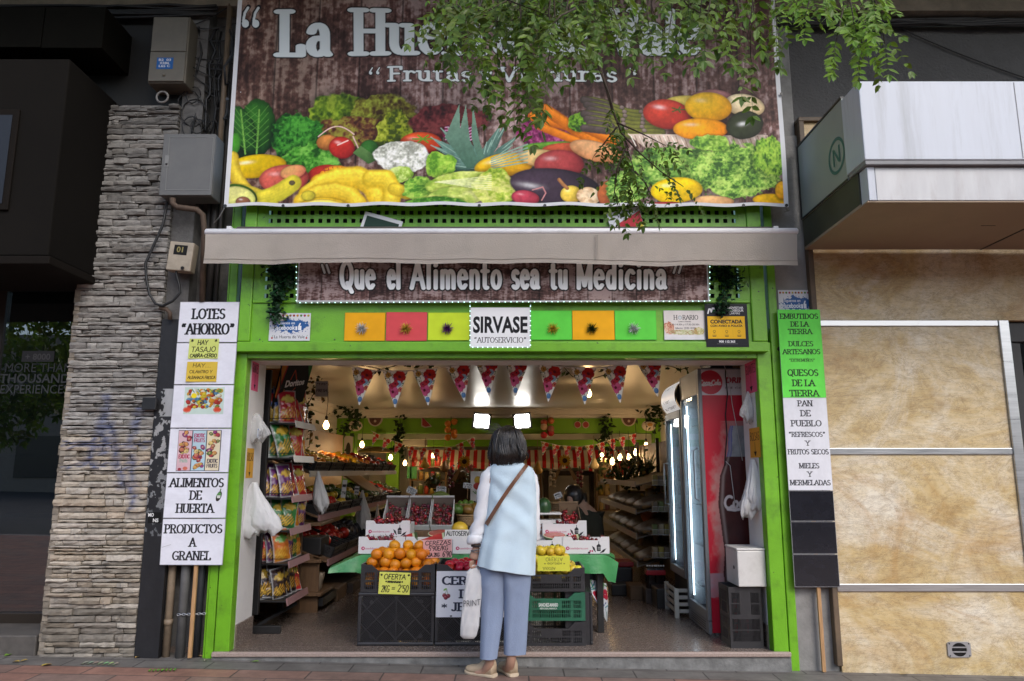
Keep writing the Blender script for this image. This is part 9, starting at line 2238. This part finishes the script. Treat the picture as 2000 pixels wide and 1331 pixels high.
tun=interp([(1108,931,1044,.60,-.016),(1090,934,1045,.60,-.012),(1070,938,1046,.60,-.006),(1050,943,1047,.58,0),(1020,948,1048,.55,0),(990,952,1048,.54,0),(960,955,1048,.54,0),(935,956,1046,.55,0),(918,956,1041,.52,0),(910,959,1033,.48,0),(905,966,1022,.5,0),(900,972,1014,.62,0)],40)
b=MB();b.loft([ring_px(y,l,r,dr,72,-.01,tw,tilt*max(0,1),.86)for y,l,r,dr,tilt in tun],caps=False)
vs_=[]
for v in b.v:
 f=max(0,min(1,(.86-v[2])/.22));vs_.append((v[0],v[1],v[2]-f*(.022+.10*(v[0]-W_(988,1100).x))))
b.v=vs_;b.build("tunic",BLUE,wom,smooth=True)
def arm(name,pts,rad,mat,ph,n=26):
 b=MB();fine,rs=[],[]
 for i in range(len(pts)-1):
  for q in range(5):t=q/5;fine.append(pts[i].lerp(pts[i+1],t));rs.append(rad[i]+(rad[i+1]-rad[i])*t)
 fine.append(pts[-1]);rs.append(rad[-1]);rings=[]
 for i,(p,r)in enumerate(zip(fine,rs)):
  rings.append([p+Vector((r*cos(a)*(1+.09*sin(i*1.1+ph+2*a)+.05*sin(5*a+i)),r*.95*sin(a)*(1+.09*sin(i*.9+ph*2+3*a)),.004*sin(3*a+i)))for a in[2*pi*k/n for k in range(n)]])
 b.loft(rings);return b.build(name,mat,wom,smooth=True)
arm("sleeve",[W_(962,912),W_(954,926),W_(949,950),W_(944,985),W_(939,1015),W_(932,1040),W_(928,1054)],[.030,.048,.052,.050,.050,.052,.048],SHIRT,.5)
b=MB();rings=[]
for z_,r_ in((0,.040),(.004,.050),(.020,.056),(.042,.057),(.058,.052),(.062,.044)):
 c_=W_(927,1063);rings.append([c_+Vector((.12*z_+r_*cos(a)*(1+.04*sin(4*a)),r_*sin(a),z_+.006*cos(a+.5)))for a in[2*pi*k/26 for k in range(26)]])
b.loft(rings);b.build("cuff",SHIRT,wom,smooth=True)
arm("sleeve",[W_(1030,914),W_(1038,928),W_(1043,950),W_(1044,985),W_(1045,1015),W_(1045,1042,.03),W_(1043,1058,.05)],[.028,.036,.036,.034,.034,.036,.034],SHIRT,1.7)
b=MB();c_=W_(929,1074);b.tube([c_+Vector((.031*cos(t*.5),.031*sin(t*.5),.006*cos(t*.5)))for t in range(14)],.0035,6);b.tube([c_+Vector((.030*cos(t*.5),.030*sin(t*.5),-.014-.005*cos(t*.5)))for t in range(14)],.0025,6);b.build("bracelet",M("grey_bracelet",(.22,.22,.22),.4,metal=.5),wom)
b=MB();c_=W_(931,1066);b.tube([c_+Vector((.033*cos(t*.5),.033*sin(t*.5),0))for t in range(14)],.008,6);b.build("watch_strap",M("watch_dark",(.03,.025,.025),.5),wom)
def back_y(px,py):
 row=min(tun,key=lambda q:abs(q[0]-py));a_,c_=W_(row[1],py),W_(row[2],py);x=W_(px,py).x;cx,hw=(a_.x+c_.x)/2,(c_.x-a_.x)/2;u=max(-1,min(1,(x-cx)/hw))
 return YW-.01-hw*row[3]*(1-abs(u)**2.3)**.43
b=MB();vs_=[]
n_=26
for i in range(n_+1):
 t=i/n_;px,py=1029-79*t-3*sin(pi*t),908+116*t
 for s_ in(-1,1):
  qx,qy=px+s_*3.0,py+s_*2.0
  for k in(0,1):vs_.append(Vector((W_(qx,qy).x,back_y(qx,qy)-.016-.003*k,W_(qx,qy).z)))
for i in range(n_):
 a=i*4;b_=a+4
 b.f+=[(a+1,b_+1,b_+3,a+3),(a,a+2,b_+2,b_),(a,b_,b_+1,a+1),(a+2,a+3,b_+3,b_+2)]
b.v=[tuple(v)for v in vs_];b.build("bag_strap",M("brown_leather",(.16,.065,.03),.4,var=.15,vscale=9),wom)
SEAM=M("blue_seam",(.40,.53,.64),.9)
for pts_ in([(958,907),(958.5,918),(957.5,932),(956.5,950),(956,964)],[(1037,912),(1043,925),(1044.5,945),(1045,960)],[(973,905),(985,909),(998,910),(1012,907)]):
 b=MB();b.tube([Vector((W_(x,y).x,back_y(x,y)-.003,W_(x,y).z))for x,y in pts_],.0022,5);b.build("seam",SEAM,wom)
def trw(s_):
 def f(t,y):return .10*sin(3*t+s_)+.08*(abs(sin(3*t+2*s_+y*.006))-.6)+.06*math.exp(-((y-1150-20*cos(t))/8)**2)-.05*math.exp(-((y-1215+16*cos(t))/9)**2)+.05*math.exp(-((y-1130+22*cos(t))/7)**2)
 return f
lg=interp([(1284,937.5,971,.80),(1250,938,976,.74),(1210,939,982,.70),(1170,937,986,.72),(1140,935,990,.74),(1115,935,994,.74),(1095,938,996,.7)],26)
b=MB();b.loft([ring_px(y,l,r,dr,48,-.03+.03*min(1,(1284-y)/100),trw(.4),0,.9)for y,l,r,dr in lg],caps=False)
lg2=interp([(1278,983.5,1027,.74),(1250,983.5,1029,.72),(1210,984,1031,.68),(1170,984,1033,.66),(1140,981,1036,.68),(1115,978,1037,.7),(1095,976,1036,.7)],26)
b.loft([ring_px(y,l,r,dr,48,.01-.02*min(1,(1278-y)/100),trw(2.1),0,.9)for y,l,r,dr in lg2],caps=False);b.build("trousers",TROU,wom,smooth=True)
SHOE=M("beige_suede",(.52,.40,.27),.75,var=.1,vscale=20,bump=.25,bscale=120);SOLE=M("crepe_sole",(.56,.46,.33),.8,var=.12,vscale=30)
def shoe(heel,ang,L,label):
 m_=Matrix.Translation(heel)@Matrix.Rotation(ang,4,'Z')
 prof=[(0,.026,.10),(.05,.033,.108),(.15,.036,.108),(.3,.037,.098),(.42,.038,.085),(.55,.041,.058),(.7,.046,.05),(.85,.042,.042),(.95,.030,.034),(1.0,.014,.026)]
 b=MB();rings=[]
 for u,w2,h in prof:rings.append([m_@Vector((u*L,w2*cos(a),.022+(h-.0)*max(0,sin(a))**.5*.9 if sin(a)>0 else .022))for a in[2*pi*k/20 for k in range(20)]])
 b.loft(rings);o=b.build("shoe",SHOE,wom,smooth=True)
 b=MB();rings=[]
 for u,w2,h in prof:rings.append([m_@Vector((-.004+u*(L+.008),(w2+.005)*cos(a),.003+.012*(1+math.copysign(abs(sin(a))**.3,sin(a)))-(.0 if u>.3 else 0)))for a in[2*pi*k/20 for k in range(20)]])
 b.loft(rings);b.build("sole",SOLE,o)
 b=MB();b.tube([m_@Vector((L*.06+.0,.033*cos(a)*.9,.092+.012*0))+Vector((0,0,0))if False else m_@Vector((L*(.17+.16*cos(a)),.030*sin(a),.105-.020*(cos(a)+1)*.5))for a in[2*pi*k/20 for k in range(21)]],.005,6);b.build("collar",SHOE,o)
 b=MB()
 for k in range(4):b.tube([m_@Vector((L*(.38+.06*k),-.026,.078-.004*k)),m_@Vector((L*(.40+.06*k),0,.086-.007*k)),m_@Vector((L*(.38+.06*k),.026,.078-.004*k))],.0028,5)
 b.build("laces",M("tan_laces",(.36,.26,.16),.8),o)
hl=W_(966,1330);shoe(Vector((hl.x,YW+.0,-.0)),radians(148),.225,"")
hr=W_(1004,1322);shoe(Vector((hr.x,YW+.02,-.002)),radians(112),.225,"")
b=MB();hz=interp([(908,968,1014,.8),(902,959,1024,.9),(895,955,1031,1.0),(885,954,1033,1.0),(870,956,1031,.98),(855,959,1028,1.0),(845,963,1023,1.02),(838,969,1017,1.02),(833,978,1008,1.0),(830.5,986,1000,1.0)],22)
b.loft([ring_px(y,l+7,r-7,dr,40,.015,lambda t,y_:.04*sin(7*t+y_*.05)+.03*sin(13*t),0)for y,l,r,dr in hz])
hairbase=b.build("hair",HAIR,wom,smooth=True)
b=MB();rh=random.Random(12);cz=W_(993,868);top=W_(992,831)
for lock in range(64):
 a0=rh.uniform(0,2*pi)
 if .55<sin(a0)and rh.random()<.7:continue
 e0=rh.uniform(890,930)if sin(a0)>-.4 else rh.uniform(898,938);wv,amp,fl,puff=rh.uniform(0,6),rh.uniform(.05,.26),rh.uniform(-.3,.62),rh.uniform(.95,1.12)
 for i in range(15):
  a=a0+rh.gauss(0,.07);end_y=e0+rh.gauss(0,4);pts=[]
  for k in range(11):
   t=k/10;y=831+(end_y-831)*t;row=min(hz,key=lambda q:abs(q[0]-y));l_,r_=W_(row[1]+4,y),W_(row[2]-4,y);cx,hw=(l_.x+r_.x)/2,(r_.x-l_.x)/2
   hw=max(hw,.012)if y<890 else max(hw,.112-.0012*(y-890));aa=a+amp*sin(t*11+wv)*t*t
   f=puff*(1+.07*sin(t*12+wv)*t+fl*max(0,t-.72)/.28*.5);pts.append(Vector((cx+hw*f*cos(aa),YW+.015+hw*row[3]*f*sin(aa),W_(993,y).z)))
  b.tube(pts,[.002,.003,.0033,.0034,.0034,.0034,.0032,.003,.0026,.002,.0007],4,caps=False)
b.build("hair_strands",HAIR,hairbase,smooth=True)
b=MB()
for i in range(46):
 p=W_(rh.uniform(962,985),rh.uniform(832,850));d=Vector((rh.uniform(-.09,-.02),rh.uniform(-.02,.05),rh.uniform(-.02,.05)));b.tube([p,p+d*.5+Vector((0,0,.012)),p+d],[.0009,.0007,.0003],3,caps=False)
b.build("stray_hairs",HAIR,hairbase)
hb_=thing("shopping_bag","white plastic carrier bag printed PRINT hanging from the woman's left hand","bag",tuple(W_(924,1110)))
bt=interp([(1246,906.0,926.0,.30),(1240,900.0,931.0,.40),(1220,900.0,936.0,.46),(1190,902.5,938.0,.46),(1165,905.0,940.5,.46),(1145,908.0,943.0,.40),(1135,910.0,943.0,.36),(1125,911.0,943.0,.28),(1116,916.0,938.0,.2),(1109,919.0,934.0,.14)],44)
bw=lambda t,y:.13*(sab(2.5*t+y*.02)-.6)+.12*(sab(4*t-y*.05)-.6)+.06*sin(9*t+y*.13)
b=MB();b.loft([ring_px(y,l,r,dr,56,-.03,bw,0,.8)for y,l,r,dr in bt]);b.build("bag",WHITEBAG,hb_,smooth=True)
for x0,x1,dy in((917,926,-.035),(938,928,-.025),(921,925,-.005)):
 b=MB();p0,p1=W_(x0,1119,dy),W_(x1,1103,dy*.5);vs_=[]
 for k in range(9):
  t=k/8;c_=p0.lerp(p1,t);w2=.017*(1-t)+.007;
  for q in range(6):u=q/5*2-1;vs_.append(c_+Vector((u*w2,.005*sin(u*7+t*3)-.01*(1-u*u),.0)))
 fs_=[(k*6+q,k*6+q+1,(k+1)*6+q+1,(k+1)*6+q)for k in range(8)for q in range(5)];b.add(vs_,fs_);b.build("handle",WHITEBAG,hb_,smooth=True)
def bag_y(x,y):
 row=min(bt,key=lambda q:abs(q[0]-y));a_,c_=W_(row[1],y),W_(row[2],y);cx,hw=(a_.x+c_.x)/2,(c_.x-a_.x)/2;u=max(-.97,min(.97,(x-cx)/hw));s0=-(1-abs(u)**2.5)**.4
 t=math.atan2(-1,u);return YW-.03+hw*row[3]*s0*(1+abs(bw(t,y)))
tri=sans_tris("PRINT",-.012);wd=np.ptp(tri[...,0]);b=MB()
for q in tri:
 v3=[]
 for x,y in q:px=922.5+x/wd*33;py=1181-y*13-(x/wd)*3;w3=W_(px,py);v3.append((w3.x,bag_y(w3.x,py)-.009,w3.z))
 b.add(v3,[(0,1,2)])
b.build("lettering",M("bag_ink",(.03,.03,.035),.5),hb_)
# the second person, stooping behind the fruit
Y2P=2.1
def V2(px,py,dy=0.0):return P(px,py,Y2P)+Vector((0,dy,0))
per=thing("person","dark haired person in dark top stooping behind the fruit stand","person",(V2(1150,1050).x,Y2P,ZF))
J2={"pelvis":(V2(1158,1085,.1),.11),"waist":(V2(1155,1045),.10),"chest":(V2(1147,1005,-.05),.11),"neck":(V2(1134,983,-.1),.05),"skull":(V2(1120,968,-.14),.085),"crown":(V2(1116,958,-.15),.075),"nose":(V2(1106,978,-.22),.014),"shl":(V2(1130,1000,-.1),.055),"ell":(V2(1126,1035,-.2),.04),"wrl":(V2(1122,1050,-.32),.026),"hal":(V2(1120,1052,-.38),.03),"shr":(V2(1163,1010),.055),"elr":(V2(1169,1050),.04),"wrr":(V2(1160,1075,-.1),.026),"har":(V2(1157,1080,-.16),.03),"hpl":(V2(1148,1100,.1),.09),"knl":(V2(1148,1160,.1),.06),"anl":(Vector((V2(1148,1160).x,Y2P+.1,ZF+.08)),.04),"ftl":(Vector((V2(1148,1160).x,Y2P-.05,ZF+.04)),.035),"hpr":(V2(1168,1100,.1),.09),"knr":(V2(1170,1160,.1),.06),"anr":(Vector((V2(1170,1160).x,Y2P+.1,ZF+.08)),.04),"ftr":(Vector((V2(1170,1160).x,Y2P-.05,ZF+.04)),.035)}
E2=[("pelvis","waist"),("waist","chest"),("chest","neck"),("neck","skull"),("skull","crown"),("skull","nose"),("chest","shl"),("shl","ell"),("ell","wrl"),("wrl","hal"),("chest","shr"),("shr","elr"),("elr","wrr"),("wrr","har"),("pelvis","hpl"),("hpl","knl"),("knl","anl"),("anl","ftl"),("pelvis","hpr"),("hpr","knr"),("knr","anr"),("anr","ftr")]
skin_body("body",per,J2,E2,SKIN)
J3={k:(J2[k][0],J2[k][1]*1.3+.012)for k in("pelvis","waist","chest","shl","ell","shr","elr")};J3["cuffl"]=(J2["ell"][0].lerp(J2["wrl"][0],.7),.04);J3["cuffr"]=(J2["elr"][0].lerp(J2["wrr"][0],.7),.04)
skin_body("jumper",per,J3,[("pelvis","waist"),("waist","chest"),("chest","shl"),("shl","ell"),("ell","cuffl"),("chest","shr"),("shr","elr"),("elr","cuffr")],M("dark_olive_wool",(.020,.020,.012),.9,var=.2,vscale=12,bump=.3))
J4={k:(J2[k][0],J2[k][1]*1.12+.006)for k in("pelvis","hpl","knl","anl","hpr","knr","anr")}
skin_body("trousers",per,J4,[("pelvis","hpl"),("hpl","knl"),("knl","anl"),("pelvis","hpr"),("hpr","knr"),("knr","anr")],M("dark_denim",(.012,.013,.02),.9))
b=MB();b.ball(V2(1119,968,-.12),.10,18,(1.0,1.05,1.15));b.loft([[V2(1122+8*q,962+42*q,-.09)+Vector(((.115-.03*q)*cos(a),(.08-.02*q)*sin(a),.01*sin(5*a)))for a in[2*pi*k/18 for k in range(18)]]for q in(0,.3,.6,.9,1.05)]);b.build("hair",HAIR,per,smooth=True)
# THE STREET TREE WHOSE BRANCHES HANG INTO THE VIEW
LEAFM=col_mat("tree_leaf",.42,.4,transl=.38)
class Leaves:
 def __init__(s):s.v=[];s.f=[];s.c=[]
 def leaflet(s,p,d,n,L,col):
  sd=d.cross(n).normalized();w2=L*.24;k=len(s.v);q=n*(L*.05)
  s.v+=[p,p+d*L*.3-sd*w2+q,p+d*L*.68-sd*w2*.8+q,p+d*L,p+d*L*.68+sd*w2*.8+q,p+d*L*.3+sd*w2+q]
  s.f+=[(k,k+1,k+2,k+3),(k,k+3,k+4,k+5)];s.c+=[col]*6
 def compound(s,p,d,L,ll,r_,tone,pairs=6):
  """A feathered leaf: paired leaflets along a drooping midrib."""
  d=d.normalized();n0=Vector((r_.uniform(-.5,.5),r_.uniform(-1,-.2),r_.uniform(.2,1))).normalized();sd=d.cross(n0).normalized();pts=[p]
  for i in range(1,pairs+1):d=(d+Vector((0,0,-.15))).normalized();pts.append(pts[-1]+d*L/pairs)
  for i in range(1,pairs+1):
   for sg in(-1,1):
    if r_.random()<.06:continue
    dd=(sd*sg*.85+d*.5+Vector((r_.gauss(0,.18),r_.gauss(0,.18),r_.gauss(-.15,.18)))).normalized();nn=(n0+Vector((r_.gauss(0,.35),r_.gauss(0,.35),r_.gauss(0,.35)))).normalized()
    k=tone*r_.uniform(.75,1.25);c_=(.10*k+.03*r_.random(),.19*k,.02*k);s.leaflet(pts[i],dd,nn,ll*r_.uniform(.62,1.2),c_)
  s.leaflet(pts[-1],d,n0,ll,(.09*tone,.18*tone,.02*tone))
  k=len(s.v);w2=sd*.0012;s.v+=[pts[0]-w2,pts[0]+w2,pts[-1]+w2*.4,pts[-1]-w2*.4];s.f.append((k,k+1,k+2,k+3));s.c+=[(.06,.08,.02)]*4
LV=Leaves();rt=random.Random(17);twigs=[]
def strand_of_leaves(path,Y0,Y1,every,L,ll,tone,bare=0.0,spread=1.0):
 pts=[P(x,y,Y0+(Y1-Y0)*i/max(1,len(path)-1))for i,(x,y)in enumerate(path)];twigs.append(pts);tot=sum((b_-a).length for a,b_ in zip(pts,pts[1:]));s_=tot*bare
 while s_<tot:
  q=s_;
  for a,b_ in zip(pts,pts[1:]):
   l_=(b_-a).length
   if q<=l_:p=a.lerp(b_,q/l_);dr=(b_-a).normalized();break
   q-=l_
  for _ in range(1 if rt.random()<.5 else 2):
   d=(dr*.5+Vector((rt.uniform(-1,1)*spread,rt.uniform(-.8,.8),rt.uniform(-.9,.25)))).normalized();LV.compound(p,d,L*rt.uniform(.7,1.2),ll*rt.uniform(.75,1.15),rt,tone*rt.uniform(.6,1.4),rt.choice((5,6,7,8)))
  s_+=every*rt.uniform(.7,1.4)
 LV.compound(pts[-1],pts[-1]-pts[-2],L,ll,rt,tone,6)
def drop(x):
 return float(np.interp(x,[862,890,930,980,1040,1080,1130,1200,1260,1310,1360,1430,1475,1500,1530],[60,110,165,215,250,215,120,80,105,115,70,100,165,140,60]))
x=868
while x<1530:
 for _ in range(2):
  e=drop(x)*rt.uniform(.5,.93);Y=rt.uniform(-3.1,-2.1);sx=rt.uniform(-22,22);path=[(x+sx*t/4+rt.uniform(-6,6),-70+(e+45)*t/4)for t in range(5)]
  strand_of_leaves(path,Y,Y+rt.uniform(-.2,.2),.15,.215,.042,1.0)
 x+=24 if x<1150 else 40
for k in range(22):
 x=rt.uniform(880,1430);y=rt.uniform(-60,35);strand_of_leaves([(x,y),(x+rt.uniform(-60,60),y+rt.uniform(-10,25)),(x+rt.uniform(-90,90),y+30)],rt.uniform(-3.2,-2.2),rt.uniform(-3.2,-2.2),.12,.2,.040,.85)
for path,sp_ in(([(1150,70),(1172,140),(1190,185),(1205,240),(1222,280),(1236,325),(1248,385)],.45),([(1205,240),(1255,262),(1300,285)],.2),([(1215,262),(1250,300),(1290,335),(1335,365)],.0),([(1205,248),(1180,280),(1160,305)],.1),([(1222,290),(1205,330),(1200,375),(1210,400)],.0),([(1240,335),(1262,360),(1272,385)],.0),([(1235,330),(1230,365),(1240,390)],0)):
 strand_of_leaves(path,-2.55,-2.45,.065,.13,.032,.9,sp_,.9)
for path in([(1640,-40),(1648,10),(1640,50),(1632,85)],[(1690,-40),(1692,20),(1686,60),(1680,100)],[(1700,-40),(1710,10),(1722,45),(1728,85)],[(1585,-40),(1582,-5),(1575,25)],[(1640,-50),(1660,0),(1668,40)],[(1720,-50),(1700,-10),(1705,5)],[(1560,-50),(1556,-20)],[(1610,-50),(1612,-8)]):
 strand_of_leaves(path,-2.9,-3.05,.10,.15,.038,1.6,.15,.7)  # raised tone puts the sunlight on this sprig into its leaf colours
tree=thing("street_tree","street tree with feathery green leaves hanging down in front of the banner","tree",(2.9,-6.9,slope(2.9)))
me=bpy.data.meshes.new("crown");og=Vector(ORIG[tree.name]);
b=MB();b.v,b.f,b.c=[tuple(v)for v in LV.v],LV.f,LV.c
rc=random.Random(4)
hub=Vector((.8,-4.0,6.6))
L2=Leaves()
for _ in range(620):
 p=hub+Vector((rc.gauss(0,2.4),rc.gauss(0,1.5),rc.gauss(0,.75)))
 if p.z<5.4+.25*abs(p.y+3):p.z=5.5+rc.uniform(.3,1.6)
 L2.compound(p,Vector((rc.uniform(-1,1),rc.uniform(-1,1),rc.uniform(-.8,.2))),.25,.09,rc,rc.uniform(.5,1.2),4)
k0=len(b.v);b.v+=[tuple(v)for v in L2.v];b.f+=[tuple(i+k0 for i in f)for f in L2.f];b.c+=L2.c
b.build("crown",LEAFM,tree)
BARK=M("bark",(.07,.05,.035),.9,var=.35,vscale=8,bump=.8,stretch=(4,4,1))
b=MB();t0=Vector((2.9,-6.9,slope(2.9)));b.tube([t0,t0+Vector((.02,.02,.5)),t0+Vector((-.05,.05,2)),t0+Vector((-.1,.15,3.4)),t0+Vector((-.25,.5,4.6))],[.17,.14,.12,.11,.095],14);b.build("trunk",BARK,tree,smooth=True)
tp=t0+Vector((-.25,.5,4.6))
for e in((1.4,-4.2,6.2),(.2,-3.2,5.2),(3.6,-4.8,6.8),(-.8,-4.0,6.6),(2.6,-3.0,5.4)):
 e=Vector(e);b=MB();m_=tp.lerp(e,.5)+Vector((0,0,.5));pts=[tp,tp.lerp(m_,.5)+Vector((0,0,.1)),m_,m_.lerp(e,.5)+Vector((0,0,.05)),e];b.tube(pts,[.075,.06,.045,.03,.012],9);b.build("limb",BARK,tree,smooth=True)
b=MB()
for pts in twigs:b.tube(pts,[.0045-.003*i/(len(pts)-1)for i in range(len(pts))],5)
for x_,y_,Yq in((1150,-70,-2.55),(1000,-80,-2.6),(1300,-80,-2.7),(1450,-80,-2.6),(1690,-60,-2.95)):
 a=P(x_,y_,Yq);e=Vector((.2+(x_-1150)*.004,-3.2,5.2));b.tube([e,e.lerp(a,.5)+Vector((0,0,.12)),a],[.014,.009,.005],6)
p0=[P(x,y,-2.5)for x,y in((1150,60),(1168,120),(1185,175),(1196,215),(1210,250),(1228,290))];b.tube(p0,[.008,.007,.006,.0055,.004,.002],6)
b.build("twigs",BARK,tree,smooth=True);tree.children[-1]["kind"]="stuff"
# a further street tree and the far side of the street, seen only in reflections
def round_tree(x,y,h,r,seed,label):
 t=thing("street_tree",label,"tree",(x,y,slope(x)));rr=random.Random(seed);b=MB();b.tube([(x,y,slope(x)),(x+.1,y,h*.3),(x,y+.1,h*.6)],[.2,.15,.12],10);b.build("trunk",BARK,t,smooth=True);L3=Leaves()
 for _ in range(900):
  d=Vector((rr.gauss(0,1),rr.gauss(0,1),rr.gauss(0,.8))).normalized()*r*rr.uniform(.5,1)**.5;L3.compound(Vector((x,y,h))+d,Vector((rr.uniform(-1,1),rr.uniform(-1,1),-.5)),.35,.16,rr,rr.uniform(.4,1.1),3)
 b=MB();b.v,b.f,b.c=[tuple(v)for v in L3.v],L3.f,L3.c;b.build("crown",LEAFM,t)
round_tree(-11.2,-9.5,3.9,1.9,3,"leafy street tree reflected in the restaurant window")
opp=thing("apartment_building","plain apartment house across the street, seen in reflections","building",(0,-30,0))
b=MB();b.box(-40,40,-31,-30,-2,8);b.build("wall",M("opposite_render",(.3,.26,.22),.9,var=.1),opp)
for i in range(10):
 for j in range(2):b=MB();b.box(-30+6*i,-27.5+6*i,-29.99,-29.95,1+3.5*j,3+3.5*j);b.build("window",M("opposite_glass",(.03,.035,.04),.2),opp)
 # fallen leaves on the pavement
FLM=col_mat("fallen_leaf",.7,.3);rf=random.Random(8)
for i,(px,py,L_,c_,lab)in enumerate(((8,1282,.09,(.12,.22,.03),"yellow green leaf lying at the left corner of the pavement"),(24,1292,.06,(.35,.24,.05),"small yellow leaf lying on the pavement before the restaurant window"),(38,1292,.05,(.28,.2,.06),"tiny tan leaf lying next to the small yellow leaf"),(101,1296,.08,(.42,.32,.06),"bright yellow leaf lying before the stone pillar"),(84,1300,.05,(.2,.12,.05),"brown leaf lying left of the bright yellow leaf"),(133,1277,.09,(.14,.24,.03),"green leaf lying close to the foot of the stone pillar"),(196,1297,.26,(.22,.28,.16),"long dry grey green leaf stalk lying before the stone pillar"),(278,1282,.07,(.38,.25,.08),"tan leaf lying at the foot of the black board"),(318,1310,.18,(.10,.22,.03),"feathery green leaf lying on the red paving tiles"),(256,1331,.06,(.35,.28,.08),"pale leaf lying at the bottom edge left of the pipes"),(402,1283,.07,(.33,.24,.12),"pale brown leaf lying by the green post's foot"),(404,1290,.03,(.5,.45,.35),"tiny pale scrap lying by the green post's foot"),(490,1293,.06,(.14,.24,.05),"little green leaf lying before the step"),(1700,1311,.09,(.4,.34,.22),"pale dry leaf lying before the ochre wall"),(1757,1318,.07,(.36,.28,.15),"curled tan leaf lying further right before the ochre wall"),(1246,1292,.05,(.3,.22,.08),"small tan leaf lying before the step's right end"))):
 p=GZ(px,min(py,1330),slope((px-1000)*.0036)+.004);p.z=slope(p.x)+.005;b=MB();a=rf.uniform(0,6.28)
 def lf(o,ang,l_,wd,cc):
  d=Vector((cos(ang),sin(ang),0));s_=Vector((-sin(ang),cos(ang),0));up_=Vector((0,0,1));b.add([o,o+d*l_*.35-s_*l_*wd+up_*.006,o+d*l_*.75-s_*l_*wd*.7+up_*.008,o+d*l_+up_*.004,o+d*l_*.75+s_*l_*wd*.7+up_*.010,o+d*l_*.35+s_*l_*wd+up_*.006],[(0,1,2,3),(0,3,4,5)],cc)
 if L_>.15:
  ang=rf.uniform(-.2,.2);d=Vector((cos(ang),sin(ang),0))
  for k in range(7):
   for s_ in(-1,1):lf(p+d*(L_*(k/7-.5)),ang+s_*.9,L_*.16,.3,tuple(q*rf.uniform(.7,1.2)for q in c_))
 else:lf(p,a,L_,.26,c_)
 single(b,"fallen_leaf",FLM,lab,"leaf",tuple(p),"fallen leaves on the pavement")
